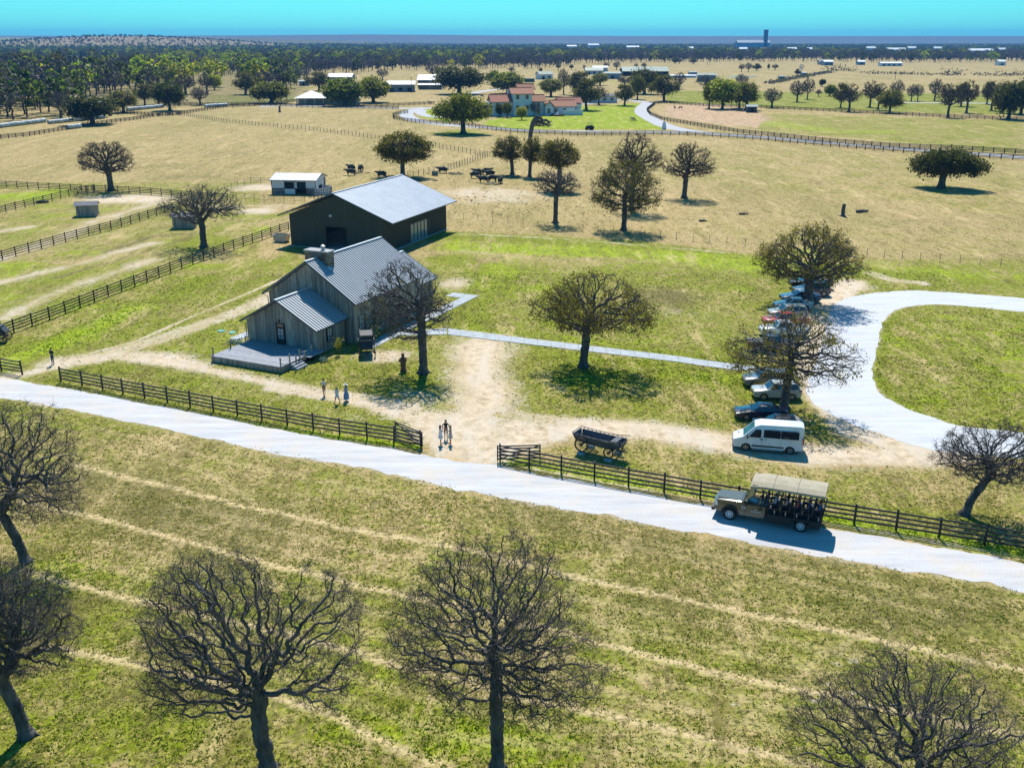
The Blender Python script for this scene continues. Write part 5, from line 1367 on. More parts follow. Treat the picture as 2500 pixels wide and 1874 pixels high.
# ------------------------------------------------------------------ small white pen barn
pb = thing('pen_barn', 'small white metal pen barn with round loading pen', 'barn', G(665, 474), math.radians(-6))
L_, D_ = 9.8, 8.0
M_WAIN = mat('stained_block', (0.10, 0.10, 0.10), (0.28, 0.27, 0.26), 0.9, scale=1.5, stretch=(0.6, 1, 2))
for x0, x1, z0, z1 in ((0, 2.9, 1.25, 3.1), (5.0, 5.6, 1.25, 3.1), (7.6, L_, 1.25, 3.1), (2.9, 7.6, 2.75, 3.1)): MB().b2((x0, 0, z0), (x1, 0.12, z1)).build('front_wall', M_WHITE, pb)
for x0, x1 in ((0, 2.9), (7.6, L_)): MB().b2((x0, -0.02, 0), (x1, 0.15, 1.25)).build('wainscot', M_WAIN, pb)
MB().b2((2.9, -0.12, 0.1), (5.2, -0.02, 1.2)).build('white_gate', M_WHITE, pb)
MB().slab([(0, 0.12, 0), (0, D_, 0), (0, D_, 3.1), (0, D_ / 2, 3.95), (0, 0.12, 3.1)], (0.12, 0, 0)).build('left_wall', M_WHITE, pb)
MB().slab([(L_ - .12, 0.12, 0), (L_ - .12, D_, 0), (L_ - .12, D_, 3.1), (L_ - .12, D_ / 2, 3.95), (L_ - .12, 0.12, 3.1)], (0.12, 0, 0)).build('right_wall', M_WHITE, pb)
MB().b2((0, D_ - 0.12, 0), (L_, D_, 3.1)).build('back_wall', M_WHITE, pb)
MB().b2((L_, 2.3, 0.3), (L_ + 0.03, 4.6, 2.5)).build('roll_door', M_DARK, pb); MB().b2((L_, 2.3, 1.7), (L_ + 0.05, 4.6, 2.5)).build('roll_door_curtain', M_WHITE, pb)
MB().b2((L_, 6.4, 0.2), (L_ + 0.03, 7.2, 2.9)).build('side_opening', M_DARK, pb)
tr = MB()
for x in (0.0, 2.9, 5.2, 7.6, L_): tr.b2((x - 0.06, -0.05, 0), (x + 0.06, 0.0, 3.1))
tr.b2((0, -0.06, 1.2), (L_, 0.0, 1.32)); tr.build('wall_trim', M_FRAME, pb)
def roof_x(root, x0, x1, y0, y1, eave, peak, m, pitch=0.9, th=0.08, trim=M_TRIM, seams=True):
    """gable roof with ridge along x"""
    ym = (y0 + y1) / 2
    for s, ye in ((-1, y0), (1, y1)):
        A = Vector((x0, ym, peak)); B = Vector((x0, ye, eave)); n = Vector((0, s * (peak - eave), abs(ye - ym))).normalized()
        o = MB().slab([A, B, B + Vector((x1 - x0, 0, 0)), A + Vector((x1 - x0, 0, 0))], -n * th).build('roof', m, root)
        if seams:
            j = MB(); k = int((x1 - x0) / pitch)
            for i in range(k + 1):
                x = x0 + 0.03 + (x1 - x0 - 0.06) * i / k; a = Vector((x, ym, peak)) + n * 0.02; j.bar(a, a + (B - A) * 0.999, 0.05, 0.04)
            j.build('roof_seams', m, o)['kind'] = 'stuff'
        MB().bar(B + Vector((0, s * 0.03, -0.03)), B + Vector((x1 - x0, s * 0.03, -0.03)), 0.06, 0.16).build('eave_trim', trim, root)
        for x in (x0, x1): MB().bar(Vector((x, ym, peak - 0.05)), Vector((x, ye, eave - 0.05)), 0.06, 0.16).build('rake_trim', trim, root)
roof_x(pb, -0.35, L_ + 0.35, -0.4, D_ + 0.4, 3.08, 4.12, M_ROOF2, 0.9)
rp_ = MB(); 
for i in range(18):
    a0 = math.radians(-95 + 190 * i / 18); a1 = math.radians(-95 + 190 * (i + 1) / 18); c = Vector((L_ + 0.1, 2.2, 0)); r_ = 2.7
    p, q = c + Vector((math.cos(a0) * r_, math.sin(a0) * r_, 0)), c + Vector((math.cos(a1) * r_, math.sin(a1) * r_, 0))
    MB().slab([p, q, q + Vector((0, 0, 1.45)), p + Vector((0, 0, 1.45))], (p - c) * 0.02).build('pen_panel', M_WHITE, pb)
    rp_.bar(p + (p - c) * 0.04, p + (p - c) * 0.04 + Vector((0, 0, 1.55)), 0.06)
    for z in (0.5, 1.1): rp_.bar(p + (p - c) * 0.04 + Vector((0, 0, z)), q + (q - c) * 0.04 + Vector((0, 0, z)), 0.04)
rp_.build('pen_pipes', M_PIPE, pb)
# grey horse shelters
def shelter(u0, v0, rz, label):
    t = thing('field_shelter', label, 'shed', G(u0, v0), rz)
    w, d, h0, h1 = 3.6, 2.8, 2.0, 2.6
    for x in np.arange(0, w, 0.3): 
        MB().b2((x + 0.006, -0.03 - random.uniform(0, 0.015), 0.03), (x + 0.294, 0, h0 + 0.25)).build('plank', M_PLANK, t)
    for y in np.arange(0, d - 0.1, 0.3):
        zt = h0 + (h1 - h0) * (1 - abs(y / d - 0.45) / 0.55)
        MB().b2((w, y + 0.006, 0.03), (w + 0.03 + random.uniform(0, .015), y + 0.294, zt)).build('plank', M_PLANK, t)
        MB().b2((-0.03 - random.uniform(0, .015), y + 0.006, 0.03), (0, y + 0.294, zt)).build('plank', M_PLANK, t)
    MB().b2((0.02, 0.01, 0), (w - 0.02, d, h0 + 0.2)).build('inner_wall', M_PLANK_D, t)
    MB().slab([(-0.35, -0.35, h0 + 0.1), (w + 0.35, -0.35, h0 + 0.1), (w + 0.35, d * 0.45, h1 + 0.1), (-0.35, d * 0.45, h1 + 0.1)], (0, 0, 0.07)).build('roof', M_RF, t)
    MB().slab([(-0.35, d + 0.35, h0), (w + 0.35, d + 0.35, h0), (w + 0.35, d * 0.45 + .01, h1 + 0.1), (-0.35, d * 0.45 + .01, h1 + 0.1)], (0, 0, 0.07)).build('roof', M_RF, t)
    footprint(t, 0, 0, w, d); return t
M_RF = mat('shingle_grey', (0.10, 0.105, 0.12), (0.20, 0.20, 0.21), 0.9, scale=3)
shelter(188, 530, math.radians(14), 'grey plank shelter standing alone in the left paddock')
shelter(423, 559, math.radians(6), 'grey plank shelter behind the spreading bare oak')
# ------------------------------------------------------------------ vehicles
M_TYRE = mat('tyre_rubber', (0.012, 0.012, 0.012), (0.03, 0.028, 0.026), 0.85, scale=6)
M_RIM = mat('alloy_rim', (0.45, 0.47, 0.50), rough=0.3, metal=0.7)
M_RIMW = mat('steel_rim', (0.62, 0.66, 0.72), rough=0.4)
M_AGLASS = mat('car_glass', (0.012, 0.018, 0.025), rough=0.04, spec=1.0)
M_LAMP = mat('lamp_glass', (0.70, 0.72, 0.74), rough=0.1, spec=0.9)
M_TAIL = mat('tail_lamp', (0.45, 0.01, 0.01), rough=0.2, spec=0.8)
M_PLAST = mat('black_plastic', (0.02, 0.02, 0.022), rough=0.6)
M_CHROME = mat('chrome', (0.6, 0.62, 0.64), rough=0.15, metal=0.9)
def paint(name, c): return mat(name, c, tuple(0.85 * x for x in c), 0.28, 0.0, scale=1.0, coat=0.8, spec=0.5)
P_SILVER = paint('silver_paint', (0.42, 0.43, 0.42)); P_GREY = paint('slate_paint', (0.13, 0.145, 0.17)); P_NAVY = paint('navy_paint', (0.012, 0.018, 0.05)); P_BLUEB = paint('blue_black_paint', (0.010, 0.013, 0.022))
P_WHITE = paint('white_car_paint', (0.78, 0.80, 0.84)); P_RED = paint('red_paint', (0.42, 0.015, 0.012)); P_BLACK = paint('black_paint', (0.010, 0.010, 0.012)); P_OLIVE = paint('olive_paint', (0.085, 0.082, 0.048)); P_LBLUE = paint('blue_grey_paint', (0.07, 0.11, 0.17))
def wheel(root, x, y, r, w=0.22, rim=None, spokes=5, dual=False):
    """wheel with its axle along y"""
    s = 1 if y > 0 else -1
    h = MB().lathe([(0.0, -0.02), (r * 0.60, -0.02), (r * 0.60, 0.02), (0.0, 0.02)], (x, y, r), RY90, 18).build('wheel', M_PLAST, root)
    MB().lathe([(r * 0.62, -w / 2), (r * 0.92, -w / 2), (r, -w * 0.36), (r, w * 0.36), (r * 0.92, w / 2), (r * 0.62, w / 2), (r * 0.62, -w / 2)], (x, y, r), RY90, 26).build('tyre', M_TYRE, h, 40)
    rm = MB(); yo = y + s * w * 0.36
    rm.lathe([(r * 0.64, -0.03), (r * 0.64, 0.03), (r * 0.54, 0.03), (r * 0.54, -0.03), (r * 0.64, -0.03)], (x, yo, r), RY90, 22)
    rm.cyl((x, yo - 0.03, r), (x, yo + 0.03, r), r * 0.17, n=10)
    for i in range(spokes):
        a = 2 * math.pi * i / spokes + 0.3; rm.bar((x, yo, r), (x + math.cos(a) * r * 0.58, yo, r + math.sin(a) * r * 0.58), r * 0.16, 0.05)
    rm.build('rim', rim or M_RIM, h)
    return h
def arch(xc, r, z0, n=9):
    return [(xc + r * math.cos(a), z0 + r * math.sin(a) * 1.0) for a in np.linspace(math.pi, 0, n)]
def loft_body(prof, hw, tumble, zb, zt, inset=0.05):
    """closed side outline (x,z) widened to a body; half width hw at z<=zb shrinking by tumble at zt"""
    mb = MB(); n = len(prof); cx = sum(p[0] for p in prof) / n; cz = sum(p[1] for p in prof) / n
    def wid(z): return hw - tumble * max(0.0, min(1.0, (z - zb) / max(1e-6, zt - zb)))
    xs0 = [p[0] for p in prof]; x0, x1 = min(xs0), max(xs0)
    def nose(x):   # plan view rounding at both ends
        t = min(x - x0, x1 - x); return 1 - 0.16 * max(0, 1 - t / 0.55) ** 2
    rings = []
    for s, k, f in ((-1, inset, 1.0), (-1, 0.0, 1 - inset), (1, 0.0, 1 - inset), (1, inset, 1.0)):
        ring = []
        for x, z in prof:
            w = wid(z) * nose(x) * f
            ring.append((x + (cx - x) * k * 0.35, s * w, z + (cz - z) * k))
        rings.append(ring)
    V = [v for r_ in rings for v in r_]; F = []
    for r_ in range(3):
        for i in range(n): F.append((r_ * n + i, r_ * n + (i + 1) % n, (r_ + 1) * n + (i + 1) % n, (r_ + 1) * n + i))
    F.append(tuple(range(n))); F.append(tuple(reversed(range(3 * n, 4 * n))))
    mb.add(V, F); return mb
def car(label, kind, pnt, loc, rz, scale=1.0, cat='car', name='parked_car'):
    t = thing(name, label, cat, loc, rz, scale=scale)
    S_ = {  # length, half width, wheel radius, front axle, rear axle, sill, belt, hood front z, hood back z, roof z, xs of windscreen base/top, roof end, tail base, tail z
     'sedan': dict(L=4.85, hw=0.92, r=0.335, fa=1.42, ra=-1.42, sill=0.26, belt=0.92, hf=0.74, hb=0.96, roof=1.45, wb=0.98, wt=0.22, re=-1.02, tb=-1.85, tz=1.02),
     'suv': dict(L=4.65, hw=0.94, r=0.37, fa=1.36, ra=-1.36, sill=0.32, belt=1.06, hf=0.92, hb=1.08, roof=1.70, wb=1.02, wt=0.38, re=-1.95, tb=-2.24, tz=1.10),
     'hatch': dict(L=4.45, hw=0.90, r=0.33, fa=1.32, ra=-1.32, sill=0.26, belt=0.95, hf=0.78, hb=0.98, roof=1.48, wb=0.95, wt=0.25, re=-1.45, tb=-2.05, tz=1.04),
     'pickup': dict(L=5.75, hw=1.0, r=0.41, fa=1.85, ra=-1.75, sill=0.42, belt=1.22, hf=1.10, hb=1.24, roof=1.92, wb=1.25, wt=0.75, re=-0.75, tb=-0.95, tz=1.24),
    }[kind]
    L2 = S_['L'] / 2; r = S_['r']; ar = r + 0.07; si = S_['sill']; tz = S_['tz']
    bedz = tz
    prof = [(L2 - 0.02, si + 0.12), (L2, si + 0.34), (L2 - 0.06, S_['hf']), (L2 - 0.55, S_['hf'] + 0.06), (S_['wb'], S_['hb'])]
    if kind == 'pickup': prof += [(0, S_['belt']), (S_['tb'], S_['belt']), (-L2 + 0.03, bedz)]
    else: prof += [(0, S_['belt'] + 0.02), (S_['tb'] if kind == 'sedan' else -L2 + 0.35, tz), (-L2 + 0.06, tz - 0.05)]
    prof += [(-L2, tz - 0.3), (-L2 + 0.02, si + 0.1), (-L2 + 0.2, si)]
    a = [(x, z) for x, z in arch(S_['ra'], ar, r - 0.02)]; prof += [(a[0][0] - 0.001, si)] + a + [(a[-1][0] + 0.001, si)]
    a = arch(S_['fa'], ar, r - 0.02); prof += [(a[0][0] - 0.001, si)] + a + [(a[-1][0] + 0.001, si), (L2 - 0.2, si)]
    loft_body(prof, S_['hw'], 0.05, S_['belt'] - 0.1, S_['belt'] + 0.3, 0.06).build('body', pnt, t, 35)
    MB().b2((-L2 + 0.25, -S_['hw'] * 0.82, si - 0.06), (L2 - 0.25, S_['hw'] * 0.82, si + 0.25)).build('underbody', M_PLAST, t)
    # greenhouse: glass block, roof and pillars
    bz = S_['belt'] - 0.02; rz_ = S_['roof']; hb = S_['hw'] * 0.90; ht = S_['hw'] * 0.70
    base_f, base_r = S_['wb'] + 0.05, (S_['tb'] if kind != 'suv' else S_['tb'] + 0.1); top_f, top_r = S_['wt'], S_['re']
    def ring(z, f_, b_, h_): return [(f_, -h_, z), (f_, h_, z), (b_, h_, z), (b_, -h_, z)]
    b0 = ring(bz, base_f, base_r, hb); b1 = ring(rz_ - 0.07, top_f, top_r, ht)
    MB().add(b0 + b1, [(0, 1, 5, 4), (1, 2, 6, 5), (2, 3, 7, 6), (3, 0, 4, 7)]).build('cabin', pnt, t)
    rf = loft_roof(top_f, top_r, ht, rz_)
    rf.build('roof', pnt, t, 45)
    def pane(pts, nm):
        n_ = (Vector(pts[1]) - Vector(pts[0])).cross(Vector(pts[2]) - Vector(pts[0])).normalized(); c_ = sum((Vector(p) for p in pts), Vector()) / len(pts)
        if n_.dot(c_ - Vector((0, 0, bz))) < 0: n_ = -n_
        MB().slab([Vector(p) + n_ * 0.006 for p in pts], n_ * 0.006).build(nm, M_AGLASS, t)
    def lerp(p, q, k): return tuple(a_ + (b_ - a_) * k for a_, b_ in zip(p, q))
    def quad(i, j, u0, u1, v0, v1):
        P0, P1, T0, T1 = b0[i], b0[j], b1[i], b1[j]
        f = lambda u, v: lerp(lerp(P0, P1, u), lerp(T0, T1, u), v)
        return [f(u0, v0), f(u1, v0), f(u1, v1), f(u0, v1)]
    pane(quad(0, 1, 0.06, 0.94, 0.10, 0.97), 'windscreen'); pane(quad(2, 3, 0.08, 0.92, 0.18, 0.95), 'rear_window')
    cuts = {'sedan': ((0.13, 0.46), (0.49, 0.80)), 'hatch': ((0.12, 0.45), (0.48, 0.84)), 'suv': ((0.10, 0.38), (0.41, 0.67), (0.70, 0.94)), 'pickup': ((0.12, 0.50), (0.54, 0.92))}[kind]
    for u0, u1 in cuts:
        pane(quad(3, 0, 1 - u1, 1 - u0, 0.14, 0.92), 'side_window'); pane(quad(1, 2, u0, u1, 0.14, 0.92), 'side_window')
    if kind == 'suv':
        for s in (-1, 1): MB().tube([(top_f - 0.25, s * ht * 0.9, rz_ + 0.05), (top_r + 0.2, s * ht * 0.9, rz_ + 0.05)], 0.022, 5).build('roof_rail', M_PLAST, t)
    if kind == 'pickup':
        MB().b2((-L2 + 0.12, -0.80, bedz - 0.02), (S_['tb'] - 0.1, 0.80, bedz + 0.025)).build('bed_cover', M_PLAST, t)
    for s in (-1, 1):
        w = S_['hw']
        MB().box((L2 - 0.17, s * w * 0.70, S_['hf'] - 0.08), (0.25, 0.34, 0.15), top=(0.14, 0.30)).build('headlight', M_LAMP, t)
        MB().box((-L2 + 0.10, s * w * 0.74, tz - 0.18), (0.16, 0.26, 0.26)).build('tail_light', M_TAIL, t)
        MB().box((S_['wb'] - 0.22, s * (w + 0.09), S_['belt'] + 0.08), (0.14, 0.20, 0.13), top=(0.10, 0.18)).build('mirror', pnt, t, bevel=0.02)
        for x_ in ((0.28, -0.62) if kind != 'pickup' else (0.35, -0.55)): MB().box((x_ - 0.35, s * (w + 0.012), S_['belt'] - 0.14), (0.17, 0.03, 0.035)).build('door_handle', M_CHROME if kind == 'suv' else pnt, t)
        for xw in (S_['fa'], S_['ra']): wheel(t, xw, s * (w - 0.10), r, 0.22, M_RIM, 5 if kind != 'pickup' else 6)
    MB().box((L2 - 0.02, 0, si + 0.32), (0.06, S_['hw'] * 1.05, 0.20)).build('grille', M_PLAST, t)
    MB().box((-L2 - 0.01, 0, si + 0.42), (0.03, 0.32, 0.14)).build('number_plate', M_WHITE, t)
    return t
def loft_roof(f_, b_, h_, z):
    mb = MB(); nx_, ny_ = 7, 5; V = []; F = []
    for i in range(nx_):
        for j in range(ny_):
            u = i / (nx_ - 1); w = j / (ny_ - 1) * 2 - 1; x = f_ + (b_ - f_) * u
            V.append((x, h_ * w, z - 0.07 + 0.075 * (1 - w ** 4) * (1 - (2 * u - 1) ** 4) ** 0.5))
    for i in range(nx_ - 1):
        for j in range(ny_ - 1): k = i * ny_ + j; F.append((k, k + 1, k + ny_ + 1, k + ny_))
    return mb.add(V, F)
def cpos(u, v, dx=0, dy=0): g = G(u, v); return (g.x + dx, g.y + dy, 0)
D2 = math.radians
car('silver crossover parked between tree trunk and dark sedan', 'suv', P_SILVER, (24.95, 87.45, 0), D2(178), 0.97)
car('slate grey crossover parked just behind the silver crossover', 'suv', P_GREY, (24.85, 90.85, 0), D2(178), 0.97)
car('glossy dark navy sedan with sunroof parked behind the white van', 'sedan', P_NAVY, (22.25, 82.15, 0), D2(175), 0.95)
car('blue-black hatchback squeezed between navy sedan and white van', 'hatch', P_BLUEB, (23.0, 79.2, 0), D2(172), 0.95)
car('black pickup with covered bed parked nearest behind the footpath end', 'pickup', P_BLACK, (28.3, 102.4, 0), D2(-2), 0.96, 'pickup', 'parked_pickup')
car('white pickup parked beside the black pickup', 'pickup', P_WHITE, (31.0, 107.9, 0), D2(180), 0.96, 'pickup', 'parked_pickup')
car('bright red pickup between white pickup and silver car', 'pickup', P_RED, (32.2, 111.8, 0), D2(180), 0.93, 'pickup', 'parked_pickup')
car('pale silver crossover behind the red pickup', 'suv', P_SILVER, (33.5, 115.6, 0), D2(180), 1.0)
car('pale silver sedan near the far end of the parking row', 'sedan', P_SILVER, (35.3, 119.8, 0), D2(180), 1.0)
car('blue-grey sedan parked under the broad oak', 'sedan', P_LBLUE, (37.2, 123.6, 0), D2(180), 1.05)
car('black crossover under the broad oak trunk', 'suv', P_BLACK, (39.6, 126.9, 0), D2(180), 1.05)
car('black pickup farthest back in the parking row', 'pickup', P_BLUEB, (40.6, 130.6, 0), D2(180), 1.0, 'pickup', 'parked_pickup')

# white passenger van
van = thing('passenger_van', 'white long passenger van with dark side windows parked in front row', 'van', (21.12, 75.15, 0), D2(167.5), scale=0.945)
r = 0.36; fa, ra = 1.85, -1.90
prof = [(2.98, 0.45), (3.0, 0.75), (2.92, 1.02), (2.15, 1.32), (1.15, 2.30), (0.7, 2.46), (-2.7, 2.52), (-2.94, 2.4), (-2.99, 1.2), (-2.99, 0.5), (-2.85, 0.36)]
a = arch(ra, r + 0.08, r - 0.02); prof += [(a[0][0] - .001, 0.36)] + a + [(a[-1][0] + .001, 0.36)]
a = arch(fa, r + 0.08, r - 0.02); prof += [(a[0][0] - .001, 0.36)] + a + [(a[-1][0] + .001, 0.36), (2.8, 0.36)]
loft_body(prof, 1.02, 0.20, 1.2, 2.5, 0.05).build('body', P_WHITE, van, 35)
MB().b2((-2.8, -0.85, 0.28), (2.75, 0.85, 0.6)).build('underbody', M_PLAST, van)
for s in (-1, 1):
    def sw(x0, x1, z0, z1, nm, k=0.0):
        f = lambda z: 1.02 - 0.20 * max(0, min(1, (z - 1.2) / 1.3)) + 0.004
        pts = [(x0, s * f(z0), z0), (x1, s * f(z0), z0), (x1 - k, s * f(z1), z1), (x0, s * f(z1), z1)]
        MB().slab(pts, (0, s * 0.012, 0.002)).build(nm, M_AGLASS, van)
    sw(0.62, 1.62, 1.36, 2.06, 'side_window', 0.55); sw(-1.0, 0.40, 1.40, 2.08, 'side_window'); sw(-2.55, -1.06, 1.40, 2.08, 'side_window')
    MB().box((2.62, s * 0.74, 1.0), (0.42, 0.26, 0.2), top=(0.2, 0.2)).build('headlight', M_LAMP, van)
    MB().box((-2.95, s * 0.86, 1.25), (0.10, 0.12, 0.62)).build('tail_light', M_TAIL, van)
    MB().box((1.75, s * 1.16, 1.45), (0.12, 0.22, 0.32), top=(0.1, 0.2)).build('mirror', M_PLAST, van)
    MB().b2((-1.35, min(s * 0.97, s * 1.035), 0.52), (1.35, max(s * 0.97, s * 1.035), 0.66)).build('side_moulding', M_PLAST, van)
    MB().b2((-1.3, min(s * 0.98, s * 1.16), 0.30), (1.3, max(s * 0.98, s * 1.16), 0.37)).build('running_board', M_CHROME, van)
    MB().box((0.55, s * 1.03, 1.22), (0.22, 0.03, 0.06)).build('door_handle', M_PLAST, van); MB().box((0.2, s * 1.03, 1.22), (0.06, 0.03, 0.1)).build('door_handle', M_PLAST, van)
    for x_ in (0.50, -1.03): MB().box((x_, s * 1.018, 0.98), (0.014, 0.01, 0.65)).build('door_seam', M_PLAST, van)
    for xw in (fa, ra): wheel(van, xw, s * 0.90, r, 0.24, M_RIM, 5)
MB().slab([(2.10, -0.80, 1.38), (2.10, 0.80, 1.38), (1.20, 0.70, 2.26), (1.20, -0.70, 2.26)], (0.012, 0, 0.012)).build('windscreen', M_AGLASS, van)
MB().box((2.95, 0, 0.72), (0.10, 1.1, 0.28)).build('grille', M_PLAST, van)
MB().box((2.9, 0, 0.45), (0.22, 1.7, 0.2), top=(0.16, 1.6)).build('bumper', M_PLAST, van)
for x_ in (2.45, 2.6): MB().box((x_ - 0.1, 0.35 if x_ < 2.5 else -0.35, 1.22), (0.16, 0.12, 0.02), Ry(0.33)).build('hood_vent', M_PLAST, van)

# open safari tour truck
tk = thing('tour_truck', 'olive open-sided tour truck with tan canopy driving on the gravel road', 'truck', (17.95, 62.35, 0), D2(157.7))
TR = Rz(D2(157.7))
r = 0.45; fa, ra = 2.43, -2.43; hw = 1.0
prof = [(3.55, 0.62), (3.58, 0.95), (3.52, 1.32), (3.2, 1.42), (1.55, 1.52), (1.45, 1.40), (-0.02, 1.36), (-0.02, 0.55), (0.2, 0.50)]
a = arch(fa, r + 0.12, r); prof += [(a[0][0] - .001, 0.52)] + a + [(a[-1][0] + .001, 0.55), (3.4, 0.55)]
loft_body(prof, hw, 0.06, 1.2, 1.5, 0.05).build('cab_body', P_OLIVE, tk, 35)
MB().slab([(1.7, -0.75, 1.50), (1.7, 0.75, 1.50), (3.35, 0.62, 1.42), (3.35, -0.62, 1.42)], (0, 0, 0.06)).build('hood_bulge', P_OLIVE, tk)
ws = MB().slab([(1.60, -0.90, 1.50), (1.60, 0.90, 1.50), (0.85, 0.78, 2.12), (0.85, -0.78, 2.12)], (0.012, 0, 0.015)).build('windscreen', M_AGLASS, tk)
fm = MB(); 
for s in (-1, 1): fm.bar((1.62, s * 0.92, 1.48), (0.84, s * 0.80, 2.15), 0.07)
fm.bar((0.84, -0.82, 2.15), (0.84, 0.82, 2.15), 0.07); fm.bar((1.64, -0.9, 1.50), (1.64, 0.9, 1.50), 0.08); fm.build('windscreen_frame', P_OLIVE, tk)
fl = MB()
for s in (-1, 1):
    R_ = [(fa + (r + 0.15) * math.cos(t_), s * (hw + 0.02), r + (r + 0.15) * math.sin(t_)) for t_ in np.linspace(0.1, math.pi - 0.1, 10)]
    MB().tube(R_, 0.06, 6).build('wheel_flare', M_PLAST, tk)
    MB().box((3.42, s * 0.76, 1.12), (0.22, 0.30, 0.34), top=(0.14, 0.26)).build('headlight', M_LAMP, tk)
    MB().box((1.30, s * 1.18, 1.62), (0.12, 0.24, 0.38)).build('mirror', M_PLAST, tk); MB().bar((1.35, s * 0.98, 1.5), (1.32, s * 1.15, 1.55), 0.05).build('mirror_arm', M_PLAST, tk)
    MB().box((0.35, s * 1.005, 1.18), (0.26, 0.04, 0.09)).build('door_handle', M_PLAST, tk)
    for x_ in (0.05, 1.42): MB().box((x_, s * 0.997, 0.95), (0.02, 0.012, 0.75)).build('door_seam', M_PLAST, tk)
    for xw in (fa, ra): wheel(tk, xw, s * 0.92, r, 0.28, M_RIMW, 8)
# door marks: small emblem over two lines of tiny white characters, badge behind the wheel arch
rm_ = random.Random(9)
for s in (-1, 1):
    d = MB()
    for row, (z_, n_, h_) in enumerate(((0.98, 21, 0.05), (0.90, 24, 0.035))):
        for i in range(n_):
            x_ = 0.30 + 0.72 * i / n_
            if rm_.random() < 0.1: continue
            d.box((x_, s * 1.0, z_), (0.018, 0.006, h_ * rm_.uniform(0.7, 1.0)))
    d.box((0.66, s * 1.0, 1.10), (0.07, 0.006, 0.12), top=(0.03, 0.006)); d.box((0.69, s * 1.0, 1.06), (0.10, 0.006, 0.03))
    o = d.build('door_lettering', M_WHITE, tk); o['label'] = 'small white emblem above two lines of tiny lettering on the door'
    b_ = MB().ring((1.52, s * 1.0, 1.12), 0.13, 0.008, 0.035, RY90, 16); b_.build('fender_badge', M_WHITE, tk)
MB().box((3.56, 0, 1.02), (0.08, 1.2, 0.42)).build('grille', M_CHROME, tk); MB().box((3.62, 0, 0.66), (0.22, 1.9, 0.22)).build('bumper', M_PLAST, tk)
MB().b2((-3.75, -0.45, 0.45), (3.2, 0.45, 0.72)).build('chassis', M_PLAST, tk)
MB().b2((-3.72, -1.12, 0.86), (-0.12, 1.12, 0.98)).build('deck_floor', M_PLAST, tk)
for s in (-1, 1):
    MB().b2((-1.75, min(s * 1.0, s * 1.12), 0.42), (-0.1, max(s * 1.0, s * 1.12), 0.86)).build('side_skirt', M_PLAST, tk)
    MB().b2((-3.7, min(s * 1.0, s * 1.12), 0.45), (-3.0, max(s * 1.0, s * 1.12), 0.85)).build('side_locker', M_PLAST, tk)
    for x_ in (-0.15, -1.05, -1.95, -2.85, -3.68):
        MB().bar((x_, s * 1.08, 0.95), (x_, s * 1.08, 2.98), 0.06).build('canopy_post', M_PLAST, tk)
    MB().bar((-3.7, s * 1.08, 2.98), (1.0, s * 1.08, 2.98), 0.06).build('canopy_rail', M_PLAST, tk)
    MB().bar((0.84, s * 0.82, 2.15), (0.75, s * 1.08, 2.98), 0.05).build('canopy_strut', M_PLAST, tk)
for i, x_ in enumerate((-0.55, -1.3, -2.05, -2.8, -3.5)):
    MB().b2((x_ - 0.28, -0.98, 1.30), (x_ + 0.18, 0.98, 1.42)).build('bench_seat', M_PLAST, tk)
    MB().box((x_ - 0.33, 0, 1.70), (0.09, 1.96, 0.62), Ry(-0.12)).build('bench_back', M_PLAST, tk)
    for s in (-1, 1): MB().bar((x_ - 0.05, s * 0.9, 0.98), (x_ - 0.05, s * 0.9, 1.30), 0.08).build('bench_leg', M_STEEL, tk)
for s in (-0.45, 0.45):
    MB().b2((0.25, s - 0.26, 0.98), (0.75, s + 0.26, 1.12)).build('cab_seat', M_PLAST, tk); MB().box((0.2, s, 1.42), (0.12, 0.5, 0.7), Ry(-0.15)).build('cab_backrest', M_PLAST, tk)
MB().lathe([(0.17, -0.015), (0.2, 0), (0.17, 0.015), (0.15, 0), (0.17, -0.015)], (1.15, 0.45, 1.45), Ry(-0.9), 16).build('steering_wheel', M_PLAST, tk)
M_CANV = mat('tan_canvas', (0.38, 0.34, 0.25), (0.32, 0.28, 0.20), 0.9, scale=2, bump=0.15)
cv = MB()
sec = [(-1.22, 2.86), (-1.20, 3.02), (-0.72, 3.18), (0, 3.25), (0.72, 3.18), (1.20, 3.02), (1.22, 2.86)]
V = []; xs_c = [-3.85, -3.0, -1.5, 0.2, 1.12]
for x_ in xs_c:
    dz = -0.10 if x_ > 1 else 0.0
    for y_, z_ in sec: V.append((x_, y_, z_ + dz))
n = len(sec); F = [(i * n + j, i * n + j + 1, (i + 1) * n + j + 1, (i + 1) * n + j) for i in range(len(xs_c) - 1) for j in range(n - 1)]
F += [tuple(range(n)), tuple(reversed(range((len(xs_c) - 1) * n, len(xs_c) * n)))]
cv.add(V, F).build('canopy', M_CANV, tk)
for x_ in (-2.0, -0.4): MB().tube([(x_, y_, z_ + 0.012) for y_, z_ in sec[1:-1]], 0.012, 4).build('canopy_seam', M_PLAST, tk)

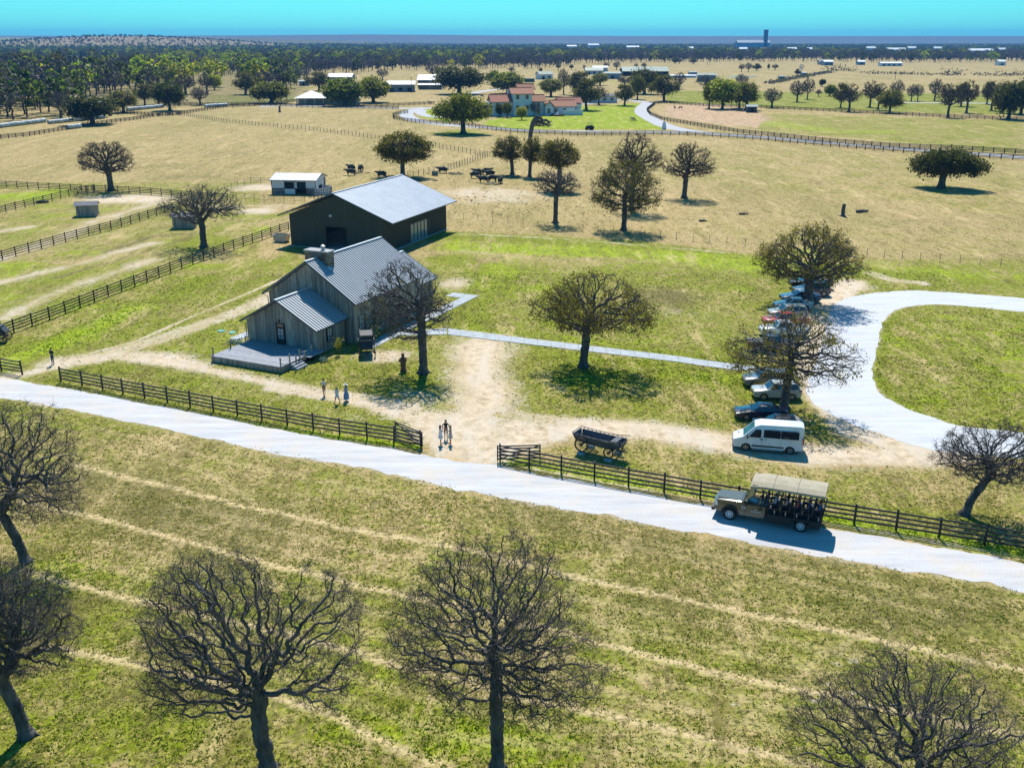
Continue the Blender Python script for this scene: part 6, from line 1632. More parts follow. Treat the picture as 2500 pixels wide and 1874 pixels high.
# ------------------------------------------------------------------ old wagons
M_WAG = mat('weathered_wagon_wood', (0.045, 0.045, 0.055), (0.17, 0.17, 0.19), 0.85, scale=3, stretch=(1, 5, 5), bump=0.4)
M_IRON = mat('dark_iron', (0.02, 0.018, 0.018), (0.05, 0.04, 0.035), 0.6, scale=4)
M_SPOKE = mat('spoke_wood', (0.08, 0.06, 0.045), (0.16, 0.12, 0.09), 0.8, scale=4)
def cart_wheel(root, x, y, z, r, spokes=12, m=None):
    h = MB().cyl((x, y - 0.11, z), (x, y + 0.11, z), 0.10, n=10).build('wheel', m or M_SPOKE, root)
    MB().ring((x, y, z), r, 0.07, 0.05, RY90, 28).build('tyre', M_IRON, h); MB().ring((x, y, z), r - 0.05, 0.06, 0.07, RY90, 28).build('felloe', m or M_SPOKE, h)
    for i in range(spokes):
        a_ = 2 * math.pi * i / spokes; MB().bar((x + 0.08 * math.cos(a_), y, z + 0.08 * math.sin(a_)), (x + (r - 0.1) * math.cos(a_), y, z + (r - 0.1) * math.sin(a_)), 0.035).build('spoke', m or M_SPOKE, h)
wg = thing('hay_wagon', 'old dark wooden hay wagon raised on concrete blocks behind the road fence', 'wagon', (7.15, 73.95, 0), D2(-33))
# body: boat-shaped bed with flared sides
Lh = 1.95
MB().b2((-Lh, -0.52, 1.02), (Lh, 0.52, 1.08)).build('floor_board', M_WAG, wg)
for s in (-1, 1):
    for k in range(3):
        z0 = 1.08 + 0.17 * k; y0 = 0.50 + 0.07 * k
        MB().slab([(-Lh - 0.02 * k, s * y0, z0), (Lh + 0.05 * k, s * y0, z0), (Lh + 0.05 * k + 0.04, s * (y0 + 0.065), z0 + 0.16), (-Lh - 0.02 * k - 0.03, s * (y0 + 0.065), z0 + 0.16)], (0, s * 0.03, 0)).build('side_board', M_WAG, wg)
    rail = [(-Lh - 0.2, s * 0.78, 1.74), (-1, s * 0.80, 1.68), (0.4, s * 0.82, 1.66), (1.4, s * 0.83, 1.72), (Lh + 0.35, s * 0.85, 1.86)]
    MB().tube(rail, 0.035, 6).build('top_rail', M_WAG, wg)
    for x_ in np.linspace(-Lh + 0.05, Lh, 11): MB().bar((x_, s * 0.52, 1.05), (x_, s * 0.81, 1.70), 0.045).build('stake', M_WAG, wg)
    MB().bar((-Lh, s * 0.36, 0.95), (Lh, s * 0.36, 0.95), 0.08, 0.12).build('sill_beam', M_WAG, wg)
MB().slab([(-Lh - 0.05, -0.52, 1.05), (-Lh - 0.05, 0.52, 1.05), (-Lh - 0.2, 0.76, 1.62), (-Lh - 0.2, -0.76, 1.62)], (0.035, 0, 0)).build('tail_board', M_WAG, wg)
MB().bar((-Lh - 0.22, -0.8, 1.72), (-Lh - 0.22, 0.8, 1.72), 0.05).build('tail_rail', M_WAG, wg)
MB().b2((1.25, -0.72, 1.60), (1.75, 0.72, 1.66)).build('driver_seat', M_WAG, wg); MB().slab([(Lh + 0.05, -0.55, 1.08), (Lh + 0.05, 0.55, 1.08), (Lh + 0.30, 0.66, 1.62), (Lh + 0.30, -0.66, 1.62)], (-0.035, 0, 0)).build('front_board', M_WAG, wg)
for x_, rr in ((-1.25, 0.62), (1.25, 0.47)):
    MB().bar((x_, -0.85, rr + 0.24), (x_, 0.85, rr + 0.24), 0.10, 0.12).build('axle', M_WAG, wg)
    MB().bar((x_, -0.4, rr + 0.24), (x_, -0.4, 1.0), 0.1).build('bolster', M_WAG, wg); MB().bar((x_, 0.4, rr + 0.24), (x_, 0.4, 1.0), 0.1).build('bolster', M_WAG, wg)
    for s in (-1, 1):
        cart_wheel(wg, x_, s * 0.88, rr + 0.24, rr, 12 if rr > 0.5 else 10)
MB().bar((-1.25, 0, 0.72), (1.3, 0, 0.66), 0.09).build('reach_pole', M_WAG, wg)
MB().bar((1.3, -0.25, 0.7), (2.5, 0, 0.75), 0.06).build('drawbar', M_WAG, wg); MB().bar((1.3, 0.25, 0.7), (2.5, 0, 0.75), 0.06).build('drawbar', M_WAG, wg)
MB().bar((2.1, -0.6, 0.75), (2.1, 0.6, 0.75), 0.06).build('whippletree', M_IRON, wg)
M_BLOCK = mat('pale_concrete_block', (0.42, 0.46, 0.50), (0.33, 0.36, 0.40), 0.9, scale=3)
for x_, s, nm in ((-1.25, -1, 'left rear'), (-1.25, 1, 'right rear'), (1.25, -1, 'left front'), (1.25, 1, 'right front')):
    p = wg.location + Rz(D2(-33)) @ Vector((x_, s * 0.88, 0))
    b = MB().box((0, 0, 0.12), (0.62, 0.42, 0.24), top=(0.54, 0.34)).build('support_block', M_BLOCK, None, bevel=0.03); b.location = p; b.rotation_euler = (0, 0, D2(-33))
    tag(b, 'pale concrete block under the %s wheel of the hay wagon' % {'left rear': 'near large', 'right rear': 'far large', 'left front': 'near small', 'right front': 'far small'}[nm], 'block', 'blocks under the hay wagon')
def coach(label, loc, rz, m_body):
    c = thing('stagecoach', label, 'stagecoach', loc, rz)
    # local x forward
    body = [(-1.05, 1.0), (-0.7, 0.82), (0.55, 0.82), (0.9, 1.0), (0.98, 1.5), (0.85, 2.25), (-0.95, 2.25), (-1.12, 1.5)]
    loft_body(body, 0.68, 0.06, 1.5, 2.2, 0.05).build('body', m_body, c, 35)
    MB().slab([(-1.1, -0.70, 2.27), (1.0, -0.70, 2.27), (1.0, 0.70, 2.27), (-1.1, 0.70, 2.27)], (0, 0, 0.07)).build('roof', M_LEATH, c)
    for s in (-1, 1):
        for x_ in (-0.72, -0.05, 0.6): MB().box((x_, s * 0.668, 1.85), (0.34, 0.03, 0.5)).build('window', M_DARK, c)
        MB().box((-0.05, s * 0.69, 1.45), (0.5, 0.02, 1.1)).build('door', m_body, c)
        MB().bar((-1.15, s * 0.66, 2.48), (0.95, s * 0.66, 2.48), 0.04).build('roof_rail', M_IRON, c)
        MB().tube([(-1.7, s * 0.5, 0.95), (-1.2, s * 0.52, 0.72), (0, s * 0.52, 0.66), (1.0, s * 0.52, 0.72), (1.7, s * 0.5, 0.95)], 0.05, 6).build('thorough_brace', M_LEATH, c)
        cart_wheel(c, -1.35, s * 0.85, 0.68, 0.68, 12, M_COACHW); cart_wheel(c, 1.45, s * 0.82, 0.52, 0.52, 10, M_COACHW)
    MB().slab([(0.98, -0.62, 1.15), (1.75, -0.62, 0.95), (1.85, -0.62, 1.15), (1.35, -0.62, 1.75), (0.98, -0.62, 1.75)], (0, 1.24, 0)).build('driver_boot', M_LEATH, c)
    MB().b2((0.95, -0.62, 1.78), (1.40, 0.62, 1.90)).build('driver_seat', M_LEATH, c); MB().box((0.98, 0, 2.12), (0.08, 1.2, 0.42)).build('seat_back', M_LEATH, c)
    MB().slab([(-1.12, -0.58, 1.0), (-1.75, -0.58, 0.95), (-1.7, -0.58, 1.25), (-1.12, -0.58, 1.7)], (0, 1.16, 0)).build('rear_boot', M_LEATH, c)
    for x_ in (-1.35, 1.45): MB().bar((x_, -0.85, 0.62), (x_, 0.85, 0.62), 0.09).build('axle', M_IRON, c)
    MB().bar((1.45, 0, 0.6), (2.3, 0, 0.45), 0.08).build('pole', M_COACHW, c)
    return c
M_LEATH = mat('black_leather', (0.022, 0.023, 0.028), (0.06, 0.06, 0.07), 0.5, scale=5)
M_COACHW = mat('faded_red_wood', (0.16, 0.05, 0.035), (0.28, 0.14, 0.09), 0.7, scale=4)
M_COACH = mat('black_coach_paint', (0.02, 0.02, 0.026), (0.05, 0.04, 0.04), 0.4, scale=3, coat=0.4)
coach('black stagecoach facing the road beside the barn house wall', (-15.65, 101.2, 0), D2(-80), M_COACH)
coach('wagon with spoked wheels cut by the left picture edge', (-58.3, 105.6, 0), D2(8), M_LEATH)
# ------------------------------------------------------------------ people
SKIN = [mat('skin_%d' % i, c, tuple(0.85 * x for x in c), 0.6, scale=6) for i, c in enumerate(((0.50, 0.27, 0.18), (0.42, 0.22, 0.14), (0.30, 0.15, 0.09)))]
def cloth(name, c): return mat('cloth_' + name, c, tuple(0.75 * x for x in c), 0.9, scale=9, bump=0.2)
HAIRM = {k: mat('hair_' + k, c, tuple(1.6 * x for x in c), 0.6, scale=20) for k, c in {'brown': (0.05, 0.025, 0.012), 'blond': (0.30, 0.19, 0.08), 'dark': (0.012, 0.01, 0.009), 'auburn': (0.10, 0.035, 0.015)}.items()}
def skin_mesh(name, verts, edges, root_i, lvl=1):
    me = bpy.data.meshes.new(name); me.from_pydata([v[:3] for v in verts], edges, []); me.update()
    o = bpy.data.objects.new(name, me); COL.objects.link(o)
    sk = o.modifiers.new('skin', 'SKIN'); sk.use_smooth_shade = True
    ss = o.modifiers.new('sub', 'SUBSURF'); ss.levels = lvl; ss.render_levels = lvl
    if not me.skin_vertices: me.skin_vertices.new() if hasattr(me.skin_vertices, 'new') else None
    sv = me.skin_vertices[0].data
    for i, v in enumerate(verts):
        rr = v[3] if hasattr(v[3], '__len__') else (v[3], v[3])
        sv[i].radius = rr; sv[i].use_root = (i == root_i)
    bpy.context.view_layer.update()
    dg = bpy.context.evaluated_depsgraph_get()
    new = bpy.data.meshes.new_from_object(o.evaluated_get(dg))
    o.modifiers.clear(); old = o.data; o.data = new; bpy.data.meshes.remove(old)
    return o
def person(label, loc, rz, h=1.7, pose='stand', top=None, bottom=None, skin=0, hair='brown', long=True, hat=None, dress=None, arms='down', shorts=False, boots=None, stride=0.0, shirt_sleeve=True, name='person'):
    k = h / 1.70; J = {}
    seated = pose == 'sit'
    zp = 0.93 if not seated else 0.14
    def P(n, x, y, z, r_): J[n] = (x * k, y * k, z * k, r_ * k)
    P('pelvis', 0, 0, zp, 0.125); P('waist', 0, 0.0, zp + 0.17, 0.112); P('chest', 0, -0.01, zp + 0.36, 0.135); P('neck0', 0, 0.0, zp + 0.51, 0.06); P('neck', 0, 0.01, zp + 0.56, 0.05)
    P('head0', 0, 0.025, zp + 0.62, 0.072); P('head1', 0, 0.02, zp + 0.70, 0.086); P('head2', 0, 0.01, zp + 0.765, 0.05)
    E = [('pelvis', 'waist'), ('waist', 'chest'), ('chest', 'neck0'), ('neck0', 'neck'), ('neck', 'head0'), ('head0', 'head1'), ('head1', 'head2')]
    for s, n in ((-1, 'R'), (1, 'L')):
        st = stride * s
        if seated:
            P('hip' + n, s * 0.10, 0.02, zp - 0.02, 0.095); P('knee' + n, s * 0.14, 0.44, zp + 0.02, 0.062); P('ank' + n, s * 0.14, 0.42, zp - 0.42, 0.040); P('toe' + n, s * 0.15, 0.58, zp - 0.46, 0.036)
        else:
            P('hip' + n, s * 0.095, 0.0, zp - 0.06, 0.092); P('knee' + n, s * 0.10, 0.02 + st * 0.18, 0.49, 0.060); P('ank' + n, s * 0.10, -0.02 + st * 0.30, 0.08, 0.040); P('toe' + n, s * 0.11, 0.14 + st * 0.32, 0.035, 0.034)
        E += [('pelvis', 'hip' + n), ('hip' + n, 'knee' + n), ('knee' + n, 'ank' + n), ('ank' + n, 'toe' + n)]
        zs = zp + 0.46
        P('sh' + n, s * 0.165, -0.01, zs, 0.062)
        am = arms if isinstance(arms, str) else arms[0 if s < 0 else 1]
        if am == 'down': el, wr = (s * 0.225, -0.03 - st * 0.05, zs - 0.28), (s * 0.225, 0.04 - st * 0.12, zs - 0.52)
        elif am == 'bent': el, wr = (s * 0.235, 0.02, zs - 0.27), (s * 0.10, 0.24, zs - 0.22)
        elif am == 'up': el, wr = (s * 0.26, 0.10, zs - 0.20), (s * 0.12, 0.16, zs + 0.10)
        elif am == 'hip': el, wr = (s * 0.32, -0.05, zs - 0.24), (s * 0.17, 0.06, zs - 0.36)
        else: el, wr = (s * 0.23, 0.08, zs - 0.25), (s * 0.16, 0.32, zs - 0.33)     # reach / lap
        P('el' + n, *el, 0.043); P('wr' + n, *wr, 0.029)
        d = (Vector(wr) - Vector(el)).normalized(); pm = Vector(wr) + d * 0.075
        P('palm' + n, *pm, 0.034)
        E += [('chest', 'sh' + n), ('sh' + n, 'el' + n), ('el' + n, 'wr' + n), ('wr' + n, 'palm' + n)]
        u = d.cross(Vector((0, 0, 1))); u = u.normalized() if u.length > 0.1 else Vector((0, 1, 0)); w = d.cross(u)
        if am == 'down': u = Vector((0, 1, 0))
        for fi, (off, ln) in enumerate(((-0.027, 0.070), (-0.009, 0.082), (0.009, 0.077), (0.026, 0.060))):
            b0 = pm + d * 0.03 + u * off; b1 = b0 + d * ln * 0.55 + w * 0.006; b2 = b1 + d * ln * 0.4 + w * 0.022 * -1
            for q, pt in enumerate((b0, b1, b2)): P('f%d%d%s' % (fi, q, n), *pt, 0.0095 if q < 2 else 0.008)
            E += [('palm' + n, 'f%d0%s' % (fi, n)), ('f%d0%s' % (fi, n), 'f%d1%s' % (fi, n)), ('f%d1%s' % (fi, n), 'f%d2%s' % (fi, n))]
        t0 = pm + u * 0.035 - d * 0.01; t1 = t0 + u * 0.03 + d * 0.035
        P('t0' + n, *t0, 0.011); P('t1' + n, *t1, 0.009); E += [('palm' + n, 't0' + n), ('t0' + n, 't1' + n)]
    names = list(J); ix = {n: i for i, n in enumerate(names)}
    verts = [J[n] for n in names]; wide = {'pelvis': (1.25, 0.9), 'waist': (1.15, 0.85), 'chest': (1.2, 0.8)}
    vv = []
    for n in names:
        x, y, z, r_ = J[n]; vv.append((x, y, z, (r_ * wide[n][0], r_ * wide[n][1]) if n in wide else r_))
    body = skin_mesh('body', vv, [(ix[a], ix[b]) for a, b in E], ix['pelvis'])
    sk = SKIN[skin]; topm = top or cloth('white', (0.75, 0.76, 0.80)); botm = bottom or cloth('denim', (0.05, 0.08, 0.16)); shoe = boots or cloth('boot', (0.10, 0.05, 0.03))
    me = body.data
    me.materials.clear()
    for m_ in (sk, topm, botm, shoe): me.materials.append(m_)
    SEG = []
    for a, b in E:
        if a in ('pelvis',) and b == 'waist': c_ = 2
        elif a in ('waist', 'chest') or b.startswith('sh'): c_ = 1
        elif a.startswith('sh'): c_ = 1 if shirt_sleeve else 0
        elif a == 'pelvis' or a.startswith('hip'): c_ = 2
        elif a.startswith('knee'): c_ = 0 if shorts else 2
        elif a.startswith('ank'): c_ = 3
        else: c_ = 0
        if a == 'chest' and b == 'neck0': c_ = 1
        SEG.append((Vector(J[a][:3]), Vector(J[b][:3]), c_))
    for p in me.polygons:
        c = p.center; best = 9; bi = 0
        for a, b, c_ in SEG:
            d = b - a; t = max(0, min(1, (c - a).dot(d) / max(1e-9, d.length_squared))); q = (c - (a + d * t)).length
            if q < best: best = q; bi = c_
        p.material_index = bi
    me.polygons.foreach_set('use_smooth', [True] * len(me.polygons))
    t = thing(name, label, 'person', loc, rz)
    body.parent = t
    hz = (zp + 0.70) * k; hy = 0.012 * k
    hm = HAIRM[hair]; hb = MB(); hb.ell((0, hy - 0.022 * k, hz + 0.028 * k), (0.098 * k, 0.100 * k, 0.095 * k), 12, 8)
    if long: hb.ell((0, hy - 0.075 * k, hz - 0.13 * k), (0.095 * k, 0.05 * k, 0.20 * k), 10, 8)
    hb.build('hair', hm, t, 60)
    fy = hy + 0.088 * k
    for s in (-1, 1):
        MB().ell((s * 0.033 * k, fy - 0.004, hz - 0.005 * k), (0.013 * k, 0.008 * k, 0.009 * k), 6, 4).build('eye', M_FRAME, t)
        MB().ell((s * 0.088 * k, hy, hz - 0.015 * k), (0.014 * k, 0.024 * k, 0.032 * k), 6, 5).build('ear', sk, t)
    MB().ell((0, fy + 0.008 * k, hz - 0.035 * k), (0.014 * k, 0.020 * k, 0.024 * k), 6, 5).build('nose', sk, t)
    MB().ell((0, fy - 0.002 * k, hz - 0.075 * k), (0.026 * k, 0.008 * k, 0.008 * k), 6, 4).build('mouth', SKIN[2], t)
    if dress:
        rb, zb, m_ = dress
        prof = [(0.150, zp + 0.24), (0.150, zp + 0.12), (0.185, zp - 0.02), (rb * 0.9, zp - 0.22), (rb, zb)]
        d_ = MB(); vs = []; n = 18
        for r_, z_ in prof:
            for j in range(n):
                a = 2 * math.pi * j / n; rr = r_ * (1 + (0.06 * math.sin(5 * a) if z_ < zp - 0.1 else 0)); vs.append((rr * math.cos(a) * k, rr * math.sin(a) * 0.82 * k, z_ * k))
        d_.add(vs, [(i * n + j, i * n + (j + 1) % n, (i + 1) * n + (j + 1) % n, (i + 1) * n + j) for i in range(len(prof) - 1) for j in range(n)]).build('skirt', m_, t, 60)
    if hat:
        MB().lathe([(0, 0.13), (0.07, 0.125), (0.10, 0.09), (0.105, 0.01), (0.19, -0.005), (0.20, 0.01), (0.10, 0.0), (0, 0.0)], (0, hy * 1, hz + 0.055 * k), Rx(0.0), 16).build('hat', hat, t, 50)
    return t
C = cloth
WHT = C('white', (0.75, 0.76, 0.80)); TEAL = C('pale_blue', (0.30, 0.42, 0.60))
person('woman in white top and black shorts walking near the deck', G(792, 966), D2(200), 1.68, top=WHT, bottom=C('black', (0.02, 0.02, 0.025)), shorts=True, stride=0.9, hair='dark', long=False, arms='hip', shirt_sleeve=False)
person('woman with blond hair, white shirt and short skirt walking left', G(824, 985), D2(60), 1.66, top=WHT, bottom=C('tan', (0.30, 0.18, 0.10)), shorts=True, stride=-0.8, hair='blond', arms=('bent', 'down'), dress=(0.22, 0.66, C('white2', (0.70, 0.72, 0.75))))
person('woman in long blue skirt and white hat walking with another', G(846, 979), D2(55), 1.66, top=C('lilac', (0.45, 0.42, 0.55)), bottom=TEAL, stride=0.5, hair='brown', hat=C('straw', (0.80, 0.78, 0.72)), dress=(0.30, 0.22, C('blue_skirt', (0.16, 0.28, 0.50))), arms='bent')
person('woman in white dress and tan boots left of a trio by the gate', G(1076, 1085), D2(-80), 1.72, top=WHT, bottom=WHT, shorts=True, hair='auburn', dress=(0.25, 0.60, WHT), arms=('reach', 'up'), boots=C('tan_boot', (0.40, 0.20, 0.06)), hat=None)
person('woman in black shirt at the back of a trio by the gate', G(1089, 1071), D2(180), 1.70, top=C('black2', (0.025, 0.025, 0.03)), bottom=C('black2', (0.025, 0.025, 0.03)), shorts=True, hair='brown', arms='hip', boots=C('tan_boot', (0.40, 0.20, 0.06)))
person('woman in pale sleeveless dress right of a trio by the gate', G(1100, 1084), D2(110), 1.70, top=C('cream', (0.62, 0.60, 0.52)), bottom=C('cream', (0.62, 0.60, 0.52)), shorts=True, hair='blond', dress=(0.24, 0.58, C('cream', (0.62, 0.60, 0.52))), shirt_sleeve=False, arms=('down', 'bent'), boots=C('red_boot', (0.25, 0.05, 0.03)))
person('man in dark shirt and blue jeans standing at the left gate', G(130, 890), D2(160), 1.84, top=C('charcoal', (0.03, 0.035, 0.05)), bottom=C('denim', (0.05, 0.08, 0.16)), hair='dark', long=False, arms='bent', skin=1)
# riders in the truck
def ride(label, x, y, z, rz=0.0, **kw):
    p = tk.location + TR @ Vector((x, y, z)); return person(label, p, D2(157.7 - 90) + rz, pose='sit', **kw)
ride('driver at the wheel of the tour truck in pale shirt', 0.42, 0.45, 1.08, top=C('khaki', (0.40, 0.36, 0.28)), hair='brown', long=False, arms='reach')
ride('front passenger of the tour truck in blue shirt', 0.42, -0.45, 1.08, top=C('mid_blue', (0.08, 0.16, 0.32)), hair='dark', long=False, arms='bent')
person('guide in dark vest standing up behind the tour truck windscreen', tk.location + TR @ Vector((-0.05, 0.2, 0.98)), D2(157.7 - 90), 1.72, top=C('navy', (0.02, 0.03, 0.06)), bottom=C('denim', (0.05, 0.08, 0.16)), hair='blond', arms='bent')
row = [(-0.55, 'first', C('sky', (0.35, 0.48, 0.72)), 'dark', False, C('white', (0.75, .76, .8)), 'brown'), (-1.3, 'second', C('pink', (0.60, 0.38, 0.42)), 'dark', True, C('navy', (.02, .03, .06)), 'brown'),
       (-2.05, 'third', C('coral', (0.55, 0.12, 0.12)), 'brown', True, C('grey', (0.3, 0.3, 0.34)), 'dark'), (-2.8, 'fourth', C('royal_blue', (0.04, 0.09, 0.40)), 'dark', False, WHT, 'blond'), (-3.5, 'last', C('bright_blue', (0.07, 0.16, 0.50)), 'brown', False, C('orange', (0.55, 0.22, 0.05)), 'brown')]
for x_, nm, t1, h1, l1, t2, h2 in row:
    cn = {'sky': 'sky blue', 'pink': 'pink', 'coral': 'coral red', 'royal_blue': 'royal blue', 'bright_blue': 'bright blue'}
    ride('passenger in %s shirt on the near side of the %s truck bench' % ({'first': 'sky blue', 'second': 'pink', 'third': 'coral red', 'fourth': 'royal blue', 'last': 'bright blue'}[nm], nm), x_ - 0.05, 0.55, 1.42, top=t1, hair=h1, long=l1, arms='reach', shorts=nm in ('second', 'fourth'), bottom=C('dark_short', (0.03, 0.035, 0.06)))
    ride('passenger in %s top on the far side of the %s truck bench' % ({'first': 'white', 'second': 'navy', 'third': 'grey', 'fourth': 'white', 'last': 'orange'}[nm], nm), x_ - 0.05, -0.45, 1.42, top=t2, hair=h2, long=nm != 'fourth', arms='bent')

# ------------------------------------------------------------------ carved figure
M_CARVE = mat('carved_wood', (0.10, 0.045, 0.025), (0.22, 0.12, 0.07), 0.8, scale=5, bump=0.6, stretch=(1, 1, 0.4))
g = G(985, 906)
st = thing('carved_figure', 'brown carved wooden figure standing left of the tall bare oak', 'statue', g, D2(20))
MB().lathe([(0, 0), (0.36, 0), (0.33, 0.25), (0, 0.25)], n=10).build('stump_base', M_CARVE, st)
bm_ = MB(); bm_.lathe([(0.24, 0.22), (0.27, 0.5), (0.30, 0.9), (0.33, 1.2), (0.30, 1.42), (0.16, 1.55), (0.10, 1.60)], n=12); bm_.ell((0, 0.03, 1.72), (0.17, 0.19, 0.20), 12, 8); bm_.ell((0, 0.20, 1.70), (0.08, 0.10, 0.08), 8, 6)
bm_.build('torso', M_CARVE, st, 60)
for s in (-1, 1):
    MB().tube([(s * 0.30, 0, 1.36), (s * 0.36, 0.12, 1.10), (s * 0.22, 0.30, 0.95)], [0.10, 0.09, 0.07], 8).build('arm', M_CARVE, st, 60)
    MB().ell((s * 0.13, 0, 1.90), (0.05, 0.04, 0.07), 6, 5).build('ear', M_CARVE, st, 60)

# ------------------------------------------------------------------ cattle and horses
M_COW = mat('black_hide', (0.016, 0.022, 0.022), (0.05, 0.055, 0.05), 0.8, scale=2.5)
M_HORSE = mat('dark_bay_hide', (0.035, 0.020, 0.013), (0.07, 0.04, 0.025), 0.6, scale=2)
M_HORN = mat('horn', (0.55, 0.48, 0.38), rough=0.6)
def beast(kind, graze):
    J = {}; E = []
    def P(n, x, y, z, r_): J[n] = (x, y, z, r_)
    if kind == 'cow':
        P('rump', -0.85, 0, 1.02, 0.40); P('loin', -0.4, 0, 1.05, 0.43); P('mid', 0.05, 0, 0.98, 0.50); P('chest', 0.55, 0, 0.98, 0.48); P('with', 0.80, 0, 1.10, 0.34)
        if graze: P('neck', 1.10, 0, 0.85, 0.24); P('poll', 1.32, 0, 0.55, 0.17); P('muz', 1.42, 0, 0.22, 0.12)
        else: P('neck', 1.12, 0, 1.22, 0.24); P('poll', 1.38, 0, 1.34, 0.18); P('muz', 1.68, 0, 1.18, 0.12)
        legs = [('f', 0.62, 0.20), ('h', -0.80, 0.20)]; zk = 0.38; rl = 0.15
    else:
        P('rump', -0.70, 0, 1.28, 0.28); P('loin', -0.3, 0, 1.26, 0.27); P('mid', 0.05, 0, 1.20, 0.31); P('chest', 0.45, 0, 1.20, 0.31); P('with', 0.62, 0, 1.35, 0.20)
        if graze: P('neck', 1.0, 0, 0.95, 0.15); P('poll', 1.28, 0, 0.60, 0.11); P('muz', 1.38, 0, 0.22, 0.07)
        else: P('neck', 0.95, 0, 1.65, 0.15); P('poll', 1.18, 0, 1.95, 0.11); P('muz', 1.50, 0, 1.68, 0.07)
        legs = [('f', 0.50, 0.17), ('h', -0.66, 0.17)]; zk = 0.50; rl = 0.09
    for a, b in zip(('rump', 'loin', 'mid', 'chest', 'with', 'neck', 'poll'), ('loin', 'mid', 'chest', 'with', 'neck', 'poll', 'muz')): E.append((a, b))
    for f, x, y in legs:
        for s in (-1, 1):
            n = f + ('L' if s > 0 else 'R'); hi = J['chest'][2] - 0.25
            if f == 'f': pts = [(x, s * y, hi, rl * 1.5), (x + 0.02, s * y, zk, rl * 0.75), (x, s * y, 0.10, rl * 0.55), (x + 0.05, s * y, 0.03, rl * 0.65)]
            else: pts = [(x + 0.02, s * y, hi, rl * 1.9), (x + 0.14, s * y, hi - 0.22, rl * 1.2), (x - 0.10, s * y, zk, rl * 0.7), (x - 0.04, s * y, 0.10, rl * 0.55), (x + 0.02, s * y, 0.03, rl * 0.65)]
            prev = 'chest' if f == 'f' else 'rump'
            for i, p in enumerate(pts): P(n + str(i), *p); E.append((prev, n + str(i))); prev = n + str(i)
    P('tail0', J['rump'][0] - 0.26, 0, J['rump'][2] + 0.12, 0.045); P('tail1', J['rump'][0] - 0.36, 0, 0.62, 0.035); E += [('rump', 'tail0'), ('tail0', 'tail1')]
    names = list(J); ix = {n: i for i, n in enumerate(names)}
    o = skin_mesh('body', [J[n] for n in names], [(ix[a], ix[b]) for a, b in E], ix['mid'])
    me = o.data; me.materials.clear(); me.materials.append(M_COW if kind == 'cow' else M_HORSE)
    me.polygons.foreach_set('use_smooth', [True] * len(me.polygons))
    COL.objects.unlink(o); bpy.data.objects.remove(o)
    ex = MB(); px, pz = J['poll'][0], J['poll'][2]
    return me, (px, pz)
BM = {(k, g_): beast(k, g_) for k in ('cow', 'horse') for g_ in (True, False)}
def animal(label, kind, graze, u, v, rz, s=1.0):
    t = thing('horse' if kind == 'horse' else 'cow', label, 'horse' if kind == 'horse' else 'cow', G(u, v), rz, scale=s)
    me, (px, pz) = BM[(kind, graze)]; link('body', me, t)
    for q in (-1, 1):
        MB().ell((px - 0.04, q * 0.17, pz + 0.04), (0.05, 0.12, 0.06), 6, 5).build('ear', M_COW if kind == 'cow' else M_HORSE, t, 60)
        if kind == 'cow': MB().tube([(px, q * 0.10, pz + 0.10), (px + 0.02, q * 0.26, pz + 0.14), (px + 0.06, q * 0.34, pz + 0.26)], [0.035, 0.028, 0.01], 6).build('horn', M_HORN, t)
    if kind == 'horse': MB().tube([(px - 0.02, 0, pz + 0.12), (px - 0.25, 0, pz - 0.10 if not graze else pz + 0.30), (px - 0.5, 0, 1.52)], [0.04, 0.06, 0.04], 5).build('mane', M_DARK, t)
    return t
for lb, g_, u, v, rz in (('dark cow side-on at the left of the pasture hay', False, 857, 428, 180), ('dark cow half hidden behind the left pasture cow', False, 858, 417, 150), ('dark cow standing rump-on by the left hay pile', True, 881, 418, 75),
    ('dark cow showing just above the metal barn roof', False, 932, 434, 170), ('large dark cow standing at the feed tub by the wire fence', False, 1081, 423, 180), ('dark cow grazing left in the right-hand group', True, 1160, 435, 0),
    ('dark cow at the upper right of the right-hand group', False, 1196, 432, 185), ('dark cow side-on in the front of the right-hand group', False, 1180, 446, 175), ('dark cow grazing between two others in the right-hand group', True, 1203, 444, 20),
    ('dark cow rump-on at the far right of the group', False, 1222, 448, 80), ('dark cow behind the grazing one in the right-hand group', False, 1166, 428, 160), ('dark cow at the very back of the right-hand group', False, 1188, 426, 20)):
    animal(lb, 'cow', g_, u, v, D2(rz), 1.12)
animal('dark horse standing in the pink paddock', 'horse', False, 1647, 267, D2(100)); animal('dark horse grazing in the pink paddock', 'horse', True, 1661, 268, D2(180))
animal('dark horse grazing behind the bright live oak', 'horse', True, 1177, 239, D2(0)); animal('dark horse at the fence left of the villa drive', 'horse', False, 1050, 255, D2(200))
# hay and tub in the cattle pasture
M_HAY = mat('hay', (0.10, 0.09, 0.045), (0.26, 0.21, 0.11), 0.95, scale=4, bump=0.6)
def hay_pile(label, u, v, w):
    mb = MB(); rr = random.Random(int(u))
    for i in range(14): mb.ell((rr.gauss(0, w * 0.45), rr.gauss(0, w * 0.3), 0.05), (w * rr.uniform(0.15, 0.4), w * rr.uniform(0.15, 0.35), rr.uniform(0.12, 0.3)), 7, 5, jit=0.3)
    o = mb.build('hay_pile', M_HAY); o.location = G(u, v); tag(o, label, 'hay')
hay_pile('loose hay pile by the left pasture cows', 876, 423, 2.2); hay_pile('loose hay pile in front of the right-hand cattle group', 1196, 450, 2.6); hay_pile('dark hay scatter right of the tall dark cow', 1105, 425, 3.0); hay_pile('hay and weeds along the fence above the barn roof', 1030, 440, 3.2); hay_pile('dark hay strip right of the cattle group', 1240, 432, 3.0)
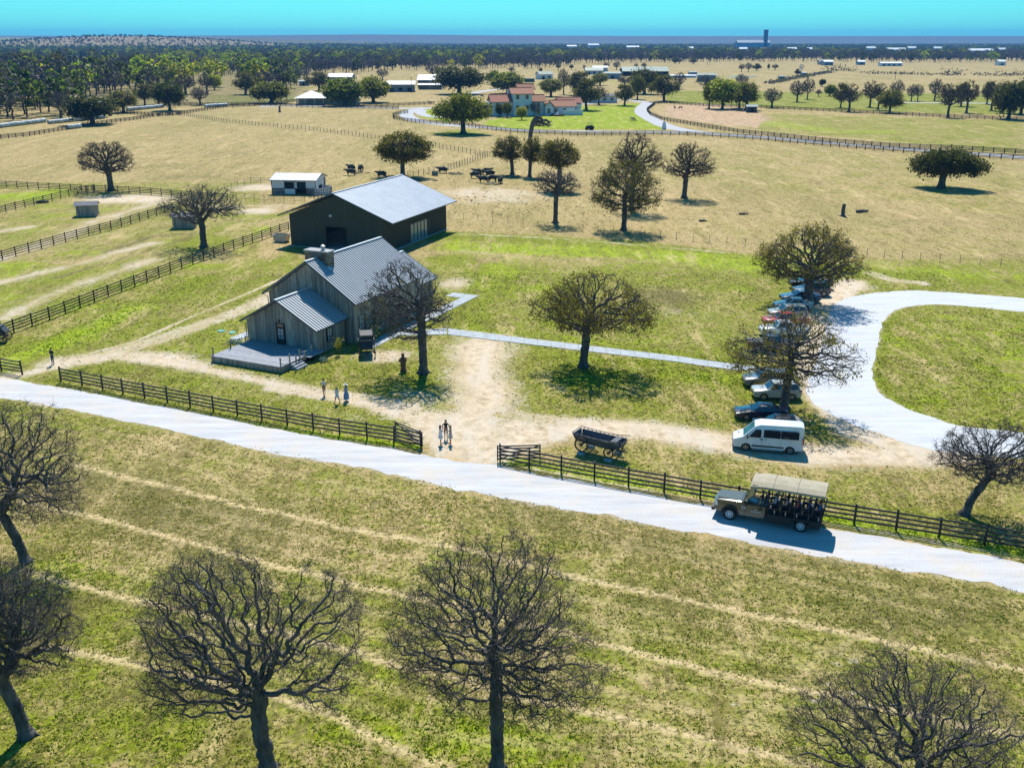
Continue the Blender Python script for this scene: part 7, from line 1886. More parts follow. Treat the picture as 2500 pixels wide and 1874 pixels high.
tb = thing('feed_tub', 'blue-grey feed tub beside the large dark cow', 'tub', G(1062, 428))
MB().lathe([(0.0, 0.02), (0.75, 0.02), (0.85, 1.0), (0.80, 1.0), (0.70, 0.10), (0, 0.10)], n=18).build('tub_wall', mat('blue_grey_plastic', (0.10, 0.18, 0.20), rough=0.5), tb, 40); MB().ell((0, 0, 0.75), (0.7, 0.7, 0.2), 10, 6, jit=0.1).build('feed', M_HAY, tb)
# ------------------------------------------------------------------ villa
M_STUC = mat('white_stucco', (0.66, 0.69, 0.76), (0.56, 0.60, 0.66), 0.9, scale=0.8, bump=0.1)
M_TILE = mat('clay_tiles', (0.34, 0.14, 0.085), (0.46, 0.22, 0.14), 0.85, scale=3, rnd=0.15)
M_BROWN = mat('dark_brown_trim', (0.05, 0.028, 0.02), rough=0.7)
villa = thing('villa', 'white stucco villa with clay tile roofs and square tower', 'house', (-8.5, 447.5, 0), D2(12))
def tile_roof_x(root, x0, x1, y0, y1, z0, z1, nm='roof'):
    """gable roof, ridge along x, with rows of barrel tiles"""
    ym = (y0 + y1) / 2
    for s, ye in ((-1, y0), (1, y1)):
        A = Vector((x0, ym, z1)); B = Vector((x0, ye, z0)); n = Vector((0, s * (z1 - z0), abs(ye - ym))).normalized()
        o = MB().slab([A, B, B + Vector((x1 - x0, 0, 0)), A + Vector((x1 - x0, 0, 0))], -n * 0.22).build(nm, M_TILE, root)
        j = MB(); k = int((x1 - x0) / 0.45)
        for i in range(k + 1): a = Vector((x0 + 0.05 + (x1 - x0 - 0.1) * i / k, ym, z1)) + n * 0.05; j.bar(a, a + (B - A), 0.2, 0.12)
        j.build('tile_rows', M_TILE, o)['kind'] = 'stuff'
    MB().bar((x0, ym, z1 + 0.1), (x1, ym, z1 + 0.1), 0.35, 0.2).build('ridge_tiles', M_TILE, root)
    for x in (x0, x1):
        for ye in (y0, y1): MB().bar((x, ym, z1 - 0.2), (x, ye, z0 - 0.2), 0.12, 0.3).build('rake_board', M_BROWN, root)
def block(x0, x1, y0, y1, h, peak=None, axis='x', nm='wall'):
    ym = (y0 + y1) / 2; xm = (x0 + x1) / 2
    if peak is None: return MB().b2((x0, y0, 0), (x1, y1, h)).build(nm, M_STUC, villa)
    if axis == 'x': MB().slab([(x0, y0, 0), (x0, y1, 0), (x0, y1, h), (x0, ym, peak), (x0, y0, h)], (x1 - x0, 0, 0)).build(nm, M_STUC, villa)
    else: MB().slab([(x0, y0, 0), (x1, y0, 0), (x1, y0, h), (xm, y0, peak), (x0, y0, h)], (0, y1 - y0, 0)).build(nm, M_STUC, villa)
def roof_y(root, x0, x1, y0, y1, z0, z1):
    xm = (x0 + x1) / 2
    for s, xe in ((-1, x0), (1, x1)):
        A = Vector((xm, y0, z1)); B = Vector((xe, y0, z0)); n = Vector((s * (z1 - z0), 0, abs(xe - xm))).normalized()
        MB().slab([A, B, B + Vector((0, y1 - y0, 0)), A + Vector((0, y1 - y0, 0))], -n * 0.22).build('roof', M_TILE, root)
    for y in (y0, y1):
        for xe in (x0, x1): MB().bar((xm, y, z1 - 0.2), (xe, y, z0 - 0.2), 0.12, 0.3).build('rake_board', M_BROWN, root)
def wopen(x, y, z, w, h, out=(0, -1)):
    o = MB(); f = window(villa, (x, y, z), w, h, out, M_GLASS, (1, 1)); return f
block(0, 9.5, 0, 8, 6.2, 8.6); tile_roof_x(villa, -0.9, 9.6, -0.9, 8.9, 6.0, 9.0)
block(9.0, 17.5, -1.0, 7, 9.6, 11.2); tile_roof_x(villa, 8.0, 18.4, -2.0, 8.0, 9.4, 11.8)
block(13.5, 20, 7, 13, 11.0, 12.6); tile_roof_x(villa, 12.6, 20.8, 6.2, 13.8, 10.9, 13.2)
block(17.5, 23.5, 0.5, 8, 6.2, 8.4); tile_roof_x(villa, 17.4, 24.3, -0.4, 8.9, 6.0, 8.7)
block(23.5, 27.0, -1.2, 6, 4.2, 6.0, 'y'); roof_y(villa, 22.9, 27.6, -1.9, 6, 4.0, 6.3)
block(25.5, 38, 1.2, 9, 3.8, 5.8); tile_roof_x(villa, 25.0, 38.6, 0.3, 9.8, 3.7, 6.2)
block(34, 41.5, 4, 12, 4.4, 6.4); tile_roof_x(villa, 31, 42, 3.6, 12.6, 4.9, 7.2)
block(31.5, 40.5, -2.0, -1.7, 2.3, nm='garden_wall'); block(40.3, 40.6, -2.0, 3, 2.3, nm='garden_wall')
for x in (11.0, 15.3):
    for z in (8.0, 3.6): wopen(x, -1.02, z, 1.2, 1.7)
for x, z in ((5.6, 4.6), (5.6, 1.8), (2.2, 4.6)): wopen(x, -0.02, z, 1.1, 1.5)
wopen(20.8, 0.48, 4.8, 1.0, 1.7); wopen(20.8, 0.48, 1.7, 1.6, 2.0); wopen(29, 1.18, 2.0, 1.4, 1.6); wopen(33, 1.18, 2.0, 1.4, 1.6); wopen(25.2, -1.22, 2.0, 1.1, 1.9)
wopen(38, 3.98, 2.2, 2.2, 2.2)
for z in (1.7, 4.7): MB().b2((-0.06, 2.0, z - 1.2), (0.0, 6.0, z + 1.0)).build('porch_opening', M_DARK, villa)
for y in (1.6, 4.0, 6.4): MB().b2((-1.8, y - 0.25, 0), (-1.3, y + 0.25, 5.6)).build('porch_pillar', M_STUC, villa)
MB().b2((-1.9, 1.2, 2.95), (0, 6.8, 3.25)).build('balcony', M_STUC, villa); MB().b2((-1.9, 1.2, 5.6), (-0.05, 6.8, 5.9)).build('balcony', M_STUC, villa)
MB().box((8.2, 4.5, 9.9), (1.2, 1.0, 2.2)).build('chimney', M_STUC, villa)
# garden wall wing on the far side
M_LOWW = mat('white_annex', (0.62, 0.65, 0.70), rough=0.8)
ax = thing('garden_annex', 'low white garden annex behind oaks right of the villa', 'building', G(1440, 252), D2(10))
MB().b2((0, 0, 0), (15, 6, 3.6)).build('wall', M_LOWW, ax); roof_x(ax, -0.5, 15.5, -0.5, 6.5, 3.6, 4.6, M_RF, seams=False)
for x in (3, 8, 12): window(ax, (x, -0.01, 1.9), 1.4, 1.3, (0, -1), M_GLASS, (1, 0))
# fountain, tractor, cannon, stone on the lawn
fo = thing('fountain', 'small tiered white fountain ringed by a hedge on the villa lawn', 'fountain', G(1361, 283))
MB().lathe([(0, 0.05), (1.5, 0.05), (1.6, 0.55), (1.4, 0.55), (1.35, 0.2), (0, 0.2)], n=22).build('basin', M_STUC, fo, 40); MB().lathe([(0.3, 0.1), (0.2, 0.8), (0.7, 1.1), (0.72, 1.2), (0.2, 1.15), (0.12, 1.7), (0.35, 1.85), (0.3, 1.92), (0, 1.9)], n=16).build('tiers', M_STUC, fo, 50)
hd = MB()
for i in range(22): a_ = 2 * math.pi * i / 22; hd.ell((2.6 * math.cos(a_), 2.6 * math.sin(a_), 0.3), (0.5, 0.5, 0.45), 7, 5, jit=0.2)
hd.build('hedge_ring', M_LIVE, fo)
tc = thing('old_tractor', 'old dark tractor displayed on the villa lawn', 'tractor', G(1440, 317), D2(200))
MB().box((0.7, 0, 1.15), (1.7, 0.7, 0.75), top=(1.6, 0.6)).build('hood', M_IRON, tc); MB().box((-0.5, 0, 1.05), (0.9, 0.9, 0.5)).build('rear_body', M_IRON, tc); MB().box((-0.6, 0, 1.5), (0.5, 0.5, 0.3)).build('seat', M_IRON, tc)
MB().bar((0.9, 0, 1.5), (0.9, 0, 2.3), 0.1).build('exhaust', M_IRON, tc); MB().slab([(-1.1, -0.75, 2.5), (0.5, -0.75, 2.5), (0.5, 0.75, 2.5), (-1.1, 0.75, 2.5)], (0, 0, 0.1)).build('canopy', M_IRON, tc)
for q in ((-1.0, -0.7), (-1.0, 0.7), (0.4, -0.7), (0.4, 0.7)): MB().bar((q[0], q[1], 1.1), (q[0], q[1], 2.5), 0.07).build('canopy_post', M_IRON, tc)
for s in (-1, 1): wheel(tc, -0.6, s * 0.85, 0.78, 0.36, M_SPOKE, 8); wheel(tc, 1.25, s * 0.65, 0.45, 0.2, M_SPOKE, 8)
cn = thing('cannon', 'old cannon with large spoked wheels on the villa lawn', 'cannon', G(1545, 296), D2(215))
MB().tube([(-0.9, 0, 1.0), (-0.8, 0, 1.02), (1.6, 0, 1.45)], [0.10, 0.26, 0.17], 12).build('barrel', M_STEEL, cn, 50); MB().bar((-0.2, 0, 0.9), (-2.3, 0, 0.12), 0.25, 0.25).build('trail', M_IRON, cn); MB().bar((0, -0.75, 0.8), (0, 0.75, 0.8), 0.12).build('axle', M_IRON, cn)
for s in (-1, 1): cart_wheel(cn, 0, s * 0.72, 0.8, 0.8, 12, M_IRON)
sm = MB(); sm.lathe([(0, 0), (0.8, 0), (0.9, 0.5), (0.75, 1.6), (0.55, 2.5), (0.25, 2.9), (0, 2.95)], n=9)
so = sm.build('standing_stone', M_STUC, None, 50); so.location = G(1621, 316); so.scale = (1.0, 0.55, 1); tag(so, 'pale standing stone at the edge of the villa drive', 'stone')

# ------------------------------------------------------------------ ranch buildings in the distance
def mcol(name, c): return mat(name, c, tuple(0.8 * x for x in c), 0.6, scale=0.6)
R_WHITE = mcol('far_white_roof', (0.70, 0.74, 0.78)); R_GREEN = mcol('far_green_roof', (0.05, 0.13, 0.10)); R_TEAL = mcol('far_teal_roof', (0.12, 0.24, 0.26)); R_BLUE = mcol('far_blue_roof', (0.10, 0.17, 0.22))
W_GREY = mcol('far_grey_wall', (0.22, 0.24, 0.26)); W_WHITE = mcol('far_white_wall', (0.62, 0.65, 0.68)); W_DARK = mcol('far_dark_wall', (0.05, 0.055, 0.06)); W_BLUE = mcol('far_blue_wall', (0.20, 0.28, 0.36)); W_TAN = mcol('far_tan_wall', (0.40, 0.36, 0.30))
def far_shed(label, u0, u1, v, h, peak, depth, wall, roof, doors=3, rz=0.0, name='farm_shed', cat='shed', open_front=False):
    p = G(u0, v); q = G(u1, v); L = (q - p).length
    p = Vector((p.x, p.y, zat(p.x, p.y)))
    t = thing(name, label, cat, p, rz)
    if open_front:
        MB().b2((0, depth - 0.3, 0), (L, depth, h)).build('back_wall', wall, t); MB().b2((0, 0, 0), (0.3, depth - 0.3, h)).build('side_wall', wall, t); MB().b2((L - 0.3, 0, 0), (L, depth - 0.3, h)).build('side_wall', wall, t)
        for x in np.linspace(0.2, L - 0.2, max(3, int(L / 5))): MB().b2((x - 0.15, 0, 0), (x + 0.15, 0.3, h)).build('post', wall, t)
    else:
        MB().slab([(0, 0, 0), (0, depth, 0), (0, depth, h), (0, depth / 2, peak - 0.2), (0, 0, h)], (L, 0, 0)).build('wall', wall, t)
        for i in range(doors):
            x = L * (i + 0.6) / (doors + 0.2); wd = min(2.4, L / (doors + 1) * 0.6)
            MB().b2((x - wd / 2, -0.06, 0.9 if i % 2 else 0.02), (x + wd / 2, 0.0, min(h - 0.3, 2.6))).build('window' if i % 2 else 'door', M_DARK, t)
    roof_x(t, -0.6, L + 0.6, -0.7, depth + 0.7, h, peak, roof, seams=False, trim=M_TRIM)
    return t
# hipped ranch house
rh = thing('ranch_house', 'low ranch house with pale hipped metal roof and open carport', 'house', G(724, 257), D2(3))
def hip(root, x0, x1, y0, y1, z0, z1, m):
    d = (y1 - y0) / 2; V = [(x0, y0, z0), (x1, y0, z0), (x1, y1, z0), (x0, y1, z0), (x0 + d, (y0 + y1) / 2, z1), (x1 - d, (y0 + y1) / 2, z1)]
    MB().add(V, [(0, 1, 5, 4), (1, 2, 5), (2, 3, 4, 5), (3, 0, 4), (3, 2, 1, 0)]).build('roof', m, root)
hip(rh, -1, 15, -1, 14, 3.4, 6.8, R_WHITE); hip(rh, 13, 32, 3, 14, 3.4, 5.8, R_WHITE)
MB().b2((0, 6, 0), (14, 13, 3.4)).build('wall', W_TAN, rh); MB().b2((14, 4.2, 0), (31, 13, 3.4)).build('wall', W_TAN, rh)
for x in (0.3, 4.5, 9.2, 13.7): MB().b2((x - 0.3, 0.2, 0), (x + 0.3, 0.8, 3.4)).build('carport_pillar', W_TAN, rh)
for x in (17, 21, 25.5, 29): MB().b2((x - 0.7, 4.12, 0.9), (x + 0.7, 4.2, 2.4)).build('window', M_GLASS, rh)
MB().b2((0.1, -0.95, 3.1), (13.9, -0.85, 3.45)).build('fascia', M_TRIM, rh)
far_shed('long grey metal barn with pale roof right of the ranch house', 944, 1012, 225, 4.6, 6.6, 14, W_GREY, R_WHITE, 3, D2(4), 'long_barn', 'barn')
far_shed('open white arena roof behind the long grey barn', 1020, 1080, 214, 5.0, 8.2, 26, W_WHITE, R_WHITE, 0, 0, 'riding_arena', 'arena', True)
far_shed('low open lean-to in front of the white arena', 1022, 1078, 219, 3.0, 3.9, 8, W_WHITE, R_WHITE, 0, 0, 'lean_to', 'shed', True)
far_shed('long pale-roofed shed behind oaks above the ranch house', 800, 858, 200, 3.6, 6.2, 20, W_GREY, R_WHITE, 2)
far_shed('small blue-grey shed left of the grey-green oak', 731, 752, 210, 3.2, 4.0, 6, W_BLUE, R_TEAL, 1)
far_shed('dark green storage container behind the villa', 1280, 1305, 201, 2.8, 2.9, 3, R_GREEN, R_TEAL, 0, 0, 'container', 'container')
far_shed('white gabled cottage with green roof behind the villa', 1318, 1352, 194, 4.0, 6.4, 10, W_WHITE, R_GREEN, 2, D2(20), 'cottage', 'house')
far_shed('low green-roofed stable behind the villa', 1430, 1472, 182, 3.6, 6.2, 16, W_WHITE, R_GREEN, 3, 0, 'stable', 'building')
far_shed('white-roofed shed peeping over the green stable', 1448, 1484, 176, 4.5, 6.0, 12, W_WHITE, R_WHITE, 2)
far_shed('blue-grey walled shed with green roof beside the arena', 1476, 1514, 193, 4.5, 5.8, 12, W_BLUE, R_GREEN, 1, D2(-6))
far_shed('very long green-roofed riding arena behind dark oaks', 1521, 1632, 186, 4.2, 8.0, 28, W_DARK, R_GREEN, 0, 0, 'riding_arena', 'arena', True)
far_shed('pale low shed at the right end of the long arena', 1634, 1700, 190, 1.8, 2.4, 10, W_WHITE, R_WHITE, 0)
far_shed('black-walled shed with grey front behind leafless oaks', 1703, 1746, 200, 5.0, 6.4, 14, W_BLUE, R_GREEN, 1, D2(-8))
far_shed('small teal shed left of the black-walled shed', 1683, 1702, 186, 3.4, 4.0, 8, W_BLUE, R_TEAL, 0)
far_shed('grey shelter in the corner of the pink paddock', 1824, 1847, 275, 2.6, 3.4, 4, W_DARK, R_BLUE, 1, D2(-4))
far_shed('small dark hut in the far field right of the pond', 1902, 1915, 195, 2.6, 3.2, 4, R_GREEN, R_BLUE, 0)
far_shed('teal trough shed beside the windmill', 1957, 1968, 186, 3.0, 3.4, 5, R_TEAL, R_WHITE, 0)
far_shed('white-roofed farm building at the far wood edge', 2012, 2034, 160, 4.5, 6.5, 14, W_BLUE, R_WHITE, 2)
far_shed('brown-roofed house at the far wood edge', 2000, 2012, 158, 4, 6.5, 10, W_TAN, R_BLUE, 1)
far_shed('long white shed row at the far wood edge', 2150, 2203, 162, 3.5, 5.0, 10, W_WHITE, R_WHITE, 4)
far_shed('white roof left of the long white shed row', 2095, 2112, 159, 4, 6, 10, W_BLUE, R_WHITE, 1)
far_shed('white building among trees near the right edge', 2438, 2455, 160, 5, 7, 12, W_WHITE, R_WHITE, 1)
for (a, b, vb), lb in zip(FB, ('white warehouse roof above the far wood on the right', 'longest white warehouse roof above the far wood', 'white shed right of the longest warehouse', 'broad white roofs above the wood near the right edge', 'last white roof above the wood at right', 'red-edged white roof above the far wood',
                               'white house roof below the horizon tower', 'small white roof right of the tower', 'white roof above the wood behind the villa', 'pale roof far above the villa', 'white silo-like block in the far wood', 'long blue-white hall with tower on the horizon', 'small pale roof between far warehouses', 'pale roof in the wood above the arena')):
    p = G(a, vb); q = G(b, vb); L = (q - p).length; hh = 11 if 'hall' not in lb else 24
    t = far_shed(lb, a, b, vb, hh * 0.75, hh * 1.15, max(14, L * 0.35), W_WHITE if 'blue' not in lb else W_BLUE, R_WHITE if 'blue' not in lb else R_BLUE, 3, 0, 'warehouse', 'building')
    if 'hall' in lb:
        MB().box((L * 0.86, 10, 33), (L * 0.10, 20, 66)).build('tower', W_DARK, t)
# windmill
wm = thing('windmill', 'lattice windmill pump in the far right field', 'windmill', G(1955, 186))
Hm = HT(1955, 186, 160)
for sx in (-1, 1):
    for sy in (-1, 1): MB().bar((sx * 1.3, sy * 1.3, 0), (sx * 0.2, sy * 0.2, Hm - 1), 0.18).build('tower_leg', M_STEEL, wm)
for z in np.linspace(2, Hm - 3, 4):
    w = 1.3 - 1.1 * z / (Hm - 1); br = MB()
    for a_, b_ in (((-w, -w), (w, -w)), ((w, -w), (w, w)), ((w, w), (-w, w)), ((-w, w), (-w, -w))): br.bar(a_ + (z,), b_ + (z,), 0.12)
    br.build('tower_brace', M_STEEL, wm)
for i in range(14):
    a_ = 2 * math.pi * i / 14; MB().slab([(0.5 * math.cos(a_), -0.5, Hm - 1 + 0.5 * math.sin(a_)), (2.3 * math.cos(a_ - .16), -0.5, Hm - 1 + 2.3 * math.sin(a_ - .16)), (2.3 * math.cos(a_ + .16), -0.6, Hm - 1 + 2.3 * math.sin(a_ + .16))], (0, 0.06, 0)).build('blade', M_STEEL, wm)
MB().slab([(0, 0.3, Hm - 1), (0, 2.5, Hm - 0.3), (0, 2.5, Hm - 1.7)], (0.08, 0, 0)).build('tail_vane', M_STEEL, wm)
pw = MB(); pw.ell((0, 0, 0), (14, 9, 0.02), 24, 4); po = pw.build('pond', mat('pond_water', (0.10, 0.22, 0.34), rough=0.08, spec=0.8)); po.location = G(1815, 187) + Vector((0, 0, 0.03)); po['kind'] = 'structure'
# utility poles
M_POLE = mat('pole_wood', (0.05, 0.04, 0.035), (0.10, 0.08, 0.06), 0.9, scale=2)
for lb, u, v, vt in (('tall utility pole left of the ranch house', 701, 253, 205), ('utility pole in front of the long grey barn', 1005, 226, 188), ('thin pole in the field above the ranch house', 870, 195, 174), ('utility pole right of the huge dark oak', 1182, 206, 176), ('thin pole in the right-hand fields', 2185, 196, 171),
                     ('left pole of a pair before the far wood', 1727, 160, 149), ('right pole of a pair before the far wood', 1733, 160, 149)):
    H_ = HT(u, v, vt); t = thing('utility_pole', lb, 'pole', G(u, v)); MB().cyl((0, 0, -0.1), (0, 0, H_), 0.2, 0.13, 8).build('pole', M_POLE, t); MB().bar((-1.1, 0, H_ - 0.7), (1.1, 0, H_ - 0.7), 0.14, 0.16).build('crossarm', M_POLE, t)
    for x in (-0.9, 0, 0.9): MB().cyl((x, 0, H_ - 0.62), (x, 0, H_ - 0.35), 0.06, n=6).build('insulator', M_STEEL, t)
# wrapped bales
M_BALE = mat('bale_wrap', (0.26, 0.32, 0.34), (0.40, 0.45, 0.46), 0.5, scale=1.5, rnd=0.2)
mb = MB(); R_ = Ry(math.pi / 2); mb.lathe([(0, -0.70), (0.70, -0.70), (0.82, -0.60), (0.84, 0), (0.82, 0.60), (0.70, 0.70), (0, 0.70)], (0, 0, 0.82), R_, 18)
ME_BALE = bpy.data.meshes.new('hay_bale'); ME_BALE.from_pydata(mb.V, [], mb.F); ME_BALE.materials.append(M_BALE); ME_BALE.polygons.foreach_set('use_smooth', [True] * len(ME_BALE.polygons)); ME_BALE.set_sharp_from_angle(angle=0.8)
rows = [((-60, 320), (108, 299), 'lowest left'), ((122, 303), (252, 290), 'second'), ((313, 271), (396, 263), 'middle'), ((504, 263), (551, 260), 'right-hand'), ((168, 316), (193, 313), 'short fence-side')]
for (u0, v0), (u1, v1), nm in rows:
    p, q = G(u0, v0), G(u1, v1); d = q - p; n = max(2, int(d.length / 1.5)); a_ = math.atan2(d.y, d.x)
    for i in range(n + 1):
        pt = p + d * (i / n)
        if PX(pt)[0] < -20: continue
        o = link('hay_bale', ME_BALE); o.location = pt + Vector((0, random.uniform(-0.08, 0.08), 0)); o.rotation_euler = (0, 0, a_ + random.uniform(-0.05, 0.05))
        s = random.uniform(0.95, 1.05); o.scale = (d.length / n / 1.42 * 0.96, s, s)
        place = 'left-end' if i == 0 else ('right-end' if i == n else None)
        if place: tag(o, '%s wrapped round bale of the %s bale row' % (place, nm), 'hay bale', '%s bale row' % nm)
        else: tag(o, 'wrapped round bale inside the %s bale row' % nm, 'hay bale', '%s bale row' % nm)
# stump, logs, litter in the pastures
def stump(label, u, v, h, r_, nm='tree_stump', cat='stump'):
    t = thing(nm, label, cat, G(u, v)); mb = MB(); mb.tube([(0, 0, -0.05), (0.03, 0, 0.25), (0.0, 0.0, h * 0.5), (0.1, 0, h)], [r_ * 1.9, r_ * 1.1, r_, r_ * 0.95], 10); mb.build('trunk', M_BARK, t, 60)
    for i in range(5): a_ = i * 1.26 + 0.3; MB().tube([(0, 0, 0.2), (math.cos(a_) * r_ * 2.6, math.sin(a_) * r_ * 2.6, -0.04)], [r_ * 0.5, r_ * 0.2], 6).build('root', M_BARK, t, 60)
    return t
stump('tall grey broken trunk standing alone in the right pasture', 2057, 528, HT(2057, 528, 498), 0.35); stump('dark broken trunk standing in the pasture below the ranch house', 683, 274, HT(683, 274, 259), 0.45)
def log(label, u, v, L, rz, r_=0.18):
    t = thing('fallen_log', label, 'log', G(u, v), rz); MB().tube([(-L / 2, 0, r_), (0, 0.1, r_), (L / 2, 0, r_ * 0.9)], [r_, r_ * 0.9, r_ * 0.7], 8).build('log', M_BARK, t, 60); MB().tube([(0, 0.1, r_), (L * 0.25, 0.5, r_ + 0.3)], [r_ * 0.5, r_ * 0.2], 6).build('broken_limb', M_BARK, t)
log('dark fallen log right of the tall broken trunk', 2105, 519, 2.6, 0.3, 0.3); log('short log lying left of the tall broken trunk', 1815, 524, 1.8, 0.2); log('small log on the pasture right of the bare round oak', 1716, 541, 1.5, 0.0)
log('weathered log lying by the fence near the left shelter', 104, 496, 2.4, 0.3, 0.3)
# garden plants at the house
def small_plant(label, x, y, h, m, n=60, w=0.4, stem=False):
    p = h2w(x, y); t = thing('garden_plant', label, 'plant', p)
    r_ = np.random.default_rng(int(x * 10 + y * 100) % 9999); c = r_.normal(size=(n, 3)) * np.array([w * 0.4, w * 0.4, h * 0.18]) + np.array([0, 0, h * (0.75 if stem else 0.45)])
    c[:, 2] = np.abs(c[:, 2]); V, F = leaf_quads(c, 0.09, r_); link('foliage', np_mesh('foliage', V, F, mats=[m]), t)
    MB().cyl((0, 0, 0), (0, 0, h * 0.7), 0.025, 0.012, 5).build('stem', M_TWIG, t)
small_plant('bright green sapling at the right corner of the barn house', 11.1, 1.2, 1.7, M_YEL, 160, 0.55, True)
M_SAGE = leaf_mat('sage_leaves', (0.10, 0.18, 0.15), (0.18, 0.28, 0.22))
for i, (x, y) in enumerate(((10.6, -1.1), (11.0, -1.5), (-1.2, -0.4), (-1.7, 0.3), (-2.0, -0.3))): small_plant(('sage-green clump %s' % ('nearest the deck steps', 'right of the deck steps', 'nearest the left wall of the barn house', 'beside the small slab walk', 'left of the deck back corner')[i]), x, y, 0.5, M_SAGE, 90, 0.6)
ox = thing('shrub', 'pale leafy shrub along the right wall of the barn house', 'shrub', h2w(11.1, 8.8)); r_ = np.random.default_rng(4)
c = r_.normal(size=(1100, 3)) * np.array([0.35, 1.6, 0.6]) + np.array([0, 0, 1.3]); c[:, 2] = np.abs(c[:, 2]); V, F = leaf_quads(c, 0.09, r_); link('foliage', np_mesh('foliage', V, F, mats=[M_SAGE, M_BUD2], midx=r_.integers(0, 2, len(F))), ox)
for i in range(7): MB().tube([(0, -1.5 + 0.5 * i, 0), (0.1, -1.5 + 0.5 * i, 1.6)], [0.03, 0.01], 5).build('stem', M_TWIG, ox)
for lb, u, v in (('left teal septic lid in the grass left of the deck', 540, 808), ('right teal septic lid in the grass left of the deck', 567, 812)):
    o = MB().lathe([(0, 0.06), (0.42, 0.06), (0.45, 0.0), (0.45, -0.02)], n=18).build('septic_lid', mat('teal_plastic', (0.05, 0.30, 0.24), rough=0.5), None, 30); o.location = G(u, v); tag(o, lb, 'lid')
# hedgerows of the far right fields
def hedge(label, pts, h, w):
    P = posts_along(GL(*pts), 6.0); t = thing('hedgerow', label, 'hedge', P[0]); r_ = np.random.default_rng(len(P)); C_ = []
    for p in P:
        hh = h * r_.uniform(0.5, 1.3); q = r_.normal(size=(26, 3)) * np.array([3.0, w, hh * 0.3]) + np.array([p.x - P[0].x, p.y - P[0].y, hh * 0.5]); C_.append(q)
    c = np.concatenate(C_); c[:, 2] = np.abs(c[:, 2]); V, F = leaf_quads(c, 0.7, r_); link('foliage', np_mesh('foliage', V, F, mats=[M_LIVE, M_GRY], midx=r_.integers(0, 2, len(F))), t)
    sm = MB()
    for p in P: sm.cyl((p.x - P[0].x, p.y - P[0].y, 0), (p.x - P[0].x, p.y - P[0].y, h * 0.6), 0.15, 0.08, 5)
    sm.build('stems', M_TWIG, t)['kind'] = 'stuff'
hedge('dark diagonal hedge line running from the windmill to the right', ((1878, 205), (1955, 190), (2020, 178)), 2.0, 1.0)
hedge('bushy hedge with round bushes in the far right fields', ((2018, 176), (2052, 174), (2085, 175)), 6.0, 2.0)
hedge('long low hedge crossing the far right fields', ((2113, 181), (2160, 181), (2236, 183), (2330, 185)), 2.6, 1.5)
hedge('hedge of taller bushes near the right edge of the far fields', ((2306, 182), (2345, 184)), 6.0, 2.5)
hedge('scattered hedge by pale rocks near the right edge', ((2380, 184), (2430, 186), (2500, 184)), 4.0, 3.0)
# clods and dung dotted over the cattle pasture
mb = MB(); rr = random.Random(12)
for i in range(420):
    u, v = rr.uniform(780, 1500), rr.uniform(400, 530)
    if 700 < u < 1100 and v > 440: continue
    p = G(u, v); s = rr.uniform(0.10, 0.28); mb.ell((p.x, p.y, 0.03), (s, s, s * 0.4), 6, 4, jit=0.2)
o = mb.build('dung_clods', M_HAY); tag(o, 'dark clods scattered over the cattle pasture', 'clods', kind='stuff')
# ------------------------------------------------------------------ grass tufts
def grass():
    r = np.random.default_rng(77)
    xs_, ys_ = [], []
    def scatter(n, x0, x1, y0, y1):
        xs_.append(r.uniform(x0, x1, n)); ys_.append(r.uniform(y0, y1, n))
    scatter(95000, -36, 36, 36, 66); scatter(70000, -48, 50, 66, 100); scatter(40000, -60, 62, 100, 140)
    x = np.concatenate(xs_); y = np.concatenate(ys_)
    # keep what is in view, give or take a few steps
    k = np.abs(x) < 0.53 * y + 9; x, y = x[k], y[k]
    def sample(m):
        i = np.clip(np.searchsorted(ys, y), 0, ny - 1); j = np.clip(np.searchsorted(xs, x), 0, nx - 1)
        return MASK[m].reshape(ny, nx)[i, j]
    dirt = np.maximum.reduce([sample('dirt'), sample('pink'), sample('track') * 0.95]); green = sample('green'); lime = sample('lime')
    cl = fbm(x, y, 1.3, 91, 3)
    keep = (r.random(len(x)) > dirt * 1.15) & (cl + r.uniform(-0.25, 0.25, len(x)) > 0.40) & ~NOGRASS(x, y)
    x, y, green, lime, cl = x[keep], y[keep], green[keep], lime[keep], cl[keep]
    n = len(x); V = []; 
    s = r.uniform(0.05, 0.13, n) * (1 + np.clip((y - 60) / 80, 0, 0.7)); h = r.uniform(0.04, 0.10, n) * (1 + 0.6 * lime)
    Vs = []
    for b in range(3):
        a = r.uniform(0, 6.28, n); ox = r.normal(size=n) * 0.05; oy = r.normal(size=n) * 0.05
        c, sn = np.cos(a), np.sin(a); lx, ly = r.normal(size=n) * 0.05, r.normal(size=n) * 0.05
        A = np.stack([x + ox - c * s * 0.5, y + oy - sn * s * 0.5, np.full(n, -0.004)], -1)
        B = np.stack([x + ox + c * s * 0.5, y + oy + sn * s * 0.5, np.full(n, -0.004)], -1)
        C = np.stack([x + ox + lx, y + oy + ly, h * r.uniform(0.6, 1.2, n)], -1)
        Vs.append(np.stack([A, B, C], 1))
    V = np.stack(Vs, 1).reshape(-1, 3); F = np.arange(len(V)).reshape(-1, 3)
    q = r.random(n)
    gn = np.clip(green * 0.85 + lime * 0.6 + (q - 0.5) * 1.0, 0, 1)
    me = np_mesh('grass', V, tris=F, mats=[M_TUFT], attrs={'gn': np.repeat(gn, 9), 'lm': np.repeat(np.clip(lime + (r.random(n) - 0.7) * 0.5, 0, 1), 9)})
    o = link('grass', me); tag(o, 'short mown tufts of green and dry grass on the near fields', 'grass', kind='stuff')
    print('GRASS', n)
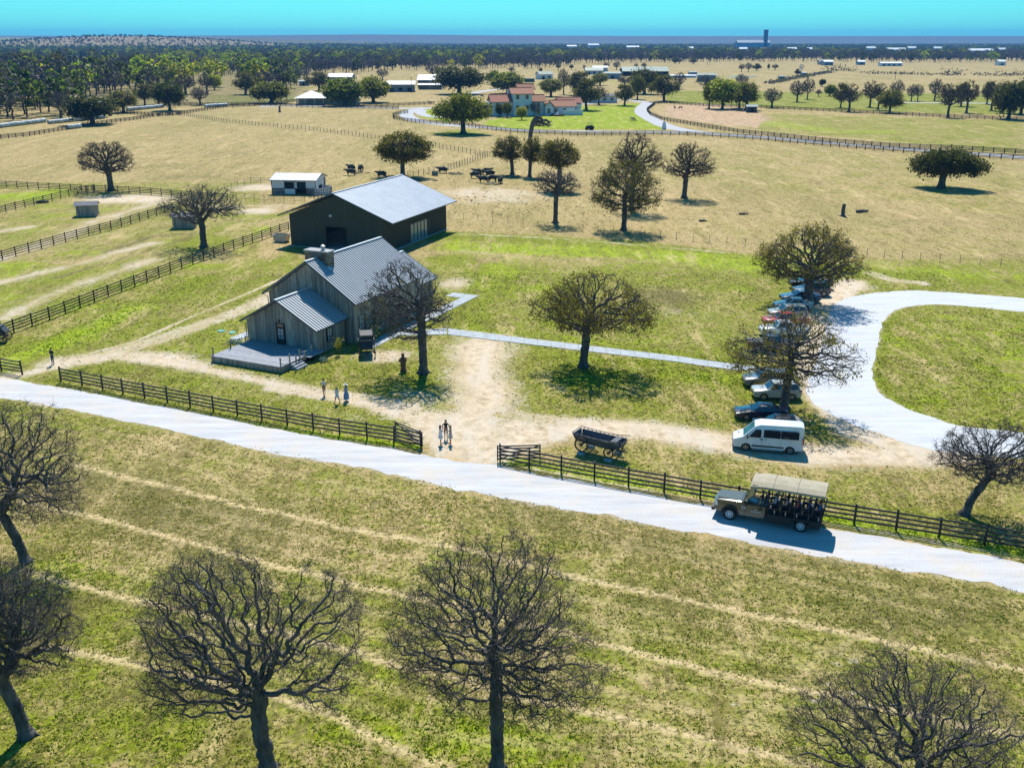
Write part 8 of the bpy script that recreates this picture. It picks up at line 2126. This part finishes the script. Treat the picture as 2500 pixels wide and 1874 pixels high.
def tuft_mat():
    m = bpy.data.materials.new('grass_tufts'); nt, N, L = nodes_of(m); b = N['Principled BSDF']
    b.inputs['Roughness'].default_value = 0.8; b.inputs['Specular IOR Level'].default_value = 0.2
    def attr(nm):
        a = N.new('ShaderNodeAttribute'); a.attribute_name = nm; return a.outputs['Fac']
    rp = N.new('ShaderNodeValToRGB'); e = rp.color_ramp.elements
    e[0].position = 0.1; e[0].color = (0.66, 0.52, 0.24, 1); e[1].position = 0.85; e[1].color = (0.08, 0.145, 0.004, 1)
    k = e.new(0.45); k.color = (0.38, 0.37, 0.045, 1)
    L.new(attr('gn'), rp.inputs[0])
    mx = N.new('ShaderNodeMix'); mx.data_type = 'RGBA'; L.new(attr('lm'), mx.inputs[0]); L.new(rp.outputs[0], mx.inputs[6]); mx.inputs[7].default_value = (0.26, 0.38, 0.012, 1)
    L.new(mx.outputs[2], b.inputs['Base Color'])
    tr = N.new('ShaderNodeBsdfTranslucent'); ms = N.new('ShaderNodeMixShader'); ms.inputs[0].default_value = 0.4
    L.new(mx.outputs[2], tr.inputs[0]); L.new(b.outputs[0], ms.inputs[1]); L.new(tr.outputs[0], ms.inputs[2]); L.new(ms.outputs[0], N['Material Output'].inputs[0])
    return m
M_TUFT = tuft_mat()
_road = [G(a, b) for a, b in s_((-140, 800), (0, 816), (300, 868), (700, 946), (930, 985), (1065, 998), (1500, 1076), (2000, 1166), (2400, 1236), (2400, 1308), (2000, 1238), (1500, 1150), (1100, 1076), (800, 1012), (450, 946), (250, 905), (0, 858), (-140, 838))]
_drive = GL((2700, 744), (2500, 728), (2226, 708), (2063, 727), (2028, 748), (2006, 840), (1966, 950), (2012, 1001), (2150, 1060), (2342, 1106), (2700, 1130), (2700, 1066), (2500, 1057), (2331, 1037), (2205, 993), (2131, 930), (2142, 841), (2152, 791), (2205, 750), (2352, 746), (2700, 776))
_path = GL((1094, 802), (1450, 846), (1880, 900), (1880, 914), (1450, 860), (1094, 817))
BUILT = []
def NOGRASS(x, y):
    r = inside(_road, x, y) | inside(_drive, x, y) | inside(_path, x, y)
    for p in BUILT: r |= inside(p, x, y)
    return r
grass()
# ------------------------------------------------------------------ air
M_HAZE = bpy.data.materials.new('haze_air'); nt, N, L = nodes_of(M_HAZE); N.remove(N['Principled BSDF'])
pv = N.new('ShaderNodeVolumePrincipled'); pv.inputs['Color'].default_value = (0.12, 0.45, 1.0, 1); pv.inputs['Density'].default_value = 0.00008; pv.inputs['Anisotropy'].default_value = 0.0
L.new(pv.outputs[0], N['Material Output'].inputs['Volume'])
hz_ = MB().b2((-12600, -500, -12), (12600, 12300, 125)).build('haze', M_HAZE); hz_['kind'] = 'stuff'; tag(hz_, 'thin blue haze over the far plain', 'haze')
